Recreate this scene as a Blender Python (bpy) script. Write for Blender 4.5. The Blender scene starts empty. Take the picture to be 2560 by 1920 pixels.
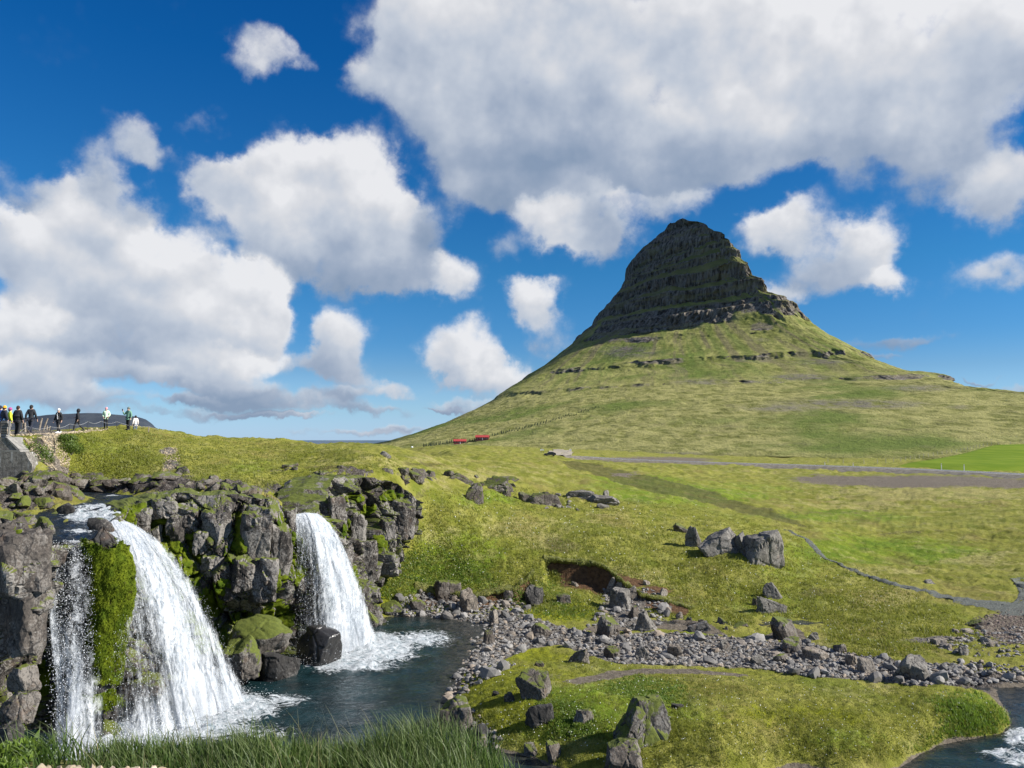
import bpy, bmesh, math, random
import numpy as np
from mathutils import Vector

S = bpy.context.scene
COL = S.collection
R = math.radians
rng = np.random.default_rng(7)
random.seed(7)

# ------------------------------------------------------------------ camera
F = 1971.0            # focal length in photo pixels (2560 wide)
HORIZON = 1100.0
PITCH = math.atan((HORIZON - 960.0) / F)
CAMZ = 12.0
cam_d = bpy.data.cameras.new('camera')
cam_d.sensor_width = 36.0
cam_d.lens = 36.0 * F / 2560.0
cam_d.clip_start = 0.1
cam_d.clip_end = 120000.0
cam = bpy.data.objects.new('camera', cam_d)
cam.location = (0, 0, CAMZ)
cam.rotation_euler = (R(90) + PITCH, 0, 0)
COL.objects.link(cam)
S.camera = cam
CP, SP = math.cos(PITCH), math.sin(PITCH)


def ray(u, v):
    """slopes (dx/dy, dz/dy) of the sight line through a photo pixel"""
    xc = (np.asarray(u, float) - 1280.0) / F
    yc = -(np.asarray(v, float) - 960.0) / F
    dy = CP - yc * SP
    return xc / dy, (SP + yc * CP) / dy


def at(u, v, Y):
    a, r = ray(u, v)
    return np.array([a * Y, Y, CAMZ + r * Y])


def atz(u, v, z):
    a, r = ray(u, v)
    Y = (z - CAMZ) / r
    return np.array([a * Y, Y, z])


def proj(x, y, z):
    zz = z - CAMZ
    fw = y * CP + zz * SP
    up = -y * SP + zz * CP
    return 1280.0 + F * x / fw, 960.0 - F * up / fw


# ------------------------------------------------------------------ node helpers
class NT:
    def __init__(self, tree):
        self.t = tree
        tree.nodes.clear()

    def n(self, typ, ins=None, **props):
        nd = self.t.nodes.new(typ)
        for k, val in props.items():
            setattr(nd, k, val)
        for k, val in (ins or {}).items():
            self.put(nd.inputs[k], val)
        return nd

    def put(self, sock, val):
        if isinstance(val, bpy.types.NodeSocket):
            self.t.links.new(val, sock)
        elif hasattr(sock, 'default_value'):
            if sock.type == 'RGBA' and isinstance(val, (tuple, list)) and len(val) == 3:
                val = (*val, 1.0)
            if isinstance(val, (int, float)) and sock.type in ('RGBA', 'VECTOR'):
                val = (val, val, val, 1.0)[:4 if sock.type == 'RGBA' else 3]
            sock.default_value = val

    def math(self, op, a, b=None, c=None, clamp=False):
        nd = self.n('ShaderNodeMath', operation=op, use_clamp=clamp)
        for i, x in enumerate((a, b, c)):
            if x is not None:
                self.put(nd.inputs[i], x)
        return nd.outputs[0]

    def vm(self, op, a, b=None, c=None):
        nd = self.n('ShaderNodeVectorMath', operation=op)
        for i, x in enumerate((a, b, c)):
            if x is not None:
                self.put(nd.inputs[i], x)
        return nd.outputs[1] if op in ('LENGTH', 'DOT_PRODUCT', 'DISTANCE') else nd.outputs[0]

    def scale(self, v, s):
        nd = self.n('ShaderNodeVectorMath', operation='SCALE')
        self.put(nd.inputs[0], v)
        self.put(nd.inputs['Scale'], s)
        return nd.outputs[0]

    def mix(self, f, a, b, blend='MIX'):
        nd = self.n('ShaderNodeMix', data_type='RGBA', blend_type=blend)
        nd.clamp_factor = True
        self.put(nd.inputs[0], f)
        self.put(nd.inputs[6], a)
        self.put(nd.inputs[7], b)
        return nd.outputs[2]

    def noise(self, vec, scale, detail=4.0, rough=0.55, dist=0.0, color=False):
        nd = self.n('ShaderNodeTexNoise', {'Scale': scale, 'Detail': detail, 'Roughness': rough, 'Distortion': dist})
        if vec is not None:
            self.put(nd.inputs['Vector'], vec)
        return nd.outputs['Color'] if color else nd.outputs[0]

    def voro(self, vec, scale, feature='F1', out=0, rnd=1.0):
        nd = self.n('ShaderNodeTexVoronoi', feature=feature)
        self.put(nd.inputs['Scale'], scale)
        if vec is not None:
            self.put(nd.inputs['Vector'], vec)
        return nd.outputs[out]

    def mr(self, val, a, b, c=0.0, d=1.0, smooth=True):
        nd = self.n('ShaderNodeMapRange', interpolation_type='SMOOTHSTEP' if smooth else 'LINEAR',
                    clamp=not smooth)
        for k, x in zip(('Value', 'From Min', 'From Max', 'To Min', 'To Max'), (val, a, b, c, d)):
            self.put(nd.inputs[k], x)
        return nd.outputs[0]

    def ramp(self, f, stops):
        nd = self.n('ShaderNodeValToRGB')
        el = nd.color_ramp.elements
        while len(el) > 1:
            el.remove(el[-1])
        el[0].position = stops[0][0]
        el[0].color = (*stops[0][1], 1)
        for p, c in stops[1:]:
            e = el.new(p)
            e.color = (*c, 1)
        self.put(nd.inputs[0], f)
        return nd.outputs[0]

    def attr(self, name):
        return self.n('ShaderNodeAttribute', attribute_name=name).outputs['Fac']

    def pos(self):
        return self.n('ShaderNodeNewGeometry').outputs['Position']

    def obj(self):
        return self.n('ShaderNodeTexCoord').outputs['Object']

    def bump(self, h, strength=0.5, dist=0.1, normal=None):
        ins = {'Height': h, 'Strength': strength, 'Distance': dist}
        if normal is not None:
            ins['Normal'] = normal
        return self.n('ShaderNodeBump', ins).outputs[0]

    def principled(self, **ins):
        nd = self.n('ShaderNodeBsdfPrincipled')
        for k, val in ins.items():
            self.put(nd.inputs[k.replace('_', ' ')], val)
        return nd

    def out(self, shader):
        o = self.n('ShaderNodeOutputMaterial')
        self.t.links.new(shader, o.inputs[0])


def mat(name):
    m = bpy.data.materials.new(name)
    m.use_nodes = True
    return m, NT(m.node_tree)


# ------------------------------------------------------------------ world, sun, exposure
SUN_EL, SUN_AZ = 34.0, 99.0        # azimuth clockwise from the view direction (+Y)
w = bpy.data.worlds.new('World')
S.world = w
w.use_nodes = True
t = NT(w.node_tree)
sky = t.n('ShaderNodeTexSky', sky_type='NISHITA', sun_disc=False, sun_elevation=R(SUN_EL),
          sun_rotation=R(SUN_AZ), altitude=100.0, air_density=1.0, dust_density=0.25, ozone_density=2.6)
SKY_STRENGTH = 0.062
d = t.n('ShaderNodeTexCoord').outputs['Generated']
dn = t.vm('NORMALIZE', d)
sx = t.n('ShaderNodeSeparateXYZ', {0: dn})
az = t.math('ARCTAN2', sx.outputs[0], sx.outputs[1])
el = t.math('ARCSINE', sx.outputs[2])
p0 = t.n('ShaderNodeCombineXYZ', {0: az, 1: el, 2: 0.0}).outputs[0]
# domain warp in two scales gives the clouds their curled edges
wn = t.noise(dn, 7.0, 7.0, 0.58, 0.0, True)
wv = t.scale(t.vm('SUBTRACT', wn, (0.5, 0.5, 0.5)), 0.105)
wn2 = t.noise(dn, 24.0, 5.0, 0.6, 0.0, True)
wv2 = t.scale(t.vm('SUBTRACT', wn2, (0.5, 0.5, 0.5)), 0.034)
p = t.vm('ADD', p0, t.vm('ADD', t.vm('MULTIPLY', wv, (1, 1, 0)), t.vm('MULTIPLY', wv2, (1, 1, 0))))
CLOUDS = [
    # u, v, ru, rv, weight, brightness   (big cloud bank above the peak)
    (1060, 130, 200, 190, 1.1, .80), (1120, 20, 240, 150, 1.1, .93), (1190, 300, 260, 160, 1.1, .64),
    (1500, 130, 420, 220, 1.2, .80), (1420, 370, 330, 130, 1.0, .48), (1760, 290, 360, 180, 1.2, .84),
    (1900, 120, 380, 200, 1.2, .93), (2220, 170, 360, 200, 1.2, .90), (2500, 60, 260, 170, 1.1, .88),
    (1700, 430, 240, 80, .7, .55), (2310, 380, 260, 130, .85, .58), (2530, 480, 140, 105, .95, .80),
    (1300, 460, 240, 70, .6, .52), (1180, 470, 140, 90, .6, .48), (2130, 300, 250, 110, .8, .72),
    # cloud left of the middle
    (715, 400, 105, 85, 1.1, .98), (850, 430, 150, 120, 1.1, .98), (570, 455, 110, 80, .85, .86),
    (700, 550, 230, 130, 1.1, .86), (940, 560, 145, 130, 1.0, .90), (820, 675, 210, 80, .85, .56),
    (1000, 660, 120, 80, .75, .60), (1130, 705, 95, 70, .85, .88), (1080, 590, 90, 80, .5, .60),
    (860, 580, 180, 100, .8, .68),
    # large bank at the far left
    (50, 600, 130, 85, 1.1, .92), (250, 570, 180, 110, 1.1, .96), (420, 650, 150, 95, 1.0, .96),
    (150, 690, 200, 100, .95, .88), (600, 735, 145, 100, 1.1, 1.0), (450, 790, 250, 110, 1.0, .84),
    (680, 810, 85, 85, .9, .86), (250, 860, 260, 70, .8, .64), (70, 800, 150, 80, 1.0, .93),
    (560, 890, 190, 60, 1.0, .90), (400, 945, 260, 40, .75, .60), (100, 930, 190, 75, 1.0, .80),
    (200, 1010, 250, 36, .7, .62), (865, 830, 85, 85, .95, .93), (830, 905, 130, 45, .75, .66),
    (310, 480, 120, 80, .45, .66),
    # small loose ones
    (335, 330, 90, 60, .62, .80), (400, 380, 70, 40, .42, .70), (270, 400, 70, 60, .36, .62), (705, 125, 110, 50, .62, .82),
    (625, 170, 90, 40, .46, .72), (885, 205, 70, 70, .5, .62), (500, 320, 90, 40, .26, .70),
    (60, 470, 200, 50, .30, .6),
    # right of the centre, left of the peak
    (1150, 870, 120, 80, 1.0, .96), (1230, 930, 130, 60, .95, .74), (1340, 745, 95, 60, .95, .96),
    (1360, 830, 90, 70, .5, .75), (1370, 560, 130, 100, 1.0, .86), (1300, 520, 60, 50, .6, .9), (1520, 570, 140, 110, .75, .74), (1440, 470, 120, 60, .6, .80),
    (1490, 650, 100, 80, .45, .72), (1000, 965, 120, 40, .7, .72),
    # right of the peak
    (1975, 560, 115, 70, .78, .92), (1900, 600, 110, 60, .48, .80), (2190, 600, 105, 65, .78, .93),
    (2100, 645, 160, 75, .6, .74), (2235, 700, 85, 60, .85, .97), (2060, 700, 160, 60, .36, .62),
    (2490, 700, 130, 60, .55, .80), (1960, 735, 70, 40, .5, .86),
    # low stratus near the horizon
    (1700, 520, 120, 50, .5, .66), (1250, 640, 60, 40, .35, .6), (1160, 1000, 90, 26, .6, .7), (860, 930, 100, 40, .7, .72), (520, 1010, 120, 24, .7, .5), (720, 1050, 160, 12, .6, .5), (1000, 1080, 160, 14, .6, .66),
    (960, 1025, 140, 22, .62, .42), (700, 1015, 230, 36, .75, .48), (600, 972, 160, 36, .75, .58),
    (860, 985, 100, 30, .66, .56), (2250, 870, 160, 24, .55, .44), (2450, 962, 80, 9, .55, .42),
    (2180, 905, 70, 10, .5, .44), (1130, 1015, 60, 9, .5, .45), (480, 1050, 260, 20, .6, .52),
    (900, 1092, 230, 13, .62, .6), (2540, 1000, 90, 18, .5, .6), (2060, 905, 50, 7, .5, .46),
]
acc = accC = None
LIGHT = (0.30, 0.95, 0.0)
for (u, v, ru, rv, wt, br) in CLOUDS:
    wt = wt * 1.12 + 0.08
    a_, r_ = ray(u, v)
    caz = math.atan2(a_, 1.0)
    cel = math.atan2(r_, math.hypot(a_, 1.0))
    k = math.cos(caz)                                   # px -> angle shrinks off axis
    iu, iv = F / (ru * 1.24 * max(k, .6)), F / (rv * 1.24)
    q = t.vm('MULTIPLY_ADD', p, (iu, iv, 0.0), (-caz * iu, -cel * iv, 0.0))
    g = t.mr(t.vm('LENGTH', q), 0.12, 1.0, 1.0, 0.0)
    tl = t.math('MULTIPLY_ADD', t.vm('DOT_PRODUCT', q, LIGHT), 0.36 * wt, (br - 0.03) * wt)
    cv = t.n('ShaderNodeCombineXYZ', {0: wt, 1: tl, 2: 0.0}).outputs[0]
    gv = t.scale(cv, t.math('POWER', g, 2.5))   # SCALE takes the float as it is: no conversion nodes, little shader stack
    acc = gv if acc is None else t.vm('ADD', gv, acc)
    accC = t.math('MULTIPLY', g, wt) if accC is None else t.math('MULTIPLY_ADD', g, wt, accC)
sa = t.n('ShaderNodeSeparateXYZ', {0: acc})
Cf, Bf = t.math('MINIMUM', accC, 1.05), sa.outputs[1]
bright_in = t.math('DIVIDE', Bf, t.math('MAXIMUM', sa.outputs[0], 0.0005))
# the rest of the dome carries the same kind of broken cumulus
gen = t.mr(t.noise(dn, 3.2, 6.0, 0.55), 0.44, 0.66, 0.0, 1.1)
outside = t.math('MAXIMUM', t.mr(t.math('ABSOLUTE', az), 0.60, 0.74), t.mr(el, 0.50, 0.64))
above = t.mr(el, 0.02, 0.10)
gen = t.math('MULTIPLY', gen, t.math('MULTIPLY', outside, above))
inside = t.math('SUBTRACT', 1.0, outside)
Cf2 = t.math('MULTIPLY_ADD', Cf, inside, gen)
n1 = t.noise(dn, 11.0, 9.0, 0.60)
lightoff = t.vm('ADD', dn, (0.018, -0.004, 0.032))
r1 = t.noise(dn, 10.0, 4.0, 0.5, 0.0)
r2 = t.noise(lightoff, 10.0, 4.0, 0.5, 0.0)
n3 = t.noise(t.vm('ADD', dn, (3.1, 1.7, 0.4)), 34.0, 6.0, 0.62)
dens_in = t.math('ADD', Cf2, t.math('MULTIPLY', t.math('SUBTRACT', n1, 0.5), 1.45))
dens_in = t.math('ADD', dens_in, t.math('MULTIPLY', t.math('SUBTRACT', n3, 0.5), 0.40))
pv = t.vm('ADD', dn, t.vm('MULTIPLY', t.vm('SUBTRACT', wn2, (0.5, 0.5, 0.5)), (0.03, 0.03, 0.03)))
vb1 = t.n('ShaderNodeTexVoronoi', {'Vector': pv, 'Scale': 15.0, 'Smoothness': 0.65, 'Randomness': 1.0}, feature='SMOOTH_F1').outputs[0]
vb2 = t.n('ShaderNodeTexVoronoi', {'Vector': t.vm('ADD', pv, lightoff), 'Scale': 36.0, 'Smoothness': 0.6, 'Randomness': 1.0}, feature='SMOOTH_F1').outputs[0]
bil = t.math('MULTIPLY_ADD', vb2, -0.42, t.math('SUBTRACT', 0.52, vb1))       # billowing heads
dens_in = t.math('MULTIPLY_ADD', bil, 0.62, dens_in)
dens = t.mr(dens_in, 0.04, 0.70)
dens = t.math('MULTIPLY', dens, t.mr(t.math('ADD', Cf2, t.math('MULTIPLY', t.math('SUBTRACT', n3, 0.5), 0.8)), 0.05, 1.0, 0.10, 1.0))
relief = t.math('MULTIPLY', t.math('SUBTRACT', r1, r2), 0.75)
edge = t.mr(dens_in, 1.25, 0.35)
bb = t.mix(outside, t.math('ADD', bright_in, t.math('MULTIPLY_ADD', edge, 0.10, -0.01)), 0.82)
bval = t.math('ADD', t.math('ADD', bb, relief), t.math('MULTIPLY', t.math('SUBTRACT', n3, 0.5), 0.10))
bval = t.math('MULTIPLY_ADD', bil, 0.22, bval)
ccol = t.ramp(bval, [(0.28, (0.215, 0.285, 0.40)), (0.52, (0.31, 0.37, 0.475)), (0.74, (0.47, 0.515, 0.59)),
                     (0.88, (0.60, 0.615, 0.65)), (1.0, (0.72, 0.725, 0.745))])
skyc = t.n('ShaderNodeHueSaturation', {'Hue': 0.5, 'Saturation': 1.18, 'Value': 1.0, 'Color': sky.outputs[0]}).outputs[0]
tint = t.ramp(t.mr(el, 0.0, 0.60, 0.0, 1.0, False), [(0.0, (0.58, 0.95, 2.0)), (0.06, (0.46, 0.84, 1.40)), (0.14, (0.38, 0.68, 1.04)), (0.35, (0.24, 0.70, 0.98)), (0.75, (0.07, 0.60, 1.0)), (1.0, (0.05, 0.56, 1.0))])
skyc = t.mix(1.0, skyc, tint, 'MULTIPLY')
CLOUD_GAIN = 0.67
pale = tuple(c / SKY_STRENGTH for c in (0.27, 0.36, 0.45))
skyc = t.mix(t.mr(el, 0.13, -0.01, 0.0, 0.55), skyc, pale)
cl = t.scale(ccol, CLOUD_GAIN / SKY_STRENGTH)
fin = t.mix(t.math('MULTIPLY', dens, 0.97), skyc, cl)
bg = t.n('ShaderNodeBackground', {'Color': fin, 'Strength': SKY_STRENGTH})
wo = t.n('ShaderNodeOutputWorld')
t.t.links.new(bg.outputs[0], wo.inputs[0])
w.cycles.sampling_method = 'MANUAL'
w.cycles.sample_map_resolution = 512

sun_d = bpy.data.lights.new('sun', 'SUN')
sun_d.energy = 5.0
sun_d.angle = R(0.53)
sun_d.color = (1.0, 0.955, 0.88)
sun = bpy.data.objects.new('sun', sun_d)
COL.objects.link(sun)
sd = Vector((math.sin(R(SUN_AZ)) * math.cos(R(SUN_EL)), math.cos(R(SUN_AZ)) * math.cos(R(SUN_EL)), math.sin(R(SUN_EL))))
sun.rotation_euler = sd.to_track_quat('Z', 'Y').to_euler()
sun.location = (300, -100, 300)
S.view_settings.view_transform = 'Standard'
S.view_settings.look = 'None'
S.view_settings.exposure = 0.80
S.view_settings.gamma = 1.0
S.view_settings.use_curve_mapping = False
S.cycles.max_bounces = 8
S.cycles.transparent_max_bounces = 16
S.cycles.diffuse_bounces = 3
S.cycles.caustics_reflective = False
S.cycles.caustics_refractive = False
S.cycles.use_denoising = True


# ------------------------------------------------------------------ numpy noise
def h3(ix, iy, iz, seed=0):
    h = (ix.astype(np.int64) * 374761393 + iy.astype(np.int64) * 668265263 + iz.astype(np.int64) * 2147483647 + seed * 974634777) & 0xFFFFFFFF
    h = ((h ^ (h >> 13)) * 1274126177) & 0xFFFFFFFF
    h = ((h ^ (h >> 16)) * 2246822519) & 0xFFFFFFFF
    return ((h ^ (h >> 15)) & 0xFFFFFF) / float(0xFFFFFF)


def vnoise(P, seed=0):
    i = np.floor(P)
    f = P - i
    f = f * f * f * (f * (f * 6 - 15) + 10)
    i = i.astype(np.int64)
    out = 0
    for dx in (0, 1):
        wx = f[:, 0] if dx else 1 - f[:, 0]
        for dy in (0, 1):
            wy = f[:, 1] if dy else 1 - f[:, 1]
            for dz in (0, 1):
                wz = f[:, 2] if dz else 1 - f[:, 2]
                out = out + wx * wy * wz * h3(i[:, 0] + dx, i[:, 1] + dy, i[:, 2] + dz, seed)
    return out * 2 - 1


def fbm(P, octv=4, seed=0, gain=0.5):
    a, s, tot = 1.0, 0.0, 0.0
    for o in range(octv):
        s = s + a * vnoise(P * (2.03 ** o) + 17.3 * o, seed + o)
        tot += a
        a *= gain
    return s / tot


def P3(x, y, z=None):
    x = np.asarray(x, float)
    return np.stack([x.ravel(), np.asarray(y, float).ravel(), (np.zeros(x.size) if z is None else np.asarray(z, float).ravel())], 1)


def worley(P, seed=0):
    """F1, F2, id of the nearest cell, vector from its centre"""
    i0 = np.floor(P).astype(np.int64)
    n = len(P)
    f1 = np.full(n, 9.0)
    f2 = np.full(n, 9.0)
    cid = np.zeros(n)
    vec = np.zeros((n, 3))
    for dx in (-1, 0, 1):
        for dy in (-1, 0, 1):
            for dz in (-1, 0, 1):
                ii = i0 + np.array([dx, dy, dz])
                c = ii + np.stack([h3(ii[:, 0], ii[:, 1], ii[:, 2], seed + s) for s in (1, 2, 3)], 1)
                dv = P - c
                dd = np.sqrt((dv ** 2).sum(1))
                near = dd < f1
                f2 = np.where(near, f1, np.minimum(f2, dd))
                cid = np.where(near, h3(ii[:, 0], ii[:, 1], ii[:, 2], seed + 9), cid)
                vec[near] = dv[near]
                f1 = np.where(near, dd, f1)
    return f1, f2, cid, vec


def sstep(a, b, x):
    q = np.clip((x - a) / (b - a), 0, 1)
    return q * q * (3 - 2 * q)


# ------------------------------------------------------------------ mesh helpers
def new_mesh(name, V, Q, smooth=True, attrs=None, mats=None, uv=None):
    """V (n,3), Q list/array of faces (all the same length) -> mesh"""
    V = np.asarray(V, np.float32)
    Q = np.asarray(Q, np.int32)
    me = bpy.data.meshes.new(name)
    me.vertices.add(len(V))
    me.vertices.foreach_set('co', V.ravel())
    k = Q.shape[1]
    me.loops.add(Q.size)
    me.loops.foreach_set('vertex_index', Q.ravel())
    me.polygons.add(len(Q))
    me.polygons.foreach_set('loop_start', np.arange(0, Q.size, k, dtype=np.int32))
    me.polygons.foreach_set('loop_total', np.full(len(Q), k, np.int32))
    me.polygons.foreach_set('use_smooth', np.full(len(Q), smooth, bool))
    for an, av in (attrs or {}).items():
        at_ = me.attributes.new(an, 'FLOAT', 'POINT')
        at_.data.foreach_set('value', np.asarray(av, np.float32).ravel())
    me.update(calc_edges=True)
    me.validate()
    for m in (mats or []):
        me.materials.append(m)
    return me


def link(name, me, parent=None, label=None, cat=None, group=None, kind=None, loc=None):
    o = bpy.data.objects.new(name, me)
    COL.objects.link(o)
    if parent is not None:
        o.parent = parent
    if loc is not None:
        o.location = loc
    for k, val in (('label', label), ('category', cat), ('group', group), ('kind', kind)):
        if val:
            o[k] = val
    return o


def gridfaces(nr, nc, wrap=False):
    r = np.arange(nr - 1)[:, None]
    c = np.arange(nc if wrap else nc - 1)[None, :]
    c2 = (c + 1) % nc
    return np.stack([r * nc + c, r * nc + c2, (r + 1) * nc + c2, (r + 1) * nc + c], -1).reshape(-1, 4)


class MB:
    """collects simple shapes into one mesh (triangles/quads mixed)"""
    def __init__(self):
        self.v, self.f = [], []

    def box(self, c, s, rot=None):
        b = len(self.v)
        for dx in (-.5, .5):
            for dy in (-.5, .5):
                for dz in (-.5, .5):
                    q = Vector((dx * s[0], dy * s[1], dz * s[2]))
                    if rot is not None:
                        q = rot @ q
                    self.v.append((c[0] + q[0], c[1] + q[1], c[2] + q[2]))
        for f in ((0, 1, 3, 2), (4, 6, 7, 5), (0, 4, 5, 1), (2, 3, 7, 6), (0, 2, 6, 4), (1, 5, 7, 3)):
            self.f.append(tuple(b + i for i in f))
        return self

    def tube(self, pts, rad, n=8, cap=True):
        pts = [Vector(q) for q in pts]
        rad = rad if isinstance(rad, (list, tuple)) else [rad] * len(pts)
        b = len(self.v)
        for i, q in enumerate(pts):
            d_ = (pts[min(i + 1, len(pts) - 1)] - pts[max(i - 1, 0)]).normalized()
            a_ = d_.orthogonal().normalized() if i == 0 else (a_ - d_ * a_.dot(d_)).normalized()
            c_ = d_.cross(a_)
            for j in range(n):
                th = 2 * math.pi * j / n
                self.v.append(tuple(q + (a_ * math.cos(th) + c_ * math.sin(th)) * rad[i]))
        for i in range(len(pts) - 1):
            for j in range(n):
                self.f.append((b + i * n + j, b + i * n + (j + 1) % n, b + (i + 1) * n + (j + 1) % n, b + (i + 1) * n + j))
        if cap:
            self.f.append(tuple(b + j for j in reversed(range(n))))
            self.f.append(tuple(b + (len(pts) - 1) * n + j for j in range(n)))
        return self

    def ell(self, c, r, nu=12, nv=8, t0=0.0, t1=math.pi):
        b = len(self.v)
        for i in range(nv + 1):
            ph = t0 + (t1 - t0) * i / nv
            for j in range(nu):
                th = 2 * math.pi * j / nu
                self.v.append((c[0] + r[0] * math.sin(ph) * math.cos(th), c[1] + r[1] * math.sin(ph) * math.sin(th), c[2] + r[2] * math.cos(ph)))
        for i in range(nv):
            for j in range(nu):
                self.f.append((b + i * nu + j, b + (i + 1) * nu + j, b + (i + 1) * nu + (j + 1) % nu, b + i * nu + (j + 1) % nu))
        return self

    def poly(self, pts):
        b = len(self.v)
        self.v += [tuple(q) for q in pts]
        self.f.append(tuple(range(b, b + len(pts))))
        return self

    def prism(self, outline, x0, x1):
        """outline in (y,z), extruded along x"""
        b = len(self.v)
        n = len(outline)
        for x in (x0, x1):
            for (y, z) in outline:
                self.v.append((x, y, z))
        for i in range(n):
            j = (i + 1) % n
            self.f.append((b + i, b + j, b + n + j, b + n + i))
        self.f.append(tuple(b + i for i in reversed(range(n))))
        self.f.append(tuple(b + n + i for i in range(n)))
        return self

    def mesh(self, name, m=None, smooth=False):
        me = bpy.data.meshes.new(name)
        me.from_pydata(self.v, [], self.f)
        if m is not None:
            me.materials.append(m)
        if smooth:
            me.polygons.foreach_set('use_smooth', np.ones(len(me.polygons), bool))
        me.update()
        return me


def empty(name, loc, label, cat, group=None, rz=0.0):
    o = bpy.data.objects.new(name, None)
    o.empty_display_size = 0.2
    COL.objects.link(o)
    o.location = loc
    o.rotation_euler = (0, 0, rz)
    o['label'] = label
    o['category'] = cat
    if group:
        o['group'] = group
    return o


# ------------------------------------------------------------------ materials
def rock_material(name, base, light, lichen=0.5, moss=0.45, scale=1.0, wet=True, rough=0.9):
    m, t = mat(name)
    pos = t.pos()
    big = t.noise(pos, 0.55 * scale, 5.0, 0.6)
    fine = t.noise(pos, 5.0 * scale, 6.0, 0.65)
    spk = t.noise(pos, 11.0 * scale, 5.0, 0.7)
    c = t.mix(t.mr(t.math('MULTIPLY_ADD', fine, 0.6, t.math('MULTIPLY', big, 0.4)), 0.36, 0.66), base, light)
    # pale crustose lichen that breaks the surface into patches
    lf = t.mr(t.math('ADD', t.math('MULTIPLY', spk, 0.6), t.math('MULTIPLY', big, 0.62)), 0.62 - 0.10 * lichen, 0.70 - 0.10 * lichen)
    c = t.mix(t.math('MULTIPLY', lf, min(1.0, 0.4 + lichen)), c, (0.225, 0.208, 0.186))
    spots = t.math('MULTIPLY', t.mr(t.voro(pos, 3.2 * scale), 0.12, 0.10), t.mr(t.noise(pos, 2.0, 2.0), 0.52, 0.6))
    c = t.mix(t.math('MULTIPLY', spots, 0.55), c, (0.42, 0.40, 0.36))
    blk = t.mr(t.noise(t.vm('ADD', pos, (3, 8, 1)), 7.5 * scale, 6.0, 0.75), 0.54, 0.60)
    c = t.mix(t.math('MULTIPLY', blk, 0.8), c, (0.020, 0.018, 0.016))
    rust = t.mr(t.noise(t.vm('ADD', pos, (9, 3, 5)), 1.1 * scale, 4.0, 0.6), 0.56, 0.72)
    c = t.mix(t.math('MULTIPLY', rust, 0.45), c, (0.115, 0.068, 0.040))
    nz = t.n('ShaderNodeSeparateXYZ', {0: t.n('ShaderNodeNewGeometry').outputs['Normal']}).outputs[2]
    mm = t.math('ADD', t.math('MULTIPLY', nz, 0.42), t.math('MULTIPLY', t.noise(pos, 1.5, 5.0, 0.6), 0.9))
    mf = t.mr(mm, 1.02 - 0.54 * moss, 1.12 - 0.54 * moss)
    mc = t.mix(t.noise(pos, 9.0, 4.0), (0.040, 0.058, 0.008), (0.122, 0.138, 0.012))
    wrp = t.vm('ADD', pos, t.scale(t.vm('SUBTRACT', t.noise(pos, 0.9, 3.0, 0.5, 0.0, True), (0.5, 0.5, 0.5)), 0.9))
    crk = t.mr(t.voro(t.vm('MULTIPLY', wrp, (1.0, 1.0, 0.65)), 0.95 * scale, 'DISTANCE_TO_EDGE'), 0.035, 0.0)
    c = t.mix(t.math('MULTIPLY', crk, 0.8), c, (0.014, 0.012, 0.011))
    c = t.mix(mf, c, mc)
    h = t.math('ADD', t.math('MULTIPLY', fine, 0.6), t.math('MULTIPLY', t.voro(pos, 2.6 * scale, 'DISTANCE_TO_EDGE'), 0.35))
    ro = rough
    if wet:
        z = t.n('ShaderNodeSeparateXYZ', {0: pos}).outputs[2]
        wt = t.mr(t.math('MULTIPLY_ADD', t.noise(pos, 1.2, 3.0), 1.2, z), 1.35, 0.55)
        c = t.mix(t.math('MULTIPLY', wt, 0.55), c, t.mix(0.5, c, (0.012, 0.012, 0.012)))
        ro = t.math('MULTIPLY_ADD', wt, -0.62, rough)
    pr = t.principled(Base_Color=c, Roughness=ro, Normal=t.bump(h, 0.85, 0.10 / scale))
    t.out(pr.outputs[0])
    return m


M_CLIFF = rock_material('cliff_rock', (0.024, 0.019, 0.016), (0.082, 0.067, 0.054), 0.48, 0.62)
M_DARKROCK = rock_material('dark_wet_rock', (0.016, 0.015, 0.014), (0.055, 0.050, 0.045), 0.08, 0.30)
M_BOULDER = rock_material('grey_boulder_rock', (0.095, 0.087, 0.075), (0.225, 0.208, 0.182), 0.24, 0.10, 1.4, False)
M_TAN = rock_material('tan_boulder_rock', (0.115, 0.092, 0.070), (0.30, 0.255, 0.20), 0.15, 0.06, 1.6, False)
M_BROWNROCK = rock_material('brown_boulder_rock', (0.048, 0.038, 0.030), (0.135, 0.112, 0.090), 0.14, 0.62, 1.4, False)
M_MOSSROCK = rock_material('mossy_boulder_rock', (0.05, 0.042, 0.034), (0.15, 0.13, 0.11), 0.30, 0.98, 1.2, False)


def wet_material():
    m, t = mat('glossy_wet_rock')
    pos = t.pos()
    n = t.noise(pos, 3.0, 5.0, 0.6)
    c = t.mix(n, (0.010, 0.010, 0.011), (0.045, 0.042, 0.038))
    pr = t.principled(Base_Color=c, Roughness=0.16, Normal=t.bump(t.noise(pos, 6.0, 5.0, 0.6), 0.8, 0.06))
    t.out(pr.outputs[0])
    return m


M_WETROCK = wet_material()


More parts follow.
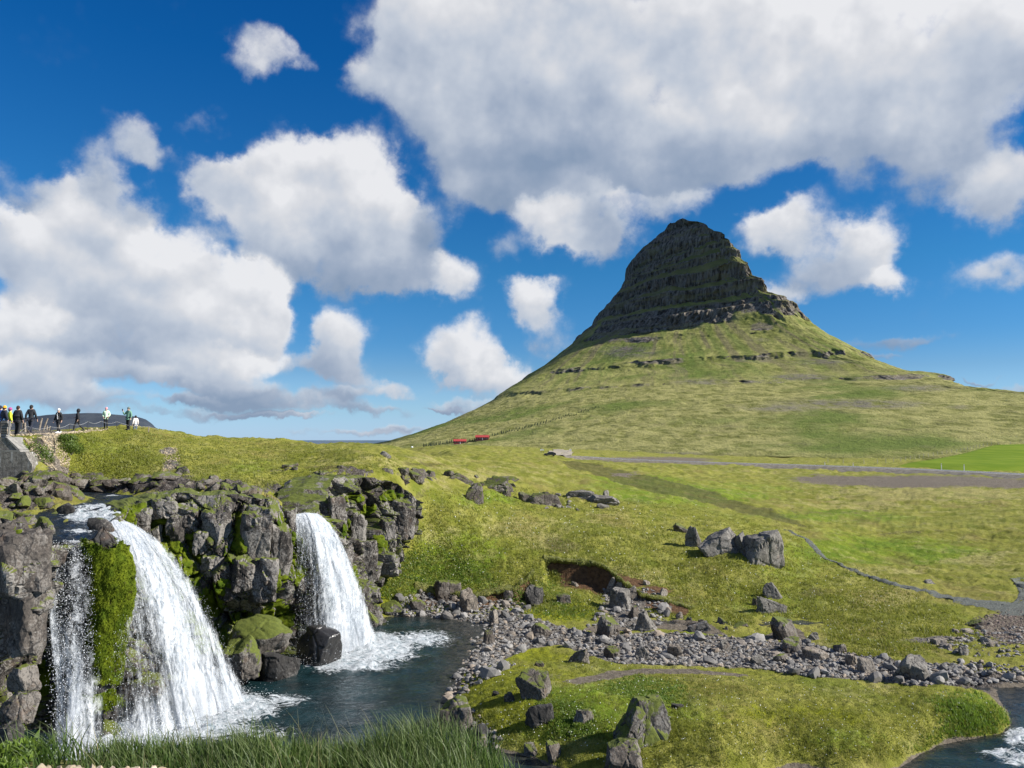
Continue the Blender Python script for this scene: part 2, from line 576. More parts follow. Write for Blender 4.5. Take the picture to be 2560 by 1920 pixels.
def stone_material(name, lo, hi):
    m, t = mat(name)
    pos = t.pos()
    rnd = t.n('ShaderNodeObjectInfo').outputs['Random']
    isl = t.n('ShaderNodeNewGeometry').outputs['Random Per Island']
    r = t.math('FRACT', t.math('ADD', rnd, isl))
    c = t.mix(r, lo, hi)
    c = t.mix(t.mr(t.math('FRACT', t.math('MULTIPLY', r, 7.3)), 0.72, 0.95), c, (0.25, 0.20, 0.15))
    n = t.noise(pos, 9.0, 5.0, 0.65)
    c = t.mix(t.math('MULTIPLY', t.mr(n, 0.4, 0.7), 0.4), c, (0.10, 0.095, 0.09))
    pr = t.principled(Base_Color=c, Roughness=0.85, Normal=t.bump(n, 0.6, 0.03))
    t.out(pr.outputs[0])
    return m


M_STONE = stone_material('river_stone', (0.085, 0.080, 0.074), (0.27, 0.255, 0.235))
M_TANSTONE = stone_material('tan_path_stone', (0.26, 0.20, 0.12), (0.52, 0.43, 0.29))


def moss_material():
    m, t = mat('moss')
    pos = t.pos()
    n = t.noise(pos, 1.4, 4.0, 0.6)
    f = t.noise(pos, 14.0, 5.0, 0.7)
    isl = t.n('ShaderNodeNewGeometry').outputs['Random Per Island']
    c = t.mix(t.mr(n, 0.35, 0.65), (0.030, 0.062, 0.004), (0.108, 0.138, 0.008))
    c = t.mix(t.math('MULTIPLY', isl, 0.35), c, (0.17, 0.20, 0.014))
    c = t.mix(t.mr(f, 0.56, 0.72), c, (0.035, 0.048, 0.008))
    c = t.mix(t.mr(t.noise(pos, 2.3, 3.0), 0.62, 0.74), c, (0.060, 0.048, 0.022))
    pr = t.principled(Base_Color=c, Roughness=0.95, Normal=t.bump(f, 0.9, 0.08))
    pr.inputs['Specular IOR Level'].default_value = 0.1
    t.out(pr.outputs[0])
    return m


M_MOSS = moss_material()


def blade_material(name, a, b, tip):
    m, t = mat(name)
    isl = t.n('ShaderNodeNewGeometry').outputs['Random Per Island']
    h = t.attr('tip')
    c = t.mix(isl, a, b)
    c = t.mix(t.math('MULTIPLY', t.mr(h, 0.45, 1.0), 0.55), c, tip)
    pr = t.principled(Base_Color=c, Roughness=0.55)
    tr = t.n('ShaderNodeBsdfTranslucent', {'Color': c})
    mx = t.n('ShaderNodeMixShader', {0: 0.45, 1: pr.outputs[0], 2: tr.outputs[0]})
    t.out(mx.outputs[0])
    return m


M_BLADE = blade_material('long_grass', (0.035, 0.080, 0.010), (0.10, 0.165, 0.030), (0.26, 0.28, 0.12))
M_TUFT = blade_material('turf_tufts', (0.135, 0.165, 0.014), (0.225, 0.235, 0.036), (0.32, 0.30, 0.08))
M_CLOVER = blade_material('clover_leaves', (0.085, 0.150, 0.014), (0.17, 0.25, 0.03), (0.16, 0.24, 0.03))


def terrain_material():
    m, t = mat('meadow')
    pos = t.pos()
    n_l = t.noise(pos, 0.055, 4.0, 0.6)
    n_m = t.noise(pos, 0.42, 5.0, 0.62)
    n_s = t.noise(pos, 3.2, 5.0, 0.68)
    n_f = t.noise(pos, 13.0, 4.0, 0.7)
    olive = t.mix(t.mr(n_m, 0.36, 0.64), (0.134, 0.147, 0.016), (0.226, 0.218, 0.042))
    lushc = t.mix(t.mr(n_m, 0.35, 0.65), (0.092, 0.146, 0.009), (0.160, 0.202, 0.016))
    dryc = t.mix(t.mr(n_s, 0.35, 0.65), (0.19, 0.17, 0.048), (0.34, 0.30, 0.12))
    mossc = t.mix(t.mr(n_s, 0.35, 0.65), (0.115, 0.132, 0.008), (0.215, 0.222, 0.014))
    n_w = t.noise(t.vm('MULTIPLY', pos, (0.55, 0.30, 1.0)), 1.15, 6.0, 0.72)
    wob = t.math('ADD', t.math('MULTIPLY', t.math('SUBTRACT', n_m, 0.5), 0.9), t.math('MULTIPLY', t.math('SUBTRACT', n_s, 0.5), 0.9))
    wob = t.math('MULTIPLY_ADD', t.math('SUBTRACT', n_w, 0.5), 1.3, wob)

    def fac(name, lo=0.35, hi=0.65, k=1.0):
        return t.mr(t.math('MULTIPLY_ADD', wob, k, t.attr(name)), lo, hi)
    c = t.mix(fac('lush'), olive, lushc)
    c = t.mix(t.math('MULTIPLY', fac('dry', 0.35, 0.75), 0.8), c, dryc)
    c = t.mix(fac('moss'), c, mossc)
    # dark heath patches and straw flecks
    c = t.mix(t.math('MULTIPLY', t.mr(t.noise(t.vm('ADD', pos, (40, 7, 3)), 0.9, 5.0, 0.7), 0.58, 0.74), 0.28), c, (0.060, 0.072, 0.014))
    c = t.mix(t.math('MULTIPLY', t.mr(n_f, 0.60, 0.78), 0.45), c, (0.26, 0.245, 0.095))
    c = t.mix(t.math('MULTIPLY', t.mr(n_f, 0.42, 0.28), 0.34), c, (0.035, 0.045, 0.010))
    veg = t.math('SUBTRACT', 1.0, fac('moss'))
    c = t.mix(t.math('MULTIPLY', t.math('MULTIPLY', t.mr(n_w, 0.50, 0.66), 0.55), veg), c, (0.30, 0.275, 0.100))
    c = t.mix(t.math('MULTIPLY', t.mr(n_w, 0.44, 0.32), 0.36), c, (0.070, 0.088, 0.012))
    n_v = t.noise(t.vm('MULTIPLY', pos, (0.7, 0.42, 1.0)), 0.22, 7.0, 0.70)
    c = t.mix(t.math('MULTIPLY', t.math('MULTIPLY', t.mr(n_v, 0.52, 0.66), 0.55), veg), c, (0.190, 0.152, 0.050))
    c = t.mix(t.math('MULTIPLY', t.mr(n_v, 0.46, 0.34), 0.42), c, (0.080, 0.118, 0.012))
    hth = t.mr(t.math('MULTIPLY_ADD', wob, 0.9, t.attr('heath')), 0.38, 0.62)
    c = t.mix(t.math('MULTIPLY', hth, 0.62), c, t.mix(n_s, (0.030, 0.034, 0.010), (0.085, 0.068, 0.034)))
    soilc = t.mix(t.mr(n_s, 0.3, 0.7), (0.062, 0.034, 0.018), (0.140, 0.080, 0.042))
    c = t.mix(fac('soil', 0.4, 0.6, 0.5), c, soilc)
    mudc = t.mix(t.mr(n_s, 0.3, 0.7), (0.090, 0.074, 0.055), (0.180, 0.152, 0.118))
    c = t.mix(fac('mud', 0.4, 0.6, 0.6), c, mudc)
    gv = t.voro(pos, 7.0, 'F1', 1)
    gravc = t.mix(t.n('ShaderNodeSeparateXYZ', {0: gv}).outputs[0], (0.070, 0.060, 0.050), (0.20, 0.18, 0.155))
    c = t.mix(fac('gravel', 0.4, 0.6, 0.6), c, gravc)
    rk = t.mix(t.mr(n_s, 0.35, 0.65), (0.040, 0.033, 0.028), (0.20, 0.178, 0.158))
    rk = t.mix(t.mr(n_f, 0.6, 0.42), rk, (0.030, 0.025, 0.022))
    c = t.mix(fac('rock', 0.4, 0.55, 0.9), c, rk)
    h = t.math('ADD', t.math('MULTIPLY', n_s, 0.7), t.math('MULTIPLY', n_f, 0.3))
    pr = t.principled(Base_Color=c, Roughness=0.95, Normal=t.bump(h, 1.0, 0.22))
    pr.inputs['Specular IOR Level'].default_value = 0.15
    t.out(pr.outputs[0])
    return m


M_GROUND = terrain_material()


def water_material(name, deep, wave=1.0, foam=True):
    m, t = mat(name)
    pos = t.pos()
    st = t.vm('MULTIPLY', pos, (1.0, 1.9, 1.0))
    h = t.math('ADD', t.math('MULTIPLY', t.noise(st, 1.1, 4.0, 0.6, 0.4), 0.7), t.math('MULTIPLY', t.noise(st, 4.2, 4.0, 0.65, 0.6), 0.30))
    nb = t.bump(h, 0.9 * wave, 0.22)
    tint = t.mix(t.mr(t.noise(pos, 0.5, 3.0), 0.35, 0.65), deep, tuple(x * 2.0 for x in deep))
    shal = t.attr('shallow')
    tint = t.mix(t.math('MULTIPLY', shal, 0.8), tint, t.mix(t.mr(t.noise(pos, 2.6, 5.0, 0.7), .4, .62), (0.010, 0.011, 0.009), (0.050, 0.045, 0.034)))
    pr = t.principled(Base_Color=tint, Roughness=0.07, Normal=nb)
    pr.inputs['IOR'].default_value = 1.33
    fo = t.attr('foam')
    fn = t.noise(t.vm('MULTIPLY', pos, (1.0, 1.7, 1.0)), 2.4, 7.0, 0.72, 1.2)
    ff = t.mr(t.math('ADD', fo, t.math('MULTIPLY', t.math('SUBTRACT', fn, 0.5), 1.7)), 0.50, 0.78)
    white = t.principled(Base_Color=t.mix(t.mr(fn, .38, .60), (0.30, 0.37, 0.40), (0.68, 0.71, 0.73)), Roughness=0.55, Normal=t.bump(fn, 1.0, 0.3))
    mx = t.n('ShaderNodeMixShader', {0: ff, 1: pr.outputs[0], 2: white.outputs[0]})
    t.out(mx.outputs[0])
    return m


M_WATER = water_material('pool_water', (0.0045, 0.0135, 0.0155))
M_RIVER = water_material('river_water', (0.0050, 0.0085, 0.0125), 1.2)


def fall_material():
    m, t = mat('falling_water')
    uvn = t.n('ShaderNodeUVMap', uv_map='flow').outputs[0]
    st = t.vm('MULTIPLY', uvn, (1.25, 0.24, 1.0))
    pos = t.pos()
    warp = t.scale(t.vm('SUBTRACT', t.noise(uvn, 1.4, 4.0, 0.6, 0.0, True), (0.5, 0.5, 0.5)), 0.35)
    st = t.vm('ADD', st, warp)
    a = t.noise(st, 2.2, 6.0, 0.72, 0.3)
    b = t.noise(t.vm('MULTIPLY', uvn, (1.0, 0.6, 1.0)), 7.0, 5.0, 0.75, 1.0)
    e = t.math('ADD', t.math('MULTIPLY', a, 0.55), t.math('MULTIPLY', b, 0.45))
    dn_ = t.attr('dense')
    al = t.mr(t.math('MULTIPLY_ADD', dn_, 0.62, t.math('MULTIPLY_ADD', t.math('SUBTRACT', e, 0.5), 1.5, 0.5)), 0.62, 1.02)
    c = t.mix(t.mr(e, 0.35, 0.62), (0.34, 0.40, 0.46), (0.72, 0.74, 0.76))
    pr = t.principled(Base_Color=c, Roughness=0.5, Normal=t.bump(e, 0.6, 0.22))
    tl = t.n('ShaderNodeBsdfTranslucent', {'Color': c})
    mx0 = t.n('ShaderNodeMixShader', {0: 0.30, 1: pr.outputs[0], 2: tl.outputs[0]})
    tr = t.n('ShaderNodeBsdfTransparent')
    mx = t.n('ShaderNodeMixShader', {0: al, 1: tr.outputs[0], 2: mx0.outputs[0]})
    t.out(mx.outputs[0])
    return m


M_FALL = fall_material()


def flat(name, col, rough=0.85, var=0.25, scale=6.0, bump=0.3, metal=0.0, bd=0.03):
    m, t = mat(name)
    n = t.noise(t.obj(), scale, 4.0, 0.6)
    lo = tuple(x * (1 - var) for x in col)
    hi = tuple(min(1.0, x * (1 + var)) for x in col)
    c = t.mix(t.mr(n, 0.3, 0.7), lo, hi)
    pr = t.principled(Base_Color=c, Roughness=rough, Metallic=metal, Normal=t.bump(n, bump, bd))
    t.out(pr.outputs[0])
    return m


M_DROP = flat('spray_drops', (0.86, 0.88, 0.9), 0.35, 0.03, 3.0, 0.0)


# ------------------------------------------------------------------ ground shape
class TPS:
    def __init__(self, pts):
        pts = np.array(pts, float)
        self.c = self.key(pts[:, 0], pts[:, 1])
        n = len(pts)
        K = self.phi(self.c[:, None, :] - self.c[None, :, :]) + np.eye(n) * 2e-4
        Pm = np.concatenate([np.ones((n, 1)), self.c], 1)
        A = np.zeros((n + 3, n + 3))
        A[:n, :n] = K
        A[:n, n:] = Pm
        A[n:, :n] = Pm.T
        self.w = np.linalg.solve(A, np.concatenate([pts[:, 2], np.zeros(3)]))

    @staticmethod
    def key(x, y):
        return np.stack([1.7 * x / y, np.log(y)], -1)

    @staticmethod
    def phi(dv):
        r2 = (dv ** 2).sum(-1) + 1e-12
        return 0.5 * r2 * np.log(r2)

    def __call__(self, x, y):
        q = self.key(x, y)
        out = np.zeros(len(x))
        for i in range(0, len(x), 60000):
            s = slice(i, i + 60000)
            K = self.phi(q[s, None, :] - self.c[None, :, :])
            out[s] = K @ self.w[:-3] + self.w[-3] + q[s] @ self.w[-2:]
        return out


def pY(L):
    return [at(u, v, Y) for (u, v, Y) in L]


def pZ(L):
    return [atz(u, v, z) for (u, v, z) in L]


SHARED = pY([
    (1045, 1335, 61.8), (1045, 1300, 63.2), (1150, 1330, 64.5), (1300, 1300, 73), (1500, 1300, 76), (1300, 1250, 84), (1120, 1260, 68),
    (1700, 1330, 76), (1850, 1300, 90), (1800, 1250, 112), (1600, 1220, 110), (1300, 1220, 92), (1200, 1205, 85),
    (1300, 1180, 115), (1100, 1200, 78), (1100, 1150, 110), (1050, 1135, 110), (1300, 1150, 160), (1500, 1165, 200),
    (1500, 1180, 150), (1700, 1200, 160), (1700, 1165, 250), (1100, 1121, 250), (1300, 1127, 300), (1390, 1144, 286),
    (1500, 1147, 300), (1100, 1116, 420), (1500, 1130, 420)])
LOWER = SHARED + pY([
    (1100, 1430, 60.4), (1040, 1480, 57.4), (1000, 1480, 56.6), (1300, 1420, 61.5), (1500, 1410, 62), (1500, 1470, 59), (1700, 1440, 62),
    (1850, 1380, 66), (1000, 1400, 59.2), (950, 1450, 56.6),
    (2000, 1250, 140), (2000, 1200, 200), (2000, 1168, 268), (2300, 1250, 130), (2300, 1205, 180), (2560, 1195, 200),
    (2560, 1250, 125), (2300, 1300, 100), (2560, 1300, 95), (2700, 1400, 70), (2450, 1400, 75), (2200, 1400, 76),
    (2450, 1500, 58), (2200, 1460, 64), (2000, 1400, 72), (2000, 1340, 84), (2000, 1500, 58.5), (1850, 1480, 60), (1850, 1560, 52),
    (1700, 1520, 56), (2200, 1560, 51.5), (2560, 1580, 49), (2900, 1250, 120), (2900, 1500, 56), (2900, 1195, 190),
    (1700, 1148, 420), (2100, 1150, 420), (2600, 1155, 420)]) + pZ([
    (1300, 1520, .5), (1120, 1520, .35), (1010, 1535, .15), (1400, 1600, .12), (1600, 1640, .10), (1900, 1670, .08), (2200, 1700, .05),
    (1250, 1560, .12), (1235, 1600, .12), (1300, 1640, .12), (1215, 1540, .15), (2420, 1705, .05), (2400, 1660, .3), (2560, 1650, .32), (2570, 1692, .14), (2480, 1690, .12), (2300, 1660, .3), (2200, 1640, .3), (1200, 1690, .35), (1350, 1680, .55), (1500, 1700, .60), (1700, 1710, .75), (1600, 1770, 1.0),
    (2000, 1730, .75), (2250, 1750, .50), (1800, 1800, 1.15), (2100, 1810, .85), (2505, 1800, .35), (2440, 1800, .5), (2480, 1760, .2), (1400, 1800, .95),
    (1250, 1780, .60), (1170, 1720, .22), (1150, 1760, .12), (1500, 1880, .60), (1800, 1880, .85), (2100, 1880, .45), (2330, 1880, -.05),
    (1260, 1850, .25), (1150, 1830, -.2),
    (400, 1850, -1.2), (200, 1880, -1.2), (-100, 1880, -1.2), (700, 1750, -1.3), (900, 1650, -1.2), (1000, 1580, -.9), (1080, 1600, -.5), (1160, 1580, -.15), (1000, 1750, -1.2),
    (900, 1850, -1.2), (1080, 1850, -.7), (1080, 1700, -.6), (600, 1950, -1.3), (1100, 2000, -1.1),
    (2600, 1745, -.30), (2590, 1795, -.5), (2570, 1850, -.8), (2480, 1910, -.8), (2350, 1950, -.9), (1300, 1960, -.6), (1700, 2060, -.4), (2800, 1800, -.8), (2750, 1700, .1),
    (2000, 2000, -.6), (2300, 2050, -1.), (1200, 2150, -1.2), (500, 2150, -1.2), (2900, 1620, .25)])
UPPER = SHARED + pY([
    (-350, 1270, 31), (-100, 1285, 32), (30, 1292, 33), (-200, 1230, 38), (60, 1325, 34.5), (160, 1365, 36), (240, 1345, 36.5), (180, 1318, 39), (290, 1330, 38.5), (230, 1300, 41), (330, 1270, 43), (250, 1272, 44),
    (220, 1250, 48), (380, 1242, 47.5), (60, 1256, 47), (-100, 1230, 46), (150, 1228, 51.5), (300, 1226, 51.5), (430, 1220, 49.5), (550, 1216, 49), (480, 1226, 45.5), (600, 1228, 45.8),
    (690, 1243, 47), (740, 1285, 48.2), (790, 1283, 49.2), (830, 1190, 57), (900, 1188, 60), (1000, 1200, 63.5), (735, 1250, 53),
    (350, 1180, 54), (200, 1160, 54), (600, 1180, 56), (800, 1160, 64), (700, 1130, 70), (500, 1110, 66), (300, 1105, 58),
    (130, 1110, 50), (200, 1090, 55), (0, 1093, 46.2), (-150, 1093, 46.2), (0, 1207, 42.4), (60, 1204, 43), (-150, 1207, 42.4), (-350, 1200, 40), (76, 1091, 46.3), (40, 1093, 45.6), (110, 1092, 47), (76, 1090, 49), (20, 1091, 50), (106, 1112, 46.3), (116, 1135, 45.7), (124, 1162, 45.1), (145, 1084, 53.5), (193, 1082, 57.5), (263, 1079, 61), (319, 1077, 62.5), (0, 1085, 60), (100, 1084, 66), (180, 1083, 74), (-100, 1086, 66), (-200, 1090, 52), (-350, 1095, 60),
    (395, 1080, 66), (450, 1085, 71), (600, 1098, 77), (700, 1107, 86), (850, 1114, 100), (950, 1117, 115), (60, 1084, 56), (60, 1084, 66), (30, 1086, 75), (120, 1082, 62), (132, 1188, 44.6), (150, 1190, 48)]) + [
    np.array(q, float) for q in [(-30, 92, 10.6), (-22, 92, 10.6), (-50, 92, 10.5), (-12, 112, 9.6), (-28, 140, 8.5), (-45, 160, 7.5), (-30, 200, 7.4), (-40, 300, 4), (-140, 300, 2), (-90, 420, 2), (-220, 420, 1), (-80, 200, 6)]]
tpsU, tpsL = TPS(UPPER), TPS(LOWER)

# the cliff: (u, v, Y) of its top edge and (u, z, Y) of its foot, left to right
CLIFF = [(-350, 1290, 29.0, -350, -.8, 28.0), (-100, 1292, 30.0, -100, -.8, 29.0), (60, 1302, 31.0, 62, -.8, 30.0), (96, 1338, 33.0, 104, -.8, 31.2),
         (112, 1362, 34.8, 118, -.8, 33.2), (220, 1362, 35.0, 226, -.8, 33.4), (285, 1322, 38.0, 300, -.8, 35.4), (312, 1284, 40.5, 400, -.8, 37.6),
         (335, 1258, 41.5, 480, -.8, 38.6), (400, 1238, 42.6, 530, -.8, 39.2), (480, 1232, 43.0, 580, -.8, 39.6), (600, 1238, 43.4, 640, -.8, 40.3),
         (695, 1252, 44.4, 705, -.8, 41.4), (730, 1284, 46.0, 752, -.8, 43.2), (792, 1292, 47.2, 850, -.8, 45.6), (802, 1255, 50.6, 905, -.5, 50.6),
         (832, 1196, 54.0, 940, .6, 54.0), (900, 1192, 57.0, 975, 2.4, 56.6), (1000, 1214, 59.6, 1000, 3.4, 58.8), (1036, 1246, 61.2, 1040, 4.9, 60.8)]
cl_top = np.array([at(u, v, Y) for (u, v, Y, *_r) in CLIFF])
cl_bot = np.array([at(u, 1300, Y) * np.array([1, 1, 0]) + np.array([0, 0, z]) for (_a, _b, _c, u, z, Y) in CLIFF])
_tg = np.gradient(cl_top[:, :2], axis=0)
_tg /= np.linalg.norm(_tg, axis=1)[:, None]
up_poly = [(x - ty * 2.3, y + tx * 2.3) for (x, y, z), (tx, ty) in zip(cl_top, _tg)]
up_poly += [tuple(at(1060, 1300, 63.2)[:2]), tuple(at(1150, 1300, 67)[:2]), tuple(at(1250, 1300, 90)[:2]), tuple(at(1400, 1300, 600)[:2]), (-2000, 600), (-2000, 28)]


def in_poly(px, py, poly):
    c = np.zeros(len(px), bool)
    n = len(poly)
    for i in range(n):
        x1, y1 = poly[i]
        x2, y2 = poly[(i + 1) % n]
        if y1 == y2:
            continue
        k = ((y1 > py) != (y2 > py)) & (px < (x2 - x1) * (py - y1) / (y2 - y1) + x1)
        c ^= k
    return c


def seg_dist(px, py, poly):
    """distance to a polyline, side (>0 nearer the camera) and arc position"""
    best = np.full(len(px), 1e9)
    side = np.zeros(len(px))
    for i in range(len(poly) - 1):
        ax, ay = poly[i][:2]
        bx, by = poly[i + 1][:2]
        ex, ey = bx - ax, by - ay
        tt = np.clip(((px - ax) * ex + (py - ay) * ey) / (ex * ex + ey * ey), 0, 1)
        qx, qy = px - ax - tt * ex, py - ay - tt * ey
        dd = np.hypot(qx, qy)
        s = np.sign(-(ex * qy - ey * qx))
        nb = dd < best
        best = np.where(nb, dd, best)
        side = np.where(nb, s, side)
    return best, side


BAR = [(1225, 1535), (1290, 1530), (1380, 1560), (1500, 1590), (1640, 1585), (1800, 1590), (1900, 1600), (2020, 1610), (2150, 1640), (2280, 1655), (2420, 1680),
       (2460, 1705), (2420, 1718), (2300, 1716), (2160, 1700), (2010, 1690), (1900, 1672), (1700, 1664), (1540, 1660), (1470, 1640), (1400, 1612), (1320, 1622),
       (1240, 1660), (1170, 1690), (1180, 1640), (1230, 1590)]
SCARPS = [pZ([(1035, 1472, 1.30), (1110, 1463, 1.45), (1190, 1468, 1.45), (1235, 1458, 1.6), (1290, 1452, 1.75), (1335, 1432, 2.0)]),
          pZ([(1358, 1404, 2.4), (1420, 1407, 2.4), (1470, 1410, 2.35), (1540, 1424, 2.25), (1600, 1440, 2.15), (1665, 1450, 2.05), (1725, 1457, 2.0)])]
SCARP_H = (0.85, 1.25)


def scarp_drop(x, y, sc):
    """how far (m, towards the camera) a point lies in front of a scarp's edge, and its end fade"""
    a = x / y
    sa = np.array([q[0] / q[1] for q in sc])
    o = np.argsort(sa)
    yl = np.interp(a, sa[o], np.array([q[1] for q in sc])[o])
    ends = sstep(sa[o][0] - .001, sa[o][0] + .008, a) * sstep(sa[o][-1] + .001, sa[o][-1] - .008, a)
    return yl - y, ends


def base_height(x, y):
    x = np.asarray(x, float).ravel()
    y = np.asarray(y, float).ravel()
    zl = tpsL(x, y)
    zu = tpsU(x, y)
    u = 1280 + F * x / y
    zu = zu + (zl - zu) * sstep(1045, 1160, u)
    zu = np.where((u < 300) & (y > 45), np.minimum(zu, CAMZ + 0.0125 * y + .05), zu)
    fr = (u < 125) & (y > 39) & (y < 44.2)
    zu = np.where(fr, np.minimum(zu, (CAMZ - .0535 * y) + 3.0 * sstep(43.5, 44.2, y)), zu)
    # level lookout path along the hill top
    ye = np.interp(u, [0, 120, 145, 193, 264, 330], [44.9, 45.4, 51.6, 55.4, 59.4, 61.8])
    lev = 12.20 + (y - 46) * .030
    kk = sstep(0, 1.0, y - ye) * sstep(68, 63, y) * sstep(345, 325, u) * (u > -500)
    zu = zu + (lev - zu) * kk
    m = in_poly(x, y, up_poly)
    z = np.where(m, zu, zl)
    for sc, hh in zip(SCARPS, SCARP_H):
        near = (np.abs(x - np.mean([q[0] for q in sc])) < 14) & (y > 46) & (y < 74)
        if near.any():
            dd, ends = scarp_drop(x[near], y[near], sc)
            drop = sstep(-.05, 0.95, dd) * sstep(5.5, 1.2, dd)
            zn = z[near]
            z[near] = np.where(dd > 0, np.maximum(zn - hh * ends * drop, np.minimum(zn, 0.42)), zn)
    u_, v_ = proj(x, y, z)
    bar = in_poly(u_, v_, BAR)
    z = np.where(bar, np.maximum(z, 0.10), z)
    return z


def img_blob(u, v, L):
    s = np.zeros(len(u))
    for (cu, cv, ru, rv, *k) in L:
        s = np.maximum(s, (k[0] if k else 1.0) * np.exp(-(((u - cu) / ru) ** 2 + ((v - cv) / rv) ** 2)))
    return s


def shore_gravel(u, v):
    return in_poly(u, v, BAR).astype(float)


def masks(x, y, z):
    u, v = proj(x, y, z)
    P = P3(x, y)
    n1 = fbm(P * 0.09, 3, 5)
    n2 = fbm(P * 0.35, 3, 9)
    lush = img_blob(u, v, [(1150, 1420, 150, 110), (1080, 1480, 90, 60), (1250, 1500, 120, 50, .8), (1750, 1235, 230, 28), (1600, 1205, 160, 20, .8), (2230, 1385, 330, 45), (2000, 1420, 120, 60, .6),
                           (1950, 1500, 160, 60, .6), (1600, 1790, 330, 80, .85), (1500, 1740, 150, 30), (2100, 1850, 200, 60, .8), (300, 1130, 160, 30, .6), (620, 1170, 100, 25, .5),
                           (1150, 1560, 60, 20, .8), (2430, 1780, 70, 60, .9), (1200, 1250, 120, 25, .7), (2100, 1290, 250, 14, .7), (1700, 1600, 200, 25, .8)]) + 0.45 * n1
    dry = img_blob(u, v, [(1300, 1330, 200, 40, .75), (1380, 1370, 120, 30, .7), (1180, 1190, 260, 30, .6), (2350, 1235, 330, 26, .9), (2150, 1260, 260, 24, .6), (2200, 1500, 110, 35, .85),
                          (2050, 1620, 300, 14, .4), (1000, 1160, 260, 24, .6), (1900, 1180, 200, 12, .4), (2450, 1400, 90, 40, .7), (1560, 1440, 150, 30, .6), (2150, 1730, 180, 25, .55), (1500, 1300, 160, 25, .5),
                          (700, 1200, 150, 16, .5), (2300, 1430, 200, 10, .5)]) + 0.5 * n2 * (v < 1500)
    moss = img_blob(u, v, [(1230, 1720, 120, 70), (1000, 1510, 70, 40), (930, 1480, 60, 40), (1420, 1530, 110, 25), (1330, 1640, 90, 25), (1270, 1790, 110, 50), (2000, 1790, 260, 40, .6), (1400, 1690, 100, 20, .7)])
    soil = np.zeros(len(x))
    for sc, hh in zip(SCARPS, SCARP_H):
        near = (np.abs(x - np.mean([q[0] for q in sc])) < 14) & (y > 46) & (y < 74)
        if near.any():
            dd, ends = scarp_drop(x[near], y[near], sc)
            soil[near] = np.maximum(soil[near], sstep(-.06, .05, dd) * sstep(2.6, 1.4, dd) * ends * 1.2)
    soil = np.maximum(soil, 0.9 * img_blob(u, v, [(1640, 1480, 60, 14, .9), (1480, 1452, 110, 22, 1.1), (1570, 1462, 60, 16), (1235, 1478, 40, 10), (2010, 1375, 30, 8, .6), (1940, 1470, 25, 8, .7)]))
    soil *= 1 - img_blob(u, v, [(1380, 1450, 30, 30), (1170, 1500, 50, 12, .6)])
    mud = in_poly(u, v, [(1400, 1706), (1460, 1694), (1520, 1678), (1600, 1670), (1720, 1672), (1870, 1684), (1870, 1691), (1720, 1682), (1600, 1683), (1530, 1696), (1450, 1713)]).astype(float)
    mud = np.maximum(mud, img_blob(u, v, [(2300, 1205, 300, 15, 1.3), (2520, 1212, 120, 10, 1.0), (2060, 1198, 110, 12, .9), (1640, 1150, 170, 9, 1.0), (1560, 1185, 60, 6, .7), (2545, 1568, 110, 44, 1.2), (1400, 1690, 80, 16, .5), (500, 1235, 220, 20, .7), (780, 1235, 60, 30, .9)]))
    gravel = np.maximum(shore_gravel(u, v), img_blob(u, v, [(1100, 1545, 120, 16, .9), (1130, 1650, 60, 60, .8), (1560, 1520, 80, 60, .8), (2350, 1600, 120, 12, .8), (110, 1130, 40, 40, .9), (100, 1085, 140, 7, 1.0), (420, 1130, 30, 14, .8), (430, 1165, 26, 22, .8), (1180, 1450, 10, 4)]))
    mud = np.maximum(mud, 1.0 * (z < 0.05) * (y < 70))
    rock = img_blob(u, v, [(50, 1232, 70, 22, .9), (40, 1205, 110, 14, 1.0), (120, 1205, 40, 14, 1.0), (200, 1222, 220, 20, 1.2), (420, 1215, 110, 20, 1.0), (560, 1222, 130, 14, .9), (60, 1250, 80, 30, 1.1), (150, 1190, 60, 20, .9), (700, 1225, 60, 20, .7), (880, 1185, 80, 12, .9), (1040, 1195, 60, 16, .7), (2440, 1700, 120, 25, .9),
                           (1000, 1187, 120, 4, .6), (700, 1180, 130, 5, .5), (1700, 1565, 110, 20, .5)])
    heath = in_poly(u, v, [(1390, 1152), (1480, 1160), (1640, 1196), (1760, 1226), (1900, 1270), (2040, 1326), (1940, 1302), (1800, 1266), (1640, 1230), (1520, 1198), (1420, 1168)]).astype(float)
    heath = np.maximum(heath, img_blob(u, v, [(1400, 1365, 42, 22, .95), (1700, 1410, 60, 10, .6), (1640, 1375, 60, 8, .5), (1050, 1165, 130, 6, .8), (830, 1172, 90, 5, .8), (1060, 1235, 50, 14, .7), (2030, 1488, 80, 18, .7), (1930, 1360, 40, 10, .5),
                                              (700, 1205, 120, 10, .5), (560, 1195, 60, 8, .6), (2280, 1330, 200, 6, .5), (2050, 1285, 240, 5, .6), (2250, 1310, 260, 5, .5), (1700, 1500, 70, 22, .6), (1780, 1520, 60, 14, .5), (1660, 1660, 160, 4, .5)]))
    return dict(heath=heath, lush=lush, dry=dry, moss=moss, soil=soil, mud=mud, gravel=gravel, rock=rock)


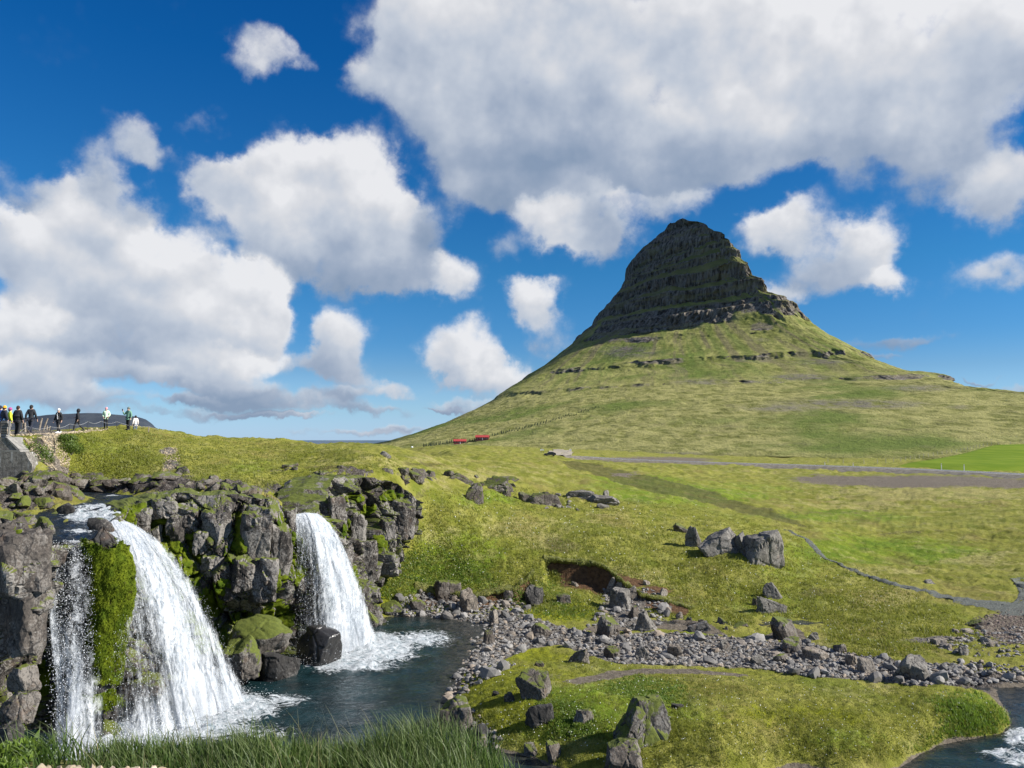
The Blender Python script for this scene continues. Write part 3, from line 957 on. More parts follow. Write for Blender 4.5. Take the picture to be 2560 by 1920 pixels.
def relief(x, y, z, mk):
    P = P3(x, y)
    yy = np.asarray(y).ravel()
    far = np.clip(yy / 60.0, 0.6, 3.2)
    hum = fbm(P * 0.55, 3, 21) * 0.16 * far + np.abs(fbm(P * 1.6, 3, 31)) * 0.19 * np.clip(far, .6, 1.4) + fbm(P * np.array([.12, .2, 1]), 2, 41) * 0.25 * far
    f1, f2, cid, vec = worley(P * 0.9, 55)
    rockd = (cid - .3) * 0.55 + fbm(P * 2.2, 3, 61) * 0.35
    smooth = 1 - 0.85 * np.clip(np.maximum(mk['gravel'], mk['mud']), 0, 1)
    inn = (proj(x, y, z)[1] > 1640)                    # the mown-looking islet is smoother
    hum = hum * smooth * np.where(inn, 0.8, 1.0) + fbm(P * 3.4, 3, 45) * 0.07 * np.clip(2.2 - far, 0, 1.5) * smooth - 0.2 * np.clip(mk['heath'], 0, 1) * (yy > 90)
    bar = in_poly(*proj(x, y, z), BAR)
    hum = np.where(bar, np.abs(hum) * .5, hum)
    return hum + rockd * np.clip(mk['rock'], 0, 1) * np.where(yy < 70, .8, .4)


# ------------------------------------------------------------------ the ground sheet
NC, NRW = 800, 600
cu = np.linspace(-520, 3080, NC)
ry = np.concatenate([np.geomspace(23.5, 92, 440), np.geomspace(92.6, 640, NRW - 440)])
ca = (cu - 1280) / F
GX = (ca[None, :] * ry[:, None]).ravel()
GY = np.broadcast_to(ry[:, None], (NRW, NC)).ravel()
GZ = base_height(GX, GY)
GM = masks(GX, GY, GZ)


def blur(a, n=2):
    a = np.asarray(a, float).reshape(NRW, NC)
    for _ in range(n):
        for ax in (0, 1):
            p_ = np.pad(a, [(1, 1) if k == ax else (0, 0) for k in (0, 1)], 'edge')
            a = (np.take(p_, range(0, a.shape[ax]), ax) + 2 * a + np.take(p_, range(2, a.shape[ax] + 2), ax)) / 4
    return a.ravel()


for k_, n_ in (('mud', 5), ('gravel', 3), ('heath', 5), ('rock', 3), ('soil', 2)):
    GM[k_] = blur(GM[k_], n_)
GZ2 = GZ + relief(GX, GY, GZ, GM)
GZ2[GY > 570] -= (GY[GY > 570] - 570) * 0.25
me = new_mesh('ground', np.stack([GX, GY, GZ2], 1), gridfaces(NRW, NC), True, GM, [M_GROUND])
ground = link('ground', me, kind='structure')


_G0, _G2 = GZ.reshape(NRW, NC), GZ2.reshape(NRW, NC)
_GM = {k: np.asarray(val, float).reshape(NRW, NC) for k, val in GM.items()}


def _cell(x, y):
    x = np.asarray(x, float).ravel()
    y = np.asarray(y, float).ravel()
    fc = np.clip((x / y - ca[0]) / (ca[-1] - ca[0]) * (NC - 1), 0, NC - 1.001)
    fr = np.clip(np.interp(y, ry, np.arange(NRW)), 0, NRW - 1.001)
    i, j = fr.astype(int), fc.astype(int)
    return i, j, fr - i, fc - j


def lookup(G, x, y):
    """bilinear reading of the finished ground sheet"""
    i, j, a, b = _cell(x, y)
    return (G[i, j] * (1 - b) + G[i, j + 1] * b) * (1 - a) + (G[i + 1, j] * (1 - b) + G[i + 1, j + 1] * b) * a


def ground_z(x, y):
    return lookup(_G2, x, y)


def bare_z(x, y):
    return lookup(_G0, x, y)


def mask_at(x, y):
    return {k: lookup(g, x, y) for k, g in _GM.items()}


def hit(u, v):
    """where the sight lines through photo pixels meet the ground"""
    u = np.atleast_1d(np.asarray(u, float))
    v = np.atleast_1d(np.asarray(v, float))
    out = []
    for s in range(0, len(u), 4000):
        a, r = ray(u[s:s + 4000], v[s:s + 4000])
        fc = np.clip((a - ca[0]) / (ca[-1] - ca[0]) * (NC - 1), 0, NC - 1.001)
        j = fc.astype(int)
        b = (fc - j)[:, None]
        Z = _G0.T[j] * (1 - b) + _G0.T[j + 1] * b
        D_ = CAMZ + r[:, None] * ry - Z
        neg = D_ <= 0
        k = np.where(neg.any(1), np.maximum(np.argmax(neg, 1), 1), NRW - 1)
        i = np.arange(len(k))
        d0, d1 = D_[i, k - 1], D_[i, k]
        tt = np.clip(d0 / np.where(d0 - d1 == 0, 1, d0 - d1), 0, 1)
        Y = ry[k - 1] + (ry[k] - ry[k - 1]) * tt
        out.append(np.stack([a * Y, Y, CAMZ + r * Y], 1))
    return np.concatenate(out)


# ------------------------------------------------------------------ the mountain
def vz(z, Y):
    return proj(np.zeros_like(np.asarray(Y, float)), np.asarray(Y, float), np.asarray(z, float))[1]


SL = 2560 / 2212.0
LEFT = np.array([(1470, 477.5), (1440, 487), (1425, 510), (1405, 525), (1365, 555), (1353, 580), (1350, 605), (1340, 625), (1325, 645), (1305, 665), (1280, 700), (1255, 725),
                 (1220, 755), (1175, 790), (1120, 825), (1070, 860), (1020, 888), (960, 915), (900, 936), (830, 955), (770, 966), (700, 980), (600, 1000)]) * SL
RIGHT = np.array([(1472, 477.5), (1484, 482), (1510, 489), (1540, 493), (1560, 510), (1590, 540), (1607, 570), (1622, 584), (1645, 613), (1690, 645), (1735, 680), (1760, 706), (1810, 735),
                  (1850, 757), (1900, 781), (1950, 800), (2000, 806), (2040, 814), (2070, 828), (2110, 845), (2160, 860), (2212, 873), (2400, 905), (2700, 945), (3000, 980), (3200, 1000)]) * SL
NOSE = np.array([(-15, 270), (3, 330), (15, 430), (30, 540), (50, 690), (70, 830), (85, 930), (100, 1000), (128, 1100), (150, 1165), (200, 1290), (260, 1385), (300, 1435), (400, 1530), (440, 1580), (470, 1640), (484, 1668), (500, 1672)])
YLT = np.array([(-15, 1150), (20, 1240), (80, 1420), (150, 1700), (250, 1860), (400, 1900), (470, 1780), (485, 1675)])
YRT = np.array([(-15, 900), (20, 980), (90, 1180), (150, 1380), (250, 1540), (400, 1630), (470, 1660), (485, 1672)])
BANDS_V = [(567, 579, .8), (592, 602, .9), (612, 622, .85), (632, 645, .9), (664, 690, 1.0), (704, 730, 1.0), (744, 756, .9), (759, 796, 1.0), (812, 826, .45), (878, 890, .75), (938, 948, .6), (985, 993, .3)]
zz = np.linspace(-14, 484.5, 1600)
vn_ = vz(zz, np.interp(zz, NOSE[:, 0], NOSE[:, 1]))
gs = np.ones_like(zz)
bandm = np.zeros_like(zz)
for (v0, v1, s_) in BANDS_V:
    inb = sstep(v1 + 2, v1 - 2, vn_) * sstep(v0 - 2, v0 + 2, vn_)
    gs -= inb * 0.95 * s_
    bandm = np.maximum(bandm, inb * s_)
gint = np.cumsum(gs)
# ledges make up for the steep bands locally
loc_id = np.convolve(gs, np.ones(120) / 120, 'same')
gs2 = gs / np.maximum(loc_id, 0.25)
gint = np.cumsum(gs2)
gint = zz[0] + (gint - gint[0]) / (gint[-1] - gint[0]) * (zz[-1] - zz[0])

_dz = gint - zz
_k = 230
_dz = _dz - np.convolve(np.pad(_dz, _k // 2, 'edge'), np.ones(_k) / _k, 'same')[_k // 2:_k // 2 + len(zz)]
gint = zz + _dz

NZ, NPH = 430, 860
vrow = np.linspace(1166, 552.5, NZ)
order = np.argsort(vn_)
zrow = np.interp(vrow, vn_[order], zz[order])
zrow = np.clip(np.maximum.accumulate(zrow), -14, 484.5)
ph = np.linspace(-90, 90, NPH)
back = np.linspace(90, 270, 82)[1:-1]
PH = np.radians(np.concatenate([ph, back]))
NP = len(PH)
ZG = np.broadcast_to(zrow[:, None], (NZ, NP)).copy()
cosb = np.cos(PH)[None, :]
sinb = np.sin(PH)[None, :]
EXN = 0.30
# strength of the terraces varies along each ledge
nA = fbm(P3(np.broadcast_to(PH * 4.0, (NZ, NP)), ZG / 55.0, np.zeros((NZ, NP))), 4, 71).reshape(NZ, NP)
nB = fbm(P3(np.broadcast_to(PH * 11.0, (NZ, NP)), ZG / 26.0, np.zeros((NZ, NP)) + 3), 3, 75).reshape(NZ, NP)
zw = ZG + nA * 9.0 + nB * 4.0
stren = np.clip(0.60 + 1.3 * nA + 0.7 * nB + 0.60 * sstep(250, 330, ZG), 0, 1) * np.clip(np.abs(np.broadcast_to(cosb, (NZ, NP))) * 2.6, 0.6, 1)
ze = zw + (np.interp(zw, zz, gint) - zw) * stren
ze = ze - (nA * 9.0 + nB * 4.0)
ze = ZG + (ze - ZG) * sstep(6, 26, ZG) * sstep(482, 440, ZG)
ze = np.clip(ze, -14, 484.0)
bm = np.interp(zw, zz, bandm) * np.clip(stren * 1.35, 0, 1)
Yl = np.interp(ze, YLT[:, 0], YLT[:, 1])
Yr = np.interp(ze, YRT[:, 0], YRT[:, 1])
Yn = np.interp(ze, NOSE[:, 0], NOSE[:, 1])
uL = np.interp(vz(ze, Yl), LEFT[:, 1], LEFT[:, 0])
uR = np.interp(vz(ze, Yr), RIGHT[:, 1], RIGHT[:, 0])
XL = ray(uL, 800)[0] * Yl / 1.0
XR = ray(uR, 800)[0] * Yr / 1.0
cc = np.broadcast_to(sinb, (NZ, NP))
ex = np.where(cc < 0, EXN + cc * (1 + EXN), EXN + cc * (1 - EXN))
f = (ex + 1) / 2
XX = XL + (XR - XL) * f
Ymid = Yl + (Yr - Yl) * f
YnX = Yl + (Yr - Yl) * (EXN + 1) / 2
D = np.maximum(YnX - Yn, 1.0)
cb = np.broadcast_to(cosb, (NZ, NP))
Dback = np.minimum(D, 60 + (484 - ze) * 1.1)
YY = np.where(cb > 0, Ymid - D * np.abs(cb) ** np.where(cc < 0, 0.92 - 0.36 * sstep(0, -.6, cc) * sstep(30, 110, ZG), 0.92), Ymid + Dback * np.abs(cb))
# keep each ring inside the outline seen from the falls (the near side of a ring bulges past its ends)
nose_i = int(np.argmin(np.abs(np.degrees(PH))))
for it in range(2):
    vq = proj(XX, YY, ze)[1]
    xn = XX[:, nose_i:nose_i + 1]
    front = np.broadcast_to(cosb > -.02, (NZ, NP))
    aR = ray(np.interp(vq, RIGHT[:, 1], RIGHT[:, 0]), vq)[0]
    aL = ray(np.interp(vq, LEFT[:, 1], LEFT[:, 0]), vq)[0]
    dxr = XX - xn
    kR = np.where(front & (dxr > 8), (aR * YY - xn) / np.where(np.abs(dxr) < 8, 8, dxr), 9).min(1)
    kL = np.where(front & (dxr < -8), (aL * YY - xn) / np.where(np.abs(dxr) < 8, -8, dxr), 9).min(1)
    kR = np.clip(kR, .45, 1.25)[:, None]
    kL = np.clip(kL, .45, 1.25)[:, None]
    ker = np.ones(5) / 5
    kR = np.convolve(np.pad(kR[:, 0], 2, 'edge'), ker, 'valid')[:, None]
    kL = np.convolve(np.pad(kL[:, 0], 2, 'edge'), ker, 'valid')[:, None]
    XX = xn + dxr * np.where(dxr > 0, kR, kL)
# fluting of the rock bands, gullies and general roughness
P = np.stack([XX.ravel(), YY.ravel(), ZG.ravel()], 1)
fl = np.abs(fbm(P * np.array([.055, .055, .012]), 4, 81)).reshape(NZ, NP)
fl2 = fbm(P * np.array([.16, .16, .05]), 3, 85).reshape(NZ, NP)
lowf = fbm(P * 0.008, 3, 87).reshape(NZ, NP)
rough_ = fbm(P * np.array([.03, .03, .05]), 4, 88).reshape(NZ, NP)
edge = np.clip(np.abs(cb) * 3.5, 0.10, 1)
amp = np.clip((YY - 300) / 500, 0.15, 1)
dsp = (bm * (fl * 20.0 - 5.0 + fl2 * 5.0) + lowf * 12.0 * (1 - .6 * bm) + rough_ * 3.0) * edge * amp
nx = np.where(cc < 0, cc, cc)
L_ = np.hypot(cc, cb)
XX2 = XX - dsp * cc / L_ * -1.0 * 0 - dsp * cc * 0.7 * (np.abs(cb) > .12)
YY2 = YY + dsp * cb
ZZ2 = ZG + (rough_ * 2.2 + fl2 * 1.2) * np.clip(edge, 0.2, 1) * np.clip((484.5 - ZG) / 20, 0, 1) * amp
topw = sstep(440, 484, ZG)
ZZ2 = ZZ2 + topw * fbm(P * np.array([.07, .02, .02]), 4, 95).reshape(NZ, NP) * 9.0
VV = np.stack([XX2.ravel(), YY2.ravel(), ZZ2.ravel()], 1)


def mountain_material():
    m, t = mat('mountain_slope')
    pos = t.pos()
    streak = t.vm('MULTIPLY', pos, (1.0, 0.5, 0.22))
    n_b = t.noise(pos, 0.0062, 5.0, 0.6)
    n_s = t.noise(streak, 0.055, 6.0, 0.68)
    tus = t.vm('MULTIPLY', pos, (0.55, 0.22, 1.6))
    n_t = t.noise(tus, 0.14, 5.0, 0.72)
    n_f = t.noise(pos, 0.5, 4.0, 0.7)
    low = t.attr('low')
    hi = t.n('ShaderNodeSeparateXYZ', {0: pos}).outputs[2]
    g1 = t.mix(t.mr(n_s, 0.34, 0.64), (0.142, 0.156, 0.036), (0.282, 0.274, 0.092))  # blue raised in the grass colours for a slight haze effect
    g2 = t.mix(t.mr(n_t, 0.34, 0.62), (0.130, 0.136, 0.034), (0.300, 0.282, 0.106))
    c = t.mix(low, g1, g2)
    c = t.mix(t.mr(n_b, 0.50, 0.66), c, (0.110, 0.145, 0.030))
    c = t.mix(t.math('MULTIPLY', t.mr(n_f, 0.58, 0.75), 0.55), c, (0.062, 0.064, 0.026))
    c = t.mix(t.math('MULTIPLY', t.mr(t.noise(pos, 0.02, 5.0, 0.7), 0.56, 0.72), 0.5), c, (0.150, 0.128, 0.072))
    gl = t.attr('gully')
    mid = t.math('MULTIPLY', t.mr(hi, 60, 130), t.mr(hi, 330, 250))
    c = t.mix(t.math('MULTIPLY', t.math('MULTIPLY', t.mr(gl, 0.10, 0.34), 0.62), mid), c, (0.150, 0.124, 0.078))
    c = t.mix(t.math('MULTIPLY', t.math('MULTIPLY', t.mr(gl, -0.06, -0.30), 0.55), mid), c, (0.110, 0.150, 0.034))
    gz = t.math('MULTIPLY', t.mr(t.attr('scree'), 0.25, 0.75), t.mr(n_t, 0.35, 0.60))
    c = t.mix(t.math('MULTIPLY', gz, 0.85), c, t.mix(n_f, (0.085, 0.075, 0.062), (0.21, 0.19, 0.165)))
    fl_ = t.mr(t.noise(t.vm('MULTIPLY', pos, (1.0, 1.0, 0.25)), 0.16, 5.0, 0.7), 0.34, 0.64)
    rockc = t.mix(fl_, (0.034, 0.030, 0.026), (0.215, 0.190, 0.158))
    rockc = t.mix(t.math('MULTIPLY', t.mr(n_f, 0.58, 0.7), 0.5), rockc, (0.115, 0.115, 0.050))
    c = t.mix(t.math('MULTIPLY', t.mr(hi, 250, 320), .62), c, (0.130, 0.120, 0.052))
    led = t.mr(t.attr('ledge'), 0.08, 0.26)
    rockc = t.mix(t.math('MULTIPLY', led, 0.60), rockc, (0.190, 0.172, 0.088))
    rf = t.mr(t.math('ADD', t.attr('rocky'), t.math('MULTIPLY', t.math('SUBTRACT', n_s, 0.5), 0.9)), 0.38, 0.58)
    c = t.mix(rf, c, rockc)
    h = t.math('ADD', t.math('MULTIPLY', n_t, 1.0), t.math('MULTIPLY', n_f, 0.5))
    pr = t.principled(Base_Color=c, Roughness=0.95, Normal=t.bump(h, 0.9, 3.0))
    pr.inputs['Specular IOR Level'].default_value = 0.1
    t.out(pr.outputs[0])
    return m


M_MOUNT = mountain_material()
faces = gridfaces(NZ, NP, True)
me = new_mesh('mountain', VV, faces, True, None, [M_MOUNT])
nrm = np.empty(len(VV) * 3, np.float32)
me.vertices.foreach_get('normal', nrm)
nz_ = nrm.reshape(-1, 3)[:, 2]
uu, vv = proj(VV[:, 0], VV[:, 1], VV[:, 2])
rocky = 0.75 * bm.ravel() + 0.75 * sstep(0.62, 0.40, nz_) + 0.20 * sstep(215, 300, VV[:, 2]) + 0.24 * sstep(380, 440, VV[:, 2]) + 0.22 * sstep(1800, 1640, uu) * sstep(170, 260, VV[:, 2]) - 0.5 * sstep(40, 20, VV[:, 2])
rocky += img_blob(uu, vv, [(1900, 772, 130, 20, .55), (1700, 800, 130, 14, .45), (1560, 850, 90, 14, .45), (1660, 905, 90, 9, .5), (1905, 815, 38, 12, .9), (1560, 872, 60, 14, .5), (1655, 870, 110, 10, .3), (2390, 946, 50, 9, .7), (2270, 942, 60, 7, .5), (2300, 972, 60, 6, .4)])
rocky -= 0.5 * img_blob(uu, vv, [(1950, 850, 120, 30), (1780, 850, 90, 50), (1700, 920, 200, 20)])
scree = img_blob(uu, vv, [(2000, 943, 75, 9, 1.1), (1760, 955, 90, 9, .8), (2130, 1010, 230, 14, .9), (1960, 1020, 150, 14, .7), (2060, 905, 90, 12, .7), (1880, 900, 80, 10, .6), (1800, 790, 90, 16, .6), (1570, 880, 110, 22, .7), (2300, 970, 130, 12, .7), (2400, 1018, 60, 9, .6), (1560, 1080, 200, 10, .3), (1650, 1135, 260, 9, .6), (1900, 850, 40, 8, .6)])
gul = fbm(P3(np.broadcast_to(PH * 26.0, (NZ, NP)), ZG / 80.0 + nA * .6, np.zeros((NZ, NP)) + 9), 5, 97, .62)
ledge = fbm(P3(np.broadcast_to(PH * 5.0, (NZ, NP)), (ZG + nA * 8) / 5.5, np.zeros((NZ, NP)) + 4), 3, 99, .6)
for an, av in (('ledge', ledge), ('gully', gul), ('rocky', rocky), ('scree', scree), ('low', sstep(120, 75, VV[:, 2]))):
    a_ = me.attributes.new(an, 'FLOAT', 'POINT')
    a_.data.foreach_set('value', av.astype(np.float32))
link('mountain', me, kind='structure')


def slope_hit(u, v):
    """point of the mountain's near face seen at a photo pixel (for what stands on it)"""
    d_ = (uu - u) ** 2 + (vv - v) ** 2 + np.where(VV[:, 1] > 1300, 1e6, 0)
    i = np.argmin(d_)
    return VV[i]


# ------------------------------------------------------------------ far table mountain, sea
def mesa():
    prof = np.array([(-900, 1092), (-500, 1075), (-250, 1062), (-60, 1052), (60, 1043), (110, 1037), (150, 1033), (200, 1031), (250, 1031), (285, 1034), (320, 1037), (345, 1040), (366, 1047), (378, 1056), (388, 1066), (402, 1082), (420, 1099)])
    nu, nr = 260, 34
    us = np.linspace(-900, 420, nu)
    vs = np.interp(us, prof[:, 0], prof[:, 1])
    V = []
    for j in range(nr):
        k = j / (nr - 1)
        for i in range(nu):
            top = at(us[i], vs[i], 5200)
            zt = top[2]
            kk = k * 1.5
            if kk <= 1:      # face, steep near the top
                z = zt * (kk ** 0.75)
                y = 4300 + 900 * kk - (0 if kk < .55 else 200 * (kk - .55))
            else:
                z = zt * (1 - (kk - 1) * .4)
                y = 5110 + 1200 * (kk - 1) * 2
            V.append((top[0] * y / 5200.0, y, z - 8))
    V = np.array(V)
    n = fbm(V * np.array([.004, .004, .004]), 4, 131)
    n2 = fbm(V * np.array([.02, .006, .006]), 3, 133)
    V[:, 1] += n * 70 + n2 * 14
    m, t = mat('far_mountain_slope')
    pos = t.pos()
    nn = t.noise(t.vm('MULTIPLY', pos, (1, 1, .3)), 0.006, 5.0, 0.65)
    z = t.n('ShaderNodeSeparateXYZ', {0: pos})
    c = t.mix(t.mr(nn, 0.35, 0.65), (0.010, 0.019, 0.036), (0.034, 0.044, 0.056))  # bluish base colour stands in for the air haze of distance
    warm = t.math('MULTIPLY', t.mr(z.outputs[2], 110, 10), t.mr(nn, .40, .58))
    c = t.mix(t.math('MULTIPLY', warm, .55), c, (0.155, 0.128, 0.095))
    t.out(t.principled(Base_Color=c, Roughness=1.0).outputs[0])
    me = new_mesh('distant_hills', V, gridfaces(nr, nu), True, None, [m])
    link('distant_hills', me, kind='structure')


mesa()


def add_shade_cloud():
    """an added cloud out of view to the right, shaped for its shade; its shadow lies on the summit and the left flank"""
    rr = np.random.default_rng(77)
    sv = np.array(sd[:])
    qa = np.array([math.cos(R(SUN_AZ)) * -1, math.sin(R(SUN_AZ)), 0])
    wa = np.cross(sv, qa)
    wa *= np.sign(wa[2])
    Dv, Fc = ICO_C
    Vs, Fs, off = [], [], 0
    for i in range(84):
        q = 1490 + rr.uniform(-520, 480)
        edge_ = np.interp(q, [950, 1200, 1500, 1600, 1720], [180, 194, 214, 244, 232]) + 6 * math.sin(q / 23.0)
        r_ = rr.uniform(55, 90) if i < 44 else rr.uniform(90, 170)
        if i < 44:
            q = 970 + i * 23.0
            edge_ = np.interp(q, [950, 1200, 1500, 1600, 1720], [180, 194, 214, 244, 232]) + 6 * math.sin(q / 23.0)
        wv_ = edge_ + r_ * 1.05 + (0 if i < 44 else rr.uniform(60, 330))
        c = sv * (2250 + rr.uniform(-120, 120)) + qa * q + wa * wv_
        V = Dv * np.array([r_ * 1.15, r_ * 1.15, r_ * .9])
        V = V * (1 + .22 * fbm(V / 40 + i, 4, 900 + i))[:, None] + c
        Vs.append(V)
        Fs.append(Fc + off)
        off += len(V)
    m, t = mat('shade_cloud_white')
    pr = t.principled(Base_Color=(.9, .9, .92), Roughness=1.0)
    tl = t.n('ShaderNodeBsdfTranslucent', {'Color': (.85, .87, .9)})
    t.out(t.n('ShaderNodeMixShader', {0: .35, 1: pr.outputs[0], 2: tl.outputs[0]}).outputs[0])
    link('shade_cloud', new_mesh('shade_cloud', np.concatenate(Vs), np.concatenate(Fs), True, None, [m]), kind='stuff')  # unseen, added only to darken the summit and left flank


def ico(sub):
    bm = bmesh.new()
    bmesh.ops.create_icosphere(bm, subdivisions=sub, radius=1.0)
    V = np.array([v.co[:] for v in bm.verts])
    Fc = np.array([[v.index for v in f.verts] for f in bm.faces])
    bm.free()
    return V, Fc


ICO_C = ico(4)
add_shade_cloud()


def sea():
    m, t = mat('sea_water')
    pos = t.pos()
    n = t.noise(pos, 0.05, 5.0, 0.65)
    pr = t.principled(Base_Color=(0.018, 0.045, 0.07), Roughness=0.32, Normal=t.bump(n, 0.6, 1.5))
    t.out(pr.outputs[0])
    V = np.array([(-60000, 410, -12), (60000, 410, -12), (60000, 70000, -12), (-60000, 70000, -12)], float)
    me = new_mesh('sea', V, np.array([[0, 1, 2, 3]]), False, None, [m])
    link('sea', me, kind='structure')


sea()


# ------------------------------------------------------------------ the cliff round the pool
SEGL = np.concatenate([[0], np.cumsum(np.hypot(np.diff(cl_top[:, 0] + cl_bot[:, 0]), np.diff(cl_top[:, 1] + cl_bot[:, 1])) / 2)])
NH = 150


def cliff_part(i0, i1, seed):
    s0, s1 = SEGL[i0], SEGL[i1]
    ns = int((s1 - s0) / 0.052) + 2
    s = np.linspace(s0, s1, ns)
    T = np.stack([np.interp(s, SEGL, cl_top[:, k]) for k in range(3)], 1)
    B = np.stack([np.interp(s, SEGL, cl_bot[:, k]) for k in range(3)], 1)
    tang = np.gradient((T + B) / 2, axis=0)
    nr_ = np.stack([tang[:, 1], -tang[:, 0], np.zeros(ns)], 1)
    nr_ /= np.linalg.norm(nr_, axis=1)[:, None] + 1e-9
    ker = np.ones(15) / 15
    nr_ = np.stack([np.convolve(np.pad(nr_[:, k], 7, 'edge'), ker, 'valid') for k in range(3)], 1)
    h = np.linspace(0, 1, NH)
    Pg = B[None] + (T - B)[None] * h[:, None, None]
    H = np.broadcast_to(h[:, None], (NH, ns))
    Q = Pg.reshape(-1, 3)
    warp = np.stack([fbm(Q * .5, 3, 200), fbm(Q * .5, 3, 210), fbm(Q * .5, 3, 220)], 1) * 0.7
    w1 = worley((Q + warp) * np.array([.42, .42, .30]), 231)
    w2 = worley((Q + warp * .6) * np.array([1.15, 1.15, .8]), 241)
    w3 = worley(Q * np.array([2.8, 2.8, 2.1]), 251)
    rd = lambda c, k: np.stack([np.sin(c * 97 + k), np.cos(c * 173 + k), np.sin(c * 311 + k * 2) * .8], 1)
    d = (w1[2] - .5) * 1.5 + (w1[3] * rd(w1[2], 1)).sum(1) * 0.75
    d += (w2[2] - .5) * 0.55 + (w2[3] * rd(w2[2], 2)).sum(1) * 0.30
    d += (w3[2] - .5) * 0.16 + (w3[3] * rd(w3[2], 3)).sum(1) * 0.10
    d -= 0.55 * sstep(.10, .0, w1[1] - w1[0]) + 0.22 * sstep(.10, 0, w2[1] - w2[0]) + 0.06 * sstep(.1, 0, w3[1] - w3[0])
    d += fbm(Q * 3.5, 4, 261) * 0.09
    hh = H.ravel()
    u_, v_ = proj(Q[:, 0], Q[:, 1], Q[:, 2])
    under = img_blob(u_, v_, [(620, 1560, 110, 55, 1.5), (40, 1720, 90, 110, 1.6), (560, 1690, 90, 40, 1.0), (390, 1330, 40, 50, .9), (265, 1780, 60, 80, .8), (700, 1590, 50, 60, 1.2)])
    bul = img_blob(u_, v_, [(550, 1320, 60, 90, .7), (640, 1330, 60, 90, .8), (660, 1450, 60, 50, .7), (540, 1420, 50, 40, .5), (45, 1450, 60, 110, .6), (40, 1620, 70, 30, .4), (980, 1320, 50, 60, .5), (830, 1260, 40, 60, .3)])
    d = d - under * 2.2 + bul * 1.0
    d *= sstep(1.0, 0.90, hh) * 0.75 + 0.25 * sstep(1.02, .985, hh)
    Q2 = Q + (nr_[None] * np.ones((NH, 1, 1))).reshape(-1, 3) * d[:, None]
    Q2[:, 2] += fbm(Q * .9, 3, 271) * 0.30 * sstep(.75, 1.0, hh)
    # weathered cap that runs back under the turf
    cap = []
    last = Q2.reshape(NH, ns, 3)[-1]
    us = proj(T[:, 0], T[:, 1], T[:, 2])[0]
    cw = np.where((us > 90) & (us < 318), .10, .40)
    cw = np.where((us > 722) & (us < 800), .16, cw)
    cw = np.convolve(np.pad(cw, 10, 'edge'), np.ones(21) / 21, 'valid')
    for k in range(1, 9):
        c_ = last - nr_ * (cw * k)[:, None]
        c_ = c_.copy()
        c_[:, 2] += 0.10 * math.sin(k / 8 * math.pi * .9) - 0.06 * max(0, k - 5) - (.25 * k / 8) * (cw < .2) + fbm(c_ * 1.6, 4, 281) * 0.26
        cap.append(c_)
    allv = np.concatenate([Q2] + cap)
    return allv, NH + 8, ns


def sub_patch(V, nr, nc, center, name, parent, mats, lift=0.14, seed=0, thick=1.0):
    """moss cushion that follows a stretch of the rock face"""
    cu_, cv_, ru, rv = center
    G = V.reshape(nr, nc, 3)
    u_, v_ = proj(V[:, 0], V[:, 1], V[:, 2])
    q = ((u_ - cu_) / ru) ** 2 + ((v_ - cv_) / rv) ** 2
    q = q + fbm(V * 1.3, 3, 300 + seed) * 1.1
    inside = (q < 1).reshape(nr, nc)
    fm = inside[:-1, :-1] & inside[1:, :-1] & inside[:-1, 1:] & inside[1:, 1:]
    if fm.sum() < 6:
        return None
    fa = gridfaces(nr, nc).reshape(nr - 1, nc - 1, 4)[fm]
    idx, inv = np.unique(fa, return_inverse=True)
    sub = V[idx].copy()
    k = sstep(1.0, 0.4, q[idx])
    off = lift * (0.25 + thick * k * (0.6 + 0.9 * np.abs(fbm(sub * 3.0, 3, 310 + seed))) + 0.35 * fbm(sub * 9, 2, 320))
    dirv = np.array([0.12, -1.0, 0.25])
    sub = sub + dirv / np.linalg.norm(dirv) * off[:, None]
    sub[:, 2] -= 0.1 * k
    me = new_mesh(name, sub, inv.reshape(-1, 4), True, None, mats)
    return link(name, me, parent)


def fuzz(points, normals, n, size, seed, down=0.5):
    """little leaf blades standing on a surface (one triangle pair each)"""
    r = np.random.default_rng(seed)
    i = r.integers(0, len(points), n)
    b = points[i] + r.normal(0, size * .5, (n, 3)) * np.array([1, .4, 1])
    dirs = normals[i] * 1.0 + r.normal(0, .55, (n, 3)) + np.array([0, 0, -down])
    dirs /= np.linalg.norm(dirs, axis=1)[:, None]
    side = np.cross(dirs, r.normal(0, 1, (n, 3)))
    side /= np.linalg.norm(side, axis=1)[:, None]
    ln = size * r.uniform(.5, 1.3, n)[:, None]
    wd = ln * .22
    V = np.stack([b - side * wd, b + side * wd, b + dirs * ln], 1).reshape(-1, 3)
    Fc = np.arange(n * 3).reshape(n, 3)
    tip = np.tile([0, 0, 1.0], n)
    return V, Fc, tip


MOSSES = [(420, 1345, 50, 60), (400, 1445, 50, 50), (598, 1330, 14, 66), (520, 1510, 40, 40), (350, 1395, 40, 30), (610, 1545, 40, 20), (440, 1480, 40, 30), (405, 1392, 62, 42), (440, 1350, 40, 70), (470, 1400, 40, 60), (372, 1378, 34, 26), (460, 1440, 34, 40), (590, 1385, 34, 30), (500, 1570, 40, 60), (720, 1335, 24, 70), (745, 1385, 26, 80),
          (690, 1440, 26, 40), (640, 1420, 22, 30), (700, 1545, 44, 46), (545, 1610, 50, 40), (335, 1320, 40, 70), (35, 1345, 80, 24), (100, 1470, 14, 18), (60, 1730, 36, 60), (40, 1800, 34, 46), (110, 1690, 24, 60),
          (870, 1325, 16, 26), (905, 1290, 22, 16), (945, 1362, 26, 26), (885, 1245, 26, 14), (880, 1440, 22, 26), (925, 1270, 18, 14), (985, 1240, 34, 14), (820, 1300, 18, 40), (660, 1330, 20, 30), (560, 1470, 26, 26), (250, 1735, 30, 70)]
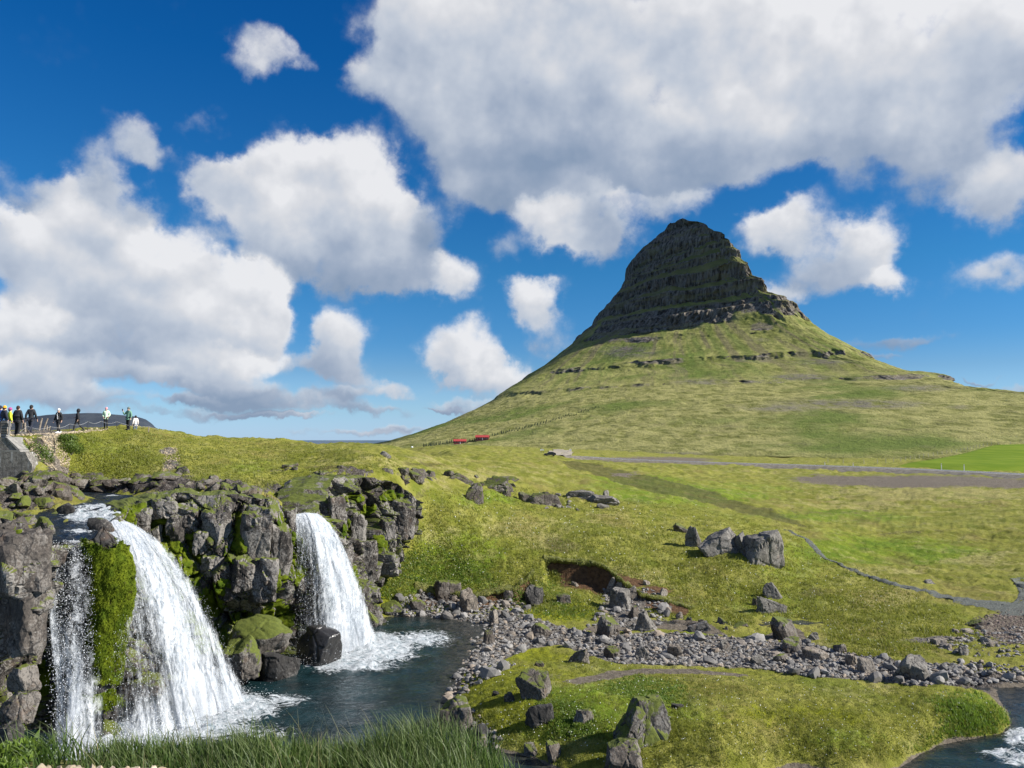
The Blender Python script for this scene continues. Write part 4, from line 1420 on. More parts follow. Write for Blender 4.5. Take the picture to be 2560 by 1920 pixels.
cliff_objs = []
for (i0, i1, nm) in ((0, 5, 'cliff'), (5, 14, 'cliff'), (14, 19, 'cliff')):
    Vc, nr, nc = cliff_part(i0, i1, 0)
    me = new_mesh('cliff', Vc, gridfaces(nr, nc), False, None, [M_CLIFF])
    co = link('cliff', me, kind='structure')
    cliff_objs.append((co, Vc, nr, nc))
    for k, ms in enumerate(MOSSES):
        o = sub_patch(Vc, nr, nc, ms, 'moss_patch', co, [M_MOSS], 0.20, k)


# ------------------------------------------------------------------ water
def shallow_of(x, y):
    return sstep(-0.75, -0.08, bare_z(x, y))


def pool():
    xs = np.arange(-27, 46, 0.17)
    ys = np.concatenate([np.arange(24, 62, 0.15)])
    X, Y = np.meshgrid(xs, ys)
    x, y = X.ravel(), Y.ravel()
    u, v = proj(x, y, np.zeros_like(x))
    foam = img_blob(u, v, [(330, 1845, 150, 42, 1.4), (450, 1805, 150, 44, 1.4), (590, 1770, 110, 38, 1.25), (710, 1752, 90, 22, .75), (540, 1832, 190, 26, .72), (830, 1625, 80, 54, 1.5), (930, 1620, 105, 40, 1.4),
                           (1050, 1600, 100, 26, .85), (890, 1664, 110, 20, .9), (1010, 1640, 80, 16, .5), (200, 1890, 70, 30, .8), (2545, 1845, 50, 26, .95), (2500, 1885, 70, 18, .85), (2545, 1900, 50, 22, .9), (2540, 1720, 40, 6, .4)])
    foam += 0.16 * img_blob(u, v, [(1050, 1680, 160, 60), (700, 1830, 260, 50), (1130, 1560, 80, 30)])
    P = P3(x, y)
    z = fbm(P * np.array([1.0, 1.7, 1]), 3, 401) * 0.045 + foam * (np.abs(fbm(P * 1.6, 3, 405)) * 0.38 + fbm(P * 4.5, 3, 409) * 0.10)
    z += 0.0
    sh = shallow_of(x, y)
    me = new_mesh('pool_water', np.stack([x, y, z], 1), gridfaces(len(ys), len(xs)), True, dict(foam=foam, shallow=sh), [M_WATER])
    link('pool_water', me, kind='structure')


pool()

RIV = np.array([(34.3, 7.30), (34.9, 7.55), (36.4, 7.68), (38, 7.80), (39.3, 7.92), (40.3, 8.12), (41.2, 8.42), (42.4, 8.52), (46, 8.56), (54, 8.62)])


def river_z(x, y):
    return np.interp(y, RIV[:, 0], RIV[:, 1])


def river():
    xs = np.arange(-34, -16.6, 0.075)
    ys = np.arange(34.2, 53.5, 0.075)
    X, Y = np.meshgrid(xs, ys)
    x, y = X.ravel(), Y.ravel()
    z = river_z(x, y + fbm(P3(x, y) * .5, 2, 415) * .9)
    u, v = proj(x, y, z)
    foam = img_blob(u, v, [(205, 1290, 60, 22, 1.0), (275, 1288, 40, 28, 1.25), (245, 1268, 80, 10, .85), (200, 1330, 60, 12, .72), (290, 1318, 22, 30, 1.3), (205, 1243, 26, 3.5, .8), (285, 1240, 40, 3, .7), (150, 1300, 25, 8, .35), (190, 1252, 60, 4, .4)])
    P = P3(x, y)
    z = z + fbm(P * np.array([1.2, 2.0, 1]), 3, 421) * 0.05 + foam * (np.abs(fbm(P * 2.2, 3, 425)) * 0.24 + fbm(P * 6, 2, 427) * .05)
    lip_poly = [(q[0], q[1] - .12) for q in cl_top[:15]] + [(-10, 60), (-60, 60), (-60, 29)]
    ok = in_poly(x, y, lip_poly) & (z > bare_z(x, y) - .25)
    fa = gridfaces(len(ys), len(xs))
    fa = fa[ok[fa].all(1)]
    me = new_mesh('river_water', np.stack([x, y, z], 1), fa, True, dict(foam=foam, shallow=np.zeros_like(x)), [M_RIVER])
    link('river_water', me, kind='structure')


river()


def octa(n, C, r, stretch=None):
    """n small eight-sided drops"""
    base = np.array([(1, 0, 0), (-1, 0, 0), (0, 1, 0), (0, -1, 0), (0, 0, 1), (0, 0, -1)], float)
    fc = np.array([(0, 2, 4), (2, 1, 4), (1, 3, 4), (3, 0, 4), (2, 0, 5), (1, 2, 5), (3, 1, 5), (0, 3, 5)])
    B = base[None] * r[:, None, None]
    if stretch is not None:
        B[:, :, 2] *= stretch[:, None]
    V = C[:, None, :] + B
    Fc = fc[None] + (np.arange(n) * 6)[:, None, None]
    return V.reshape(-1, 3), Fc.reshape(-1, 3)


def waterfall(name, label, lip, base, dense_fn, ndrops, seed, spread=0.35, layers=3, hz=1.0, splash=0.6):
    r = np.random.default_rng(seed)
    lip, base = np.array(lip), np.array(base)
    kk = np.linspace(0, 1, len(lip))
    kb = np.linspace(0, 1, len(base))
    nw, nt = 70, 120
    root = None
    Wd = np.linalg.norm(base[-1] - base[0])
    for ly in range(layers):
        W, T = np.meshgrid(np.linspace(0, 1, nw), np.linspace(0, 1, nt))
        wv_, tv = W.ravel(), T.ravel()
        Lp = np.stack([np.interp(wv_, kk, lip[:, i]) for i in range(3)], 1)
        Bp = np.stack([np.interp(wv_, kb, base[:, i]) for i in range(3)], 1)
        Q = Lp + (Bp - Lp) * (tv ** hz)[:, None]
        Q[:, 2] = Lp[:, 2] - (Lp[:, 2] - Bp[:, 2]) * (0.18 * tv + 0.82 * tv ** 2)
        nn = P3(wv_ * Wd * 1.2, tv * 2.2 + ly * 9, np.zeros_like(wv_) + seed)
        dep = fbm(nn, 4, 500 + ly) * (0.10 + 0.55 * tv) + (ly - 1) * 0.28 * (0.25 + tv)
        Q[:, 1] -= dep
        Q[:, 0] += fbm(nn + 40, 3, 510 + ly) * 0.22 * tv
        dense = dense_fn(wv_, tv) * (1.0 if ly == 1 else 0.82) + fbm(nn * .9 + 7, 3, 520 + ly) * 0.10
        dense *= sstep(-0.02, 0.06, wv_) * sstep(1.02, 0.94, wv_)
        me = new_mesh(name, Q, gridfaces(nt, nw), True, dict(dense=dense), [M_FALL])
        uvl = me.uv_layers.new(name='flow')
        li = np.empty(len(me.loops), np.int32)
        me.loops.foreach_get('vertex_index', li)
        uvd = np.stack([wv_ * (0.5 + 0.5 * tv) * Wd + ly * 13.7 + seed, tv * 7.5], 1)[li]
        uvl.data.foreach_set('uv', uvd.astype(np.float32).ravel())
        if root is None:
            root = link(name, me, None, label, 'waterfall', 'waterfalls around the pool')
        else:
            link('water_curtain', me, root)
    # loose drops frozen in the air
    n = ndrops
    wv_ = r.random(n * 3)
    tv = r.random(n * 3) ** 0.75
    keep = r.random(n * 3) < np.clip(0.25 + 0.9 * dense_fn(wv_, tv), 0, 1)
    wv_, tv = wv_[keep][:n], tv[keep][:n]
    n = len(wv_)
    wv_ = wv_ + r.normal(0, 0.035, n) * (0.3 + tv)
    Lp = np.stack([np.interp(wv_, kk, lip[:, i]) for i in range(3)], 1)
    Bp = np.stack([np.interp(wv_, kb, base[:, i]) for i in range(3)], 1)
    Q = Lp + (Bp - Lp) * (tv ** hz)[:, None]
    Q[:, 2] = Lp[:, 2] - (Lp[:, 2] - Bp[:, 2]) * (0.18 * tv + 0.82 * tv ** 2) + r.normal(0, .05, n)
    Q[:, 1] -= r.normal(0.12, spread, n) * (0.3 + tv)
    Q[:, 0] += r.normal(0, spread * .5, n) * (0.15 + tv)
    # splash at the foot
    ns = int(n * splash)
    ws = r.random(ns)
    Bs = np.stack([np.interp(ws, kb, base[:, i]) for i in range(3)], 1)
    Bs[:, 0] += r.normal(0, .8, ns)
    Bs[:, 1] += r.normal(-.4, .7, ns)
    Bs[:, 2] = np.abs(r.normal(0, .38, ns)) + .05
    Q = np.concatenate([Q, Bs])
    rad = r.uniform(.004, .0105, len(Q)) * r.choice([1, 1, 1, 1.7], len(Q))
    V, Fc = octa(len(Q), Q, rad, r.uniform(1.0, 2.0, len(Q)))
    o = link('spray', new_mesh('spray', V, Fc, True, None, [M_DROP]), root)
    o['kind'] = 'stuff'
    return root


def mist(root, centre, rad, dens):
    """fine spray hanging over the foot of a fall"""
    V, Fc = ico(3)
    m, t = mat('spray_mist')
    o = t.obj()
    fall = t.mr(t.vm('LENGTH', o), 1.0, 0.15, 0.0, 1.0)
    n = t.mr(t.noise(o, 2.2, 3.0, 0.6), 0.35, 0.65, 0.25, 1.0)
    vol = t.n('ShaderNodeVolumePrincipled', {'Color': (.96, .97, .98), 'Density': t.math('MULTIPLY', t.math('MULTIPLY', fall, n), dens), 'Anisotropy': 0.2})
    out = t.n('ShaderNodeOutputMaterial')
    t.t.links.new(vol.outputs[0], out.inputs['Volume'])
    ob = link('mist', new_mesh('mist', V, Fc, True, None, [m]), root)
    ob.location = centre
    ob.scale = rad
    ob['kind'] = 'stuff'


def g1(x, c, s):
    return np.exp(-((x - c) / s) ** 2)


fall_a = waterfall('waterfall', 'tall white main cascade fanning out beside the mossy pillar', [at(264, 1318, 38.0), at(284, 1302, 38.8), at(303, 1300, 39.4)],
          [atz(298, 1850, .1), atz(400, 1835, .1), atz(520, 1790, .1), atz(622, 1748, .1)],
          lambda w_, t_: 0.31 + 0.42 * g1(w_, 0.62, .18) + 0.22 * g1(w_, .95, .12) + 0.75 * np.exp(-t_ / .18) - 0.10 * sstep(.25, .9, t_) * g1(w_, .15, .28) + .3 * sstep(.84, 1, t_) + .06 * g1(w_, .22, .05) - 0.10 * sstep(.5, 1, t_),
          9000, 11)
fall_b = waterfall('waterfall', 'thin broken water curtain over dark rock between the left cliff and the mossy pillar', [at(104, 1352, 34.0), at(160, 1350, 34.1), at(223, 1352, 34.2)],
          [atz(140, 1902, .1), atz(185, 1900, .1), atz(240, 1890, .1)],
          lambda w_, t_: 0.19 + 0.42 * g1(w_, 0.08, .14) * sstep(.1, .3, t_) * (1 - .5 * sstep(.5, .9, t_)) + .34 * g1(w_, .5, .26) * sstep(.35, .9, t_) + 0.20 * np.exp(-t_ / .05) + .14 * g1(w_, .72, .1),
          5000, 23, 0.22, 2, 1.0, .3)
fall_c = waterfall('waterfall', 'separate white waterfall dropping from a notch beside the brown cliff', [at(735, 1286, 45.8), at(765, 1282, 46.2), at(792, 1284, 46.8)],
          [atz(752, 1640, .1), atz(830, 1640, .1), atz(942, 1608, .1)],
          lambda w_, t_: 0.30 + 0.52 * g1(w_, 0.72, .24) + 0.75 * np.exp(-t_ / .2) - .16 * g1(w_, .12, .25) * sstep(.2, .7, t_) + .2 * sstep(.8, 1, t_),
          8000, 37)

mist(fall_a, tuple(atz(470, 1790, .1) + np.array([0, -.6, .7])), (3.6, 1.4, 1.4), .35)
mist(fall_c, tuple(atz(850, 1625, .1) + np.array([0, -.4, .6])), (2.6, 1.4, 1.3), .4)
mist(fall_b, tuple(atz(190, 1890, .1) + np.array([0, -.2, .6])), (1.5, 1.0, 1.2), .3)


# ------------------------------------------------------------------ rocks
ICO = {k: ico(k) for k in (1, 2, 3, 4, 5)}


def rock_geo(seed, dims, sub=3, planes=9, rough=0.02, round_=0.0, lean=0.0, column=False):
    """angular broken rock: a ball cut by random planes, then chipped; dims are full sizes"""
    r = np.random.default_rng(seed)
    Dv, Fc = ICO[sub]
    n = r.normal(0, 1, (planes, 3))
    n[:, 2] *= .14 if column else .75
    n /= np.linalg.norm(n, axis=1)[:, None]
    dd = r.uniform(.55, .80, planes) if column else r.uniform(.42, .86, planes)
    ex_n = [(r.normal(0, .16), r.normal(0, .16) - .15, 1), (0, 0, -1)]
    ex_n = np.array(ex_n)
    ex_n /= np.linalg.norm(ex_n, axis=1)[:, None]
    n = np.concatenate([n, ex_n])
    dd = np.concatenate([dd, [r.uniform(.62, .8), .75 if column else .26]])
    dots = Dv @ n.T
    rad = np.where(dots > 0.02, dd[None] / np.maximum(dots, .02), 9).min(1)
    rad = np.minimum(rad, 1.08)
    rad = rad * (1 - round_) + round_ * .75
    V = Dv * rad[:, None]
    mn, mx = V.min(0), V.max(0)
    V = (V - (mn + mx) / 2) / (mx - mn)
    if sub >= 3:
        w_ = worley(V * np.array([2.2, 2.2, 1.6]) + seed * 3.1, seed % 700)
        V = V * (1 + ((w_[2] - .5) * rough * 4.0)[:, None] - (rough * 2.4 * sstep(.08, 0, w_[1] - w_[0]))[:, None])
        V = V + Dv * (fbm(V * 4.0 + seed * 1.7, 4, seed % 900) * rough * 1.3)[:, None]
    V = V * np.array(dims)
    V[:, 0] += V[:, 2] * lean
    return V, Fc


def rock_mesh(name, seed, dims, m, **k):
    sm = k.pop('smooth', False)
    V, Fc = rock_geo(seed, dims, **k)
    return new_mesh(name, V, Fc, sm, None, [m])


def px(Y):
    return Y / F


# big blocks that make up the cliff faces
def nearest_on(V, u, v, front=True):
    u_, v_ = proj(V[:, 0], V[:, 1], V[:, 2])
    d2 = (u_ - u) ** 2 + (v_ - v) ** 2
    i = np.argsort(d2)[:30]
    return V[i[np.argmin(V[i, 1])]]


BLOCKS = [
    # cliff index, u, v, width px, height px, depth m, material, seed
    (1, 548, 1325, 66, 140, 1.3, 0, 1), (1, 640, 1330, 80, 130, 1.4, 0, 2), (1, 470, 1285, 60, 70, 1.3, 0, 3), (1, 410, 1268, 70, 50, 1.3, 0, 4), (1, 530, 1402, 70, 60, 1.4, 0, 5), (1, 660, 1442, 92, 110, 1.6, 0, 6),
    (1, 600, 1440, 60, 80, 1.3, 1, 7), (1, 575, 1478, 60, 50, 1.1, 1, 8), (1, 700, 1370, 60, 120, 1.2, 0, 9), (1, 500, 1350, 40, 60, 1.0, 0, 10), (1, 350, 1300, 50, 60, 1.0, 1, 11), (1, 720, 1300, 40, 60, .9, 1, 12),
    (1, 380, 1340, 40, 70, .9, 1, 33), (1, 440, 1320, 46, 70, .9, 0, 34),
    (0, 48, 1400, 105, 150, 1.6, 2, 16), (0, 52, 1545, 112, 170, 1.6, 2, 17), (0, 20, 1330, 70, 60, 1.2, 2, 18), (0, 85, 1365, 50, 70, 1.0, 2, 19), (0, 90, 1640, 40, 40, .8, 1, 22),
    (2, 838, 1290, 44, 90, 1.0, 1, 26), (2, 890, 1330, 50, 100, 1.0, 1, 27), (2, 925, 1390, 56, 70, 1.0, 1, 28), (2, 1010, 1300, 60, 95, 1.1, 1, 29),
    (2, 930, 1430, 60, 50, .9, 1, 30), (2, 970, 1330, 40, 70, .8, 1, 32), (2, 860, 1400, 40, 80, .8, 1, 35)]
M_BLOCK = [rock_material('lichen_rock', (0.028, 0.023, 0.019), (0.100, 0.085, 0.071), 0.50, 0.58, 1.2, False), M_CLIFF, rock_material('brown_cliff_rock', (0.040, 0.033, 0.027), (0.110, 0.092, 0.076), 0.10, 0.22, 1.2, False)]
for (ci, u, v, wp, hp, dep, mi, sd_) in BLOCKS:
    co, Vc, nr, nc = cliff_objs[ci]
    q = nearest_on(Vc, u, v)
    k = px(q[1])
    me = rock_mesh('rock_block', 600 + sd_ * 7, (wp * k * 1.05, dep, hp * k * 1.05), M_BLOCK[mi], sub=4, planes=8, rough=0.05, column=True)
    o = link('rock_block', me, co, loc=(q[0], q[1] + dep * .22, q[2]))
    o.rotation_euler = (0.0, random.uniform(-.08, .08), random.uniform(-.25, .25))


# mossy pillar between the two left falls
def pillar():
    prof = [(1322, 258, 26), (1336, 258, 34), (1352, 264, 44), (1400, 276, 50), (1450, 280, 50), (1510, 280, 50), (1560, 276, 46), (1600, 272, 42), (1650, 268, 36), (1690, 266, 32), (1740, 264, 34), (1800, 266, 38), (1850, 268, 44), (1900, 268, 46)]
    nr, nc = 120, 72
    vs = np.linspace(1322, 1900, nr)
    c = np.interp(vs, [q[0] for q in prof], [q[1] for q in prof])
    hw = .88 * np.interp(vs, [q[0] for q in prof], [q[2] for q in prof])
    V = []
    for i in range(nr):
        Yc = 34.6 - 0.6 * (vs[i] - 1322) / 578
        z = at(c[i], vs[i], Yc - .7)[2]
        x = ray(c[i], vs[i])[0] * Yc
        w_ = hw[i] * px(Yc)
        top = min(1.0, 0.35 + (vs[i] - 1322) / 40)
        for j in range(nc):
            th = 2 * math.pi * j / nc
            V.append((x + w_ * math.cos(th), Yc + 0.85 * top * math.sin(th), z))
    V = np.array(V)
    cx = np.repeat(V.reshape(nr, nc, 3).mean(1), nc, 0)
    nrm_ = V - cx
    nrm_ /= np.linalg.norm(nrm_, axis=1)[:, None]
    w1 = worley(V * np.array([1.3, 1.3, .7]), 701)
    rockV = V - nrm_ * (0.16 + 0.22 * w1[2] + .1 * sstep(.12, 0, w1[1] - w1[0]))[:, None]
    rockV[:nc, 2] += 0.02
    fc = gridfaces(nr, nc, True)
    root = link('mossy_pillar', new_mesh('mossy_pillar', rockV, fc, False, None, [M_DARKROCK]), None,
                'tall bright green moss-covered rock pillar between the thin curtain and the main cascade', 'rock pillar')
    lump = fbm(V * np.array([1.5, 1.5, .8]), 4, 711) * 0.26 + np.abs(fbm(V * np.array([4, 4, 1.6]), 3, 715)) * 0.16
    mV = V + nrm_ * (lump + .05)[:, None]
    u_, v_ = proj(V[:, 0], V[:, 1], V[:, 2])
    dens_ = sstep(1345, 1368, v_ + fbm(V * 2, 2, 717) * 22) * (1 - 0.75 * sstep(1660, 1720, v_) + .35 * sstep(1730, 1745, v_) * sstep(1800, 1760, v_))
    keep = (dens_ + fbm(V * 1.6, 3, 719) * 0.75 > 0.36).reshape(nr, nc)
    fm = keep[:-1] & keep[1:] & np.roll(keep, -1, 1)[:-1] & np.roll(keep, -1, 1)[1:]
    fa = fc.reshape(nr - 1, nc, 4)[fm]
    idx, inv = np.unique(fa, return_inverse=True)
    link('moss', new_mesh('moss', mV[idx], inv.reshape(-1, 4), True, None, [M_MOSS]), root)
    front = idx[nrm_[idx, 1] < 0.3]
    fv, ff, tip = fuzz(mV[front], nrm_[front], 16000, 0.085, 5, 0.75)
    o = link('moss_strands', new_mesh('moss_strands', fv, ff, False, dict(tip=tip * .3), [M_MOSS]), root)
    o['kind'] = 'stuff'


pillar()


# single boulders: u, v of the foot, width px, height px, material, label, seed, extra
GB, TB, BB, MB_, WB, DB = M_BOULDER, M_TAN, M_BROWNROCK, M_MOSSROCK, M_WETROCK, M_DARKROCK
BOULD = [
    (1912, 1414, 104, 80, GB, 'large upright grey boulder at the right end of the boulder row on the meadow', 3, {}),
    (1806, 1382, 112, 60, GB, 'broad pale grey boulder in the middle of the boulder row on the meadow', 8, {}),
    (1853, 1382, 52, 50, GB, 'small grey boulder wedged between the two largest boulders of the meadow row', 5, {}),
    (1738, 1366, 42, 48, GB, 'pointed grey boulder left of the broad boulder in the meadow row', 12, {}),
    (1704, 1335, 34, 26, BB, 'small dark rock at the upper left end of the boulder row on the meadow', 14, {}),
    (1938, 1497, 52, 38, GB, 'grey slab propped above a flat slab on the slope under the boulder row', 17, {}),
    (1930, 1531, 72, 36, GB, 'flat tilted slab with a pale top on the slope under the boulder row', 19, {}),
    (1890, 1512, 14, 18, BB, 'small dark stone left of the two tilted slabs', 20, {}),
    (1968, 1600, 70, 52, BB, 'rugged dark boulder set in the grass above the right part of the stone bar', 22, {}),
    (2036, 1602, 30, 20, GB, 'low blue-grey rock in grass right of the rugged dark boulder', 24, {}),
    (1984, 1632, 50, 34, BB, 'brown rounded boulder at the upper edge of the stone bar below the rugged dark boulder', 26, {}),
    (2040, 1650, 66, 26, TB, 'flat tan slab lying on the stone bar under the grassy bank', 28, {}),
    (1952, 1658, 40, 20, BB, 'flat brown slab on the stone bar left of the flat tan slab', 29, {}),
    (1890, 1664, 34, 24, GB, 'rounded pale stone at the near edge of the stone bar by the mud path', 30, {}),
    (2104, 1634, 32, 22, BB, 'rusty brown boulder on the fine gravel end of the stone bar', 31, {}),
    (2130, 1664, 30, 26, TB, 'pointed pale tan boulder on the right half of the stone bar', 33, {}),
    (2172, 1688, 40, 36, TB, 'grey tan boulder with a grassy side near the right end of the stone bar', 35, {}),
    (2292, 1704, 76, 56, GB, 'large rounded grey boulder with a mossy foot at the right end of the stone bar', 37, {}),
    (2440, 1568, 46, 18, BB, 'flat brown rock beside the reddish gravel at the right', 39, {}),
    (2355, 1610, 34, 16, TB, 'cracked tan rock on the stream bank at the right', 40, {}),
    (2415, 1640, 26, 22, GB, 'grey rock poking out of the green bank over the right stream', 41, {}),
    (2325, 1462, 26, 12, GB, 'small grey rock on the meadow beside the gravel path', 43, {}),
    (1337, 1752, 86, 64, BB, 'tall boulder with a flat tan top at the left of the grassy islet', 45, {'planes': 9}),
    (1352, 1818, 72, 52, DB, 'dark boulder with white spots just below the tan-topped boulder', 47, {}),
    (1612, 1876, 128, 112, MB_, 'big moss-grown rocky knoll on the near side of the islet', 49, {}),
    (1563, 1945, 90, 84, BB, 'pale cracked rock at the bottom edge below the mossy knoll', 51, {}),
    (1458, 1812, 48, 32, BB, 'low dark stone in clover between the tan-topped boulder and the knoll', 53, {}),
    (1694, 1776, 32, 14, DB, 'small dark stone in the grass right of the mossy knoll', 55, {}),
    (1275, 1757, 32, 24, DB, 'small black stone on the moss left of the tan-topped boulder', 57, {}),
    (1240, 1742, 18, 12, DB, 'tiny black stone near the left rim of the islet', 58, {}),
    (1447, 1658, 50, 32, BB, 'rough brown rock on the grassy neck above the mud path', 59, {}),
    (1345, 1668, 26, 14, BB, 'half-buried dark rock in grass left of the mud path', 60, {}),
    (1140, 1842, 82, 86, BB, 'big smooth brown-grey boulder at the pool edge left of the islet', 61, {'round_': .35}),
    (1203, 1862, 56, 42, DB, 'dark angular boulder beside the big smooth pool-edge boulder', 63, {}),
    (1196, 1912, 44, 60, BB, 'dark upright rock behind the tall grass at the foot of the islet', 65, {}),
    (1385, 1905, 36, 44, BB, 'light brown upright rock at the stream under the islet', 67, {}),
    (1330, 1890, 36, 28, BB, 'squat brown rock at the stream under the islet', 68, {}),
    (790, 1662, 104, 82, WB, 'glossy black wet boulder beside the foot of the separate waterfall', 69, {'round_': .25, 'planes': 8}),
    (806, 1724, 60, 22, WB, 'low shiny wet rock just above the pool surface', 71, {}),
    (1336, 1513, 46, 44, DB, 'black boulder with a shadowed face below the first earth scarp', 73, {}),
    (1270, 1497, 24, 20, TB, 'pale tan block lying in the small brown earth hollow', 74, {}),
    (1408, 1508, 34, 22, BB, 'brown rock on the moss right of the black boulder', 75, {}),
    (1532, 1479, 24, 34, TB, 'tan slab leaning against the foot of the big earth scarp', 76, {'lean': .5}),
    (1548, 1478, 20, 26, TB, 'tan rock right of the slab leaning on the earth scarp', 77, {}),
    (1438, 1470, 20, 14, TB, 'flat-topped pale block on the soil of the big earth scarp', 78, {}),
    (1580, 1502, 26, 34, TB, 'tan-grey boulder on top of the rock pile below the scarp', 79, {}),
    (1552, 1522, 52, 48, GB, 'layered grey boulder at the left of the rock pile below the scarp', 81, {}),
    (1617, 1468, 18, 16, TB, 'small pale rock uppermost on the rock pile', 82, {}),
    (1584, 1548, 34, 30, BB, 'dark brown boulder under the rock pile', 83, {}),
    (1524, 1592, 56, 46, BB, 'big cubic grey-brown boulder tilted on the middle of the stone bar', 85, {'planes': 7}),
    (1617, 1582, 56, 50, GB, 'big pale weathered boulder on the upper edge of the stone bar', 87, {}),
    (1700, 1550, 16, 18, TB, 'single tan cube-shaped rock on the green bank above the bar', 89, {'planes': 6}),
    (1660, 1493, 22, 20, TB, 'tan stone sunk in the grass at the right end of the scarp', 90, {}),
    (1750, 1580, 60, 26, GB, 'low grey outcrop in the grass above the middle of the bar', 91, {}),
    (1606, 1648, 34, 28, GB, 'blue-grey flat-faced boulder at the near edge of the bar', 92, {}),
    (1530, 1646, 40, 26, BB, 'dark wedge-shaped rock at the near edge of the bar beside the neck', 93, {}),
    (1690, 1642, 38, 28, TB, 'tan-sided boulder on the bar between the mud path and the bank', 94, {}),
    (1810, 1628, 40, 26, GB, 'grey-brown rounded boulder in the right half of the bar', 95, {}),
    (1115, 1502, 66, 48, BB, 'mossy-topped brown boulder on the far shore of the pool', 96, {}),
    (1172, 1528, 44, 50, TB, 'steep pale-sided boulder on the far shore of the pool', 97, {}),
    (1234, 1560, 26, 32, TB, 'light tan boulder at the pool corner where the stone bar begins', 98, {}),
    (1222, 1612, 30, 34, BB, 'brown-black boulder standing in the pool margin by the bar', 99, {}),
    (1356, 1590, 50, 30, BB, 'wide flat brown rock at the left of the stone bar', 100, {}),
    (640, 1640, 150, 84, MB_, 'broad moss-covered boulder under the overhang between the falls', 101, {'round_': .3}),
    (590, 1690, 90, 84, MB_, 'dark moss-streaked boulder at the pool side of the middle cliff', 103, {}),
    (690, 1694, 90, 60, DB, 'wet black boulder left of the glossy boulder under the middle cliff', 105, {}),
    (545, 1740, 70, 60, DB, 'dark wet rock at the right edge of the main cascade', 107, {}),
    (268, 1880, 60, 66, MB_, 'rounded mossy boulder at the foot of the pillar', 109, {'round_': .4}),
    (52, 1722, 64, 52, BB, 'brown split rock under the overhanging left cliff', 111, {}),
    (36, 1800, 80, 60, BB, 'stack of brown broken rock low in the left cave', 113, {}),
    (20, 1870, 50, 60, DB, 'black rock at the lower left corner beneath the cave', 114, {}),
    (880, 1500, 60, 40, MB_, 'mossy rock at the right of the separate waterfall', 115, {}),
    (975, 1540, 60, 34, MB_, 'yellow-green mossy rock on the pool shore right of the separate waterfall', 117, {}),
    (920, 1560, 50, 30, MB_, 'low mossy rock with wet foot beside the separate waterfall', 118, {}),
    (1040, 1530, 44, 28, BB, 'brown rock on the shore below the clover slope', 119, {}),
    (1362, 1270, 84, 36, BB, 'dark rough outcrop on the hillside above the clover slope', 121, {}),
    (1322, 1256, 52, 24, BB, 'small dark outcrop left of the rough hillside outcrop', 122, {}),
    (1186, 1256, 44, 46, BB, 'brown hillside rock hanging like a tongue below the outcrop ledge', 123, {}),
    (1148, 1210, 84, 26, BB, 'dark rock on the ledge left of the tongue-shaped rock', 124, {}),
    (1236, 1226, 92, 32, BB, 'rounded brown outcrop right of the tongue-shaped rock', 125, {}),
    (1266, 1240, 22, 18, BB, 'little dark rock beneath the rounded brown outcrop', 126, {}),
    (1448, 1252, 78, 26, GB, 'pale low outcrop in the straw-coloured grass', 127, {}),
    (1506, 1262, 80, 24, GB, 'scattered-looking pale rock patch at the right end of the hillside outcrops', 128, {}),
    (1516, 1240, 16, 14, GB, 'tan stone above the pale rock patch', 129, {}),
    (962, 1144, 30, 16, GB, 'lone light grey rock on the hill crest in front of the mountain', 131, {}),
    (58, 1262, 150, 70, M_CLIFF, 'big lichen-speckled rock mass at the left bank of the upper river', 133, {}),
    (100, 1330, 60, 34, MB_, 'flat mossy rock at the lip above the thin curtain fall', 135, {}),
    (246, 1332, 62, 34, DB, 'black wet rock splitting the rapids above the main cascade', 137, {'round_': .4}),
    (160, 1285, 44, 26, DB, 'dark mossy rock in the rapids of the upper river', 139, {'round_': .3}),
    (128, 1163, 34, 22, TB, 'tan rock at the lower end of the pebble chute', 141, {}),
    (142, 1186, 40, 26, TB, 'second tan rock at the foot of the pebble chute by the bank', 142, {}),
    (90, 1108, 30, 14, BB, 'brown rock between the shrub and the pebble chute', 143, {}),
]
root_uv = np.array([(b[0], b[1]) for b in BOULD], float)
H0 = hit(root_uv[:, 0], root_uv[:, 1])
SPECIAL = {'broad moss-covered': 40.6, 'dark moss-streaked': 39.0, 'wet black boulder left': 40.4, 'dark wet rock at the right': 37.6, 'rounded mossy boulder at the foot': 32.6,
           'brown split rock': 30.4, 'stack of brown': 30.2, 'black rock at the lower left': 29.6, 'mossy rock at the right of': 48.0, 'low mossy rock with wet': 47.8,
           'glossy black': 43.0, 'low shiny': 40.6, 'big lichen': 44.5, 'flat mossy rock at the lip': 34.9, 'black wet rock splitting': 37.4, 'dark mossy rock in the rapids': 40.8}
for b, q in zip(BOULD, H0):
    u, v, wp, hp, m, lab, sd_, kw = b
    q = q.copy()
    for key, Y in SPECIAL.items():
        if lab.startswith(key):
            q = at(u, v, Y)
    k = px(q[1])
    kw = dict(kw)
    sub = 5 if wp > 74 else 4 if wp > 26 else 3
    wx, hz = wp * k * 1.06, hp * k
    dy = min(wx, max(hz * 1.1, wx * .55)) * .9
    me = rock_mesh('boulder', 900 + sd_ * 13, (wx, dy, hz * 1.22), m, sub=sub, planes=kw.get('planes', 10), rough=.036, round_=kw.get('round_', 0), lean=kw.get('lean', 0), smooth=kw.get('round_', 0) > .2)
    o = link('boulder', me, None, lab, 'boulder', 'boulders around the pool and on the meadow')
    o.location = (q[0], q[1] + dy * .30, q[2] + hz * .43)
    o.rotation_euler = (0, 0, random.uniform(-.2, .2))


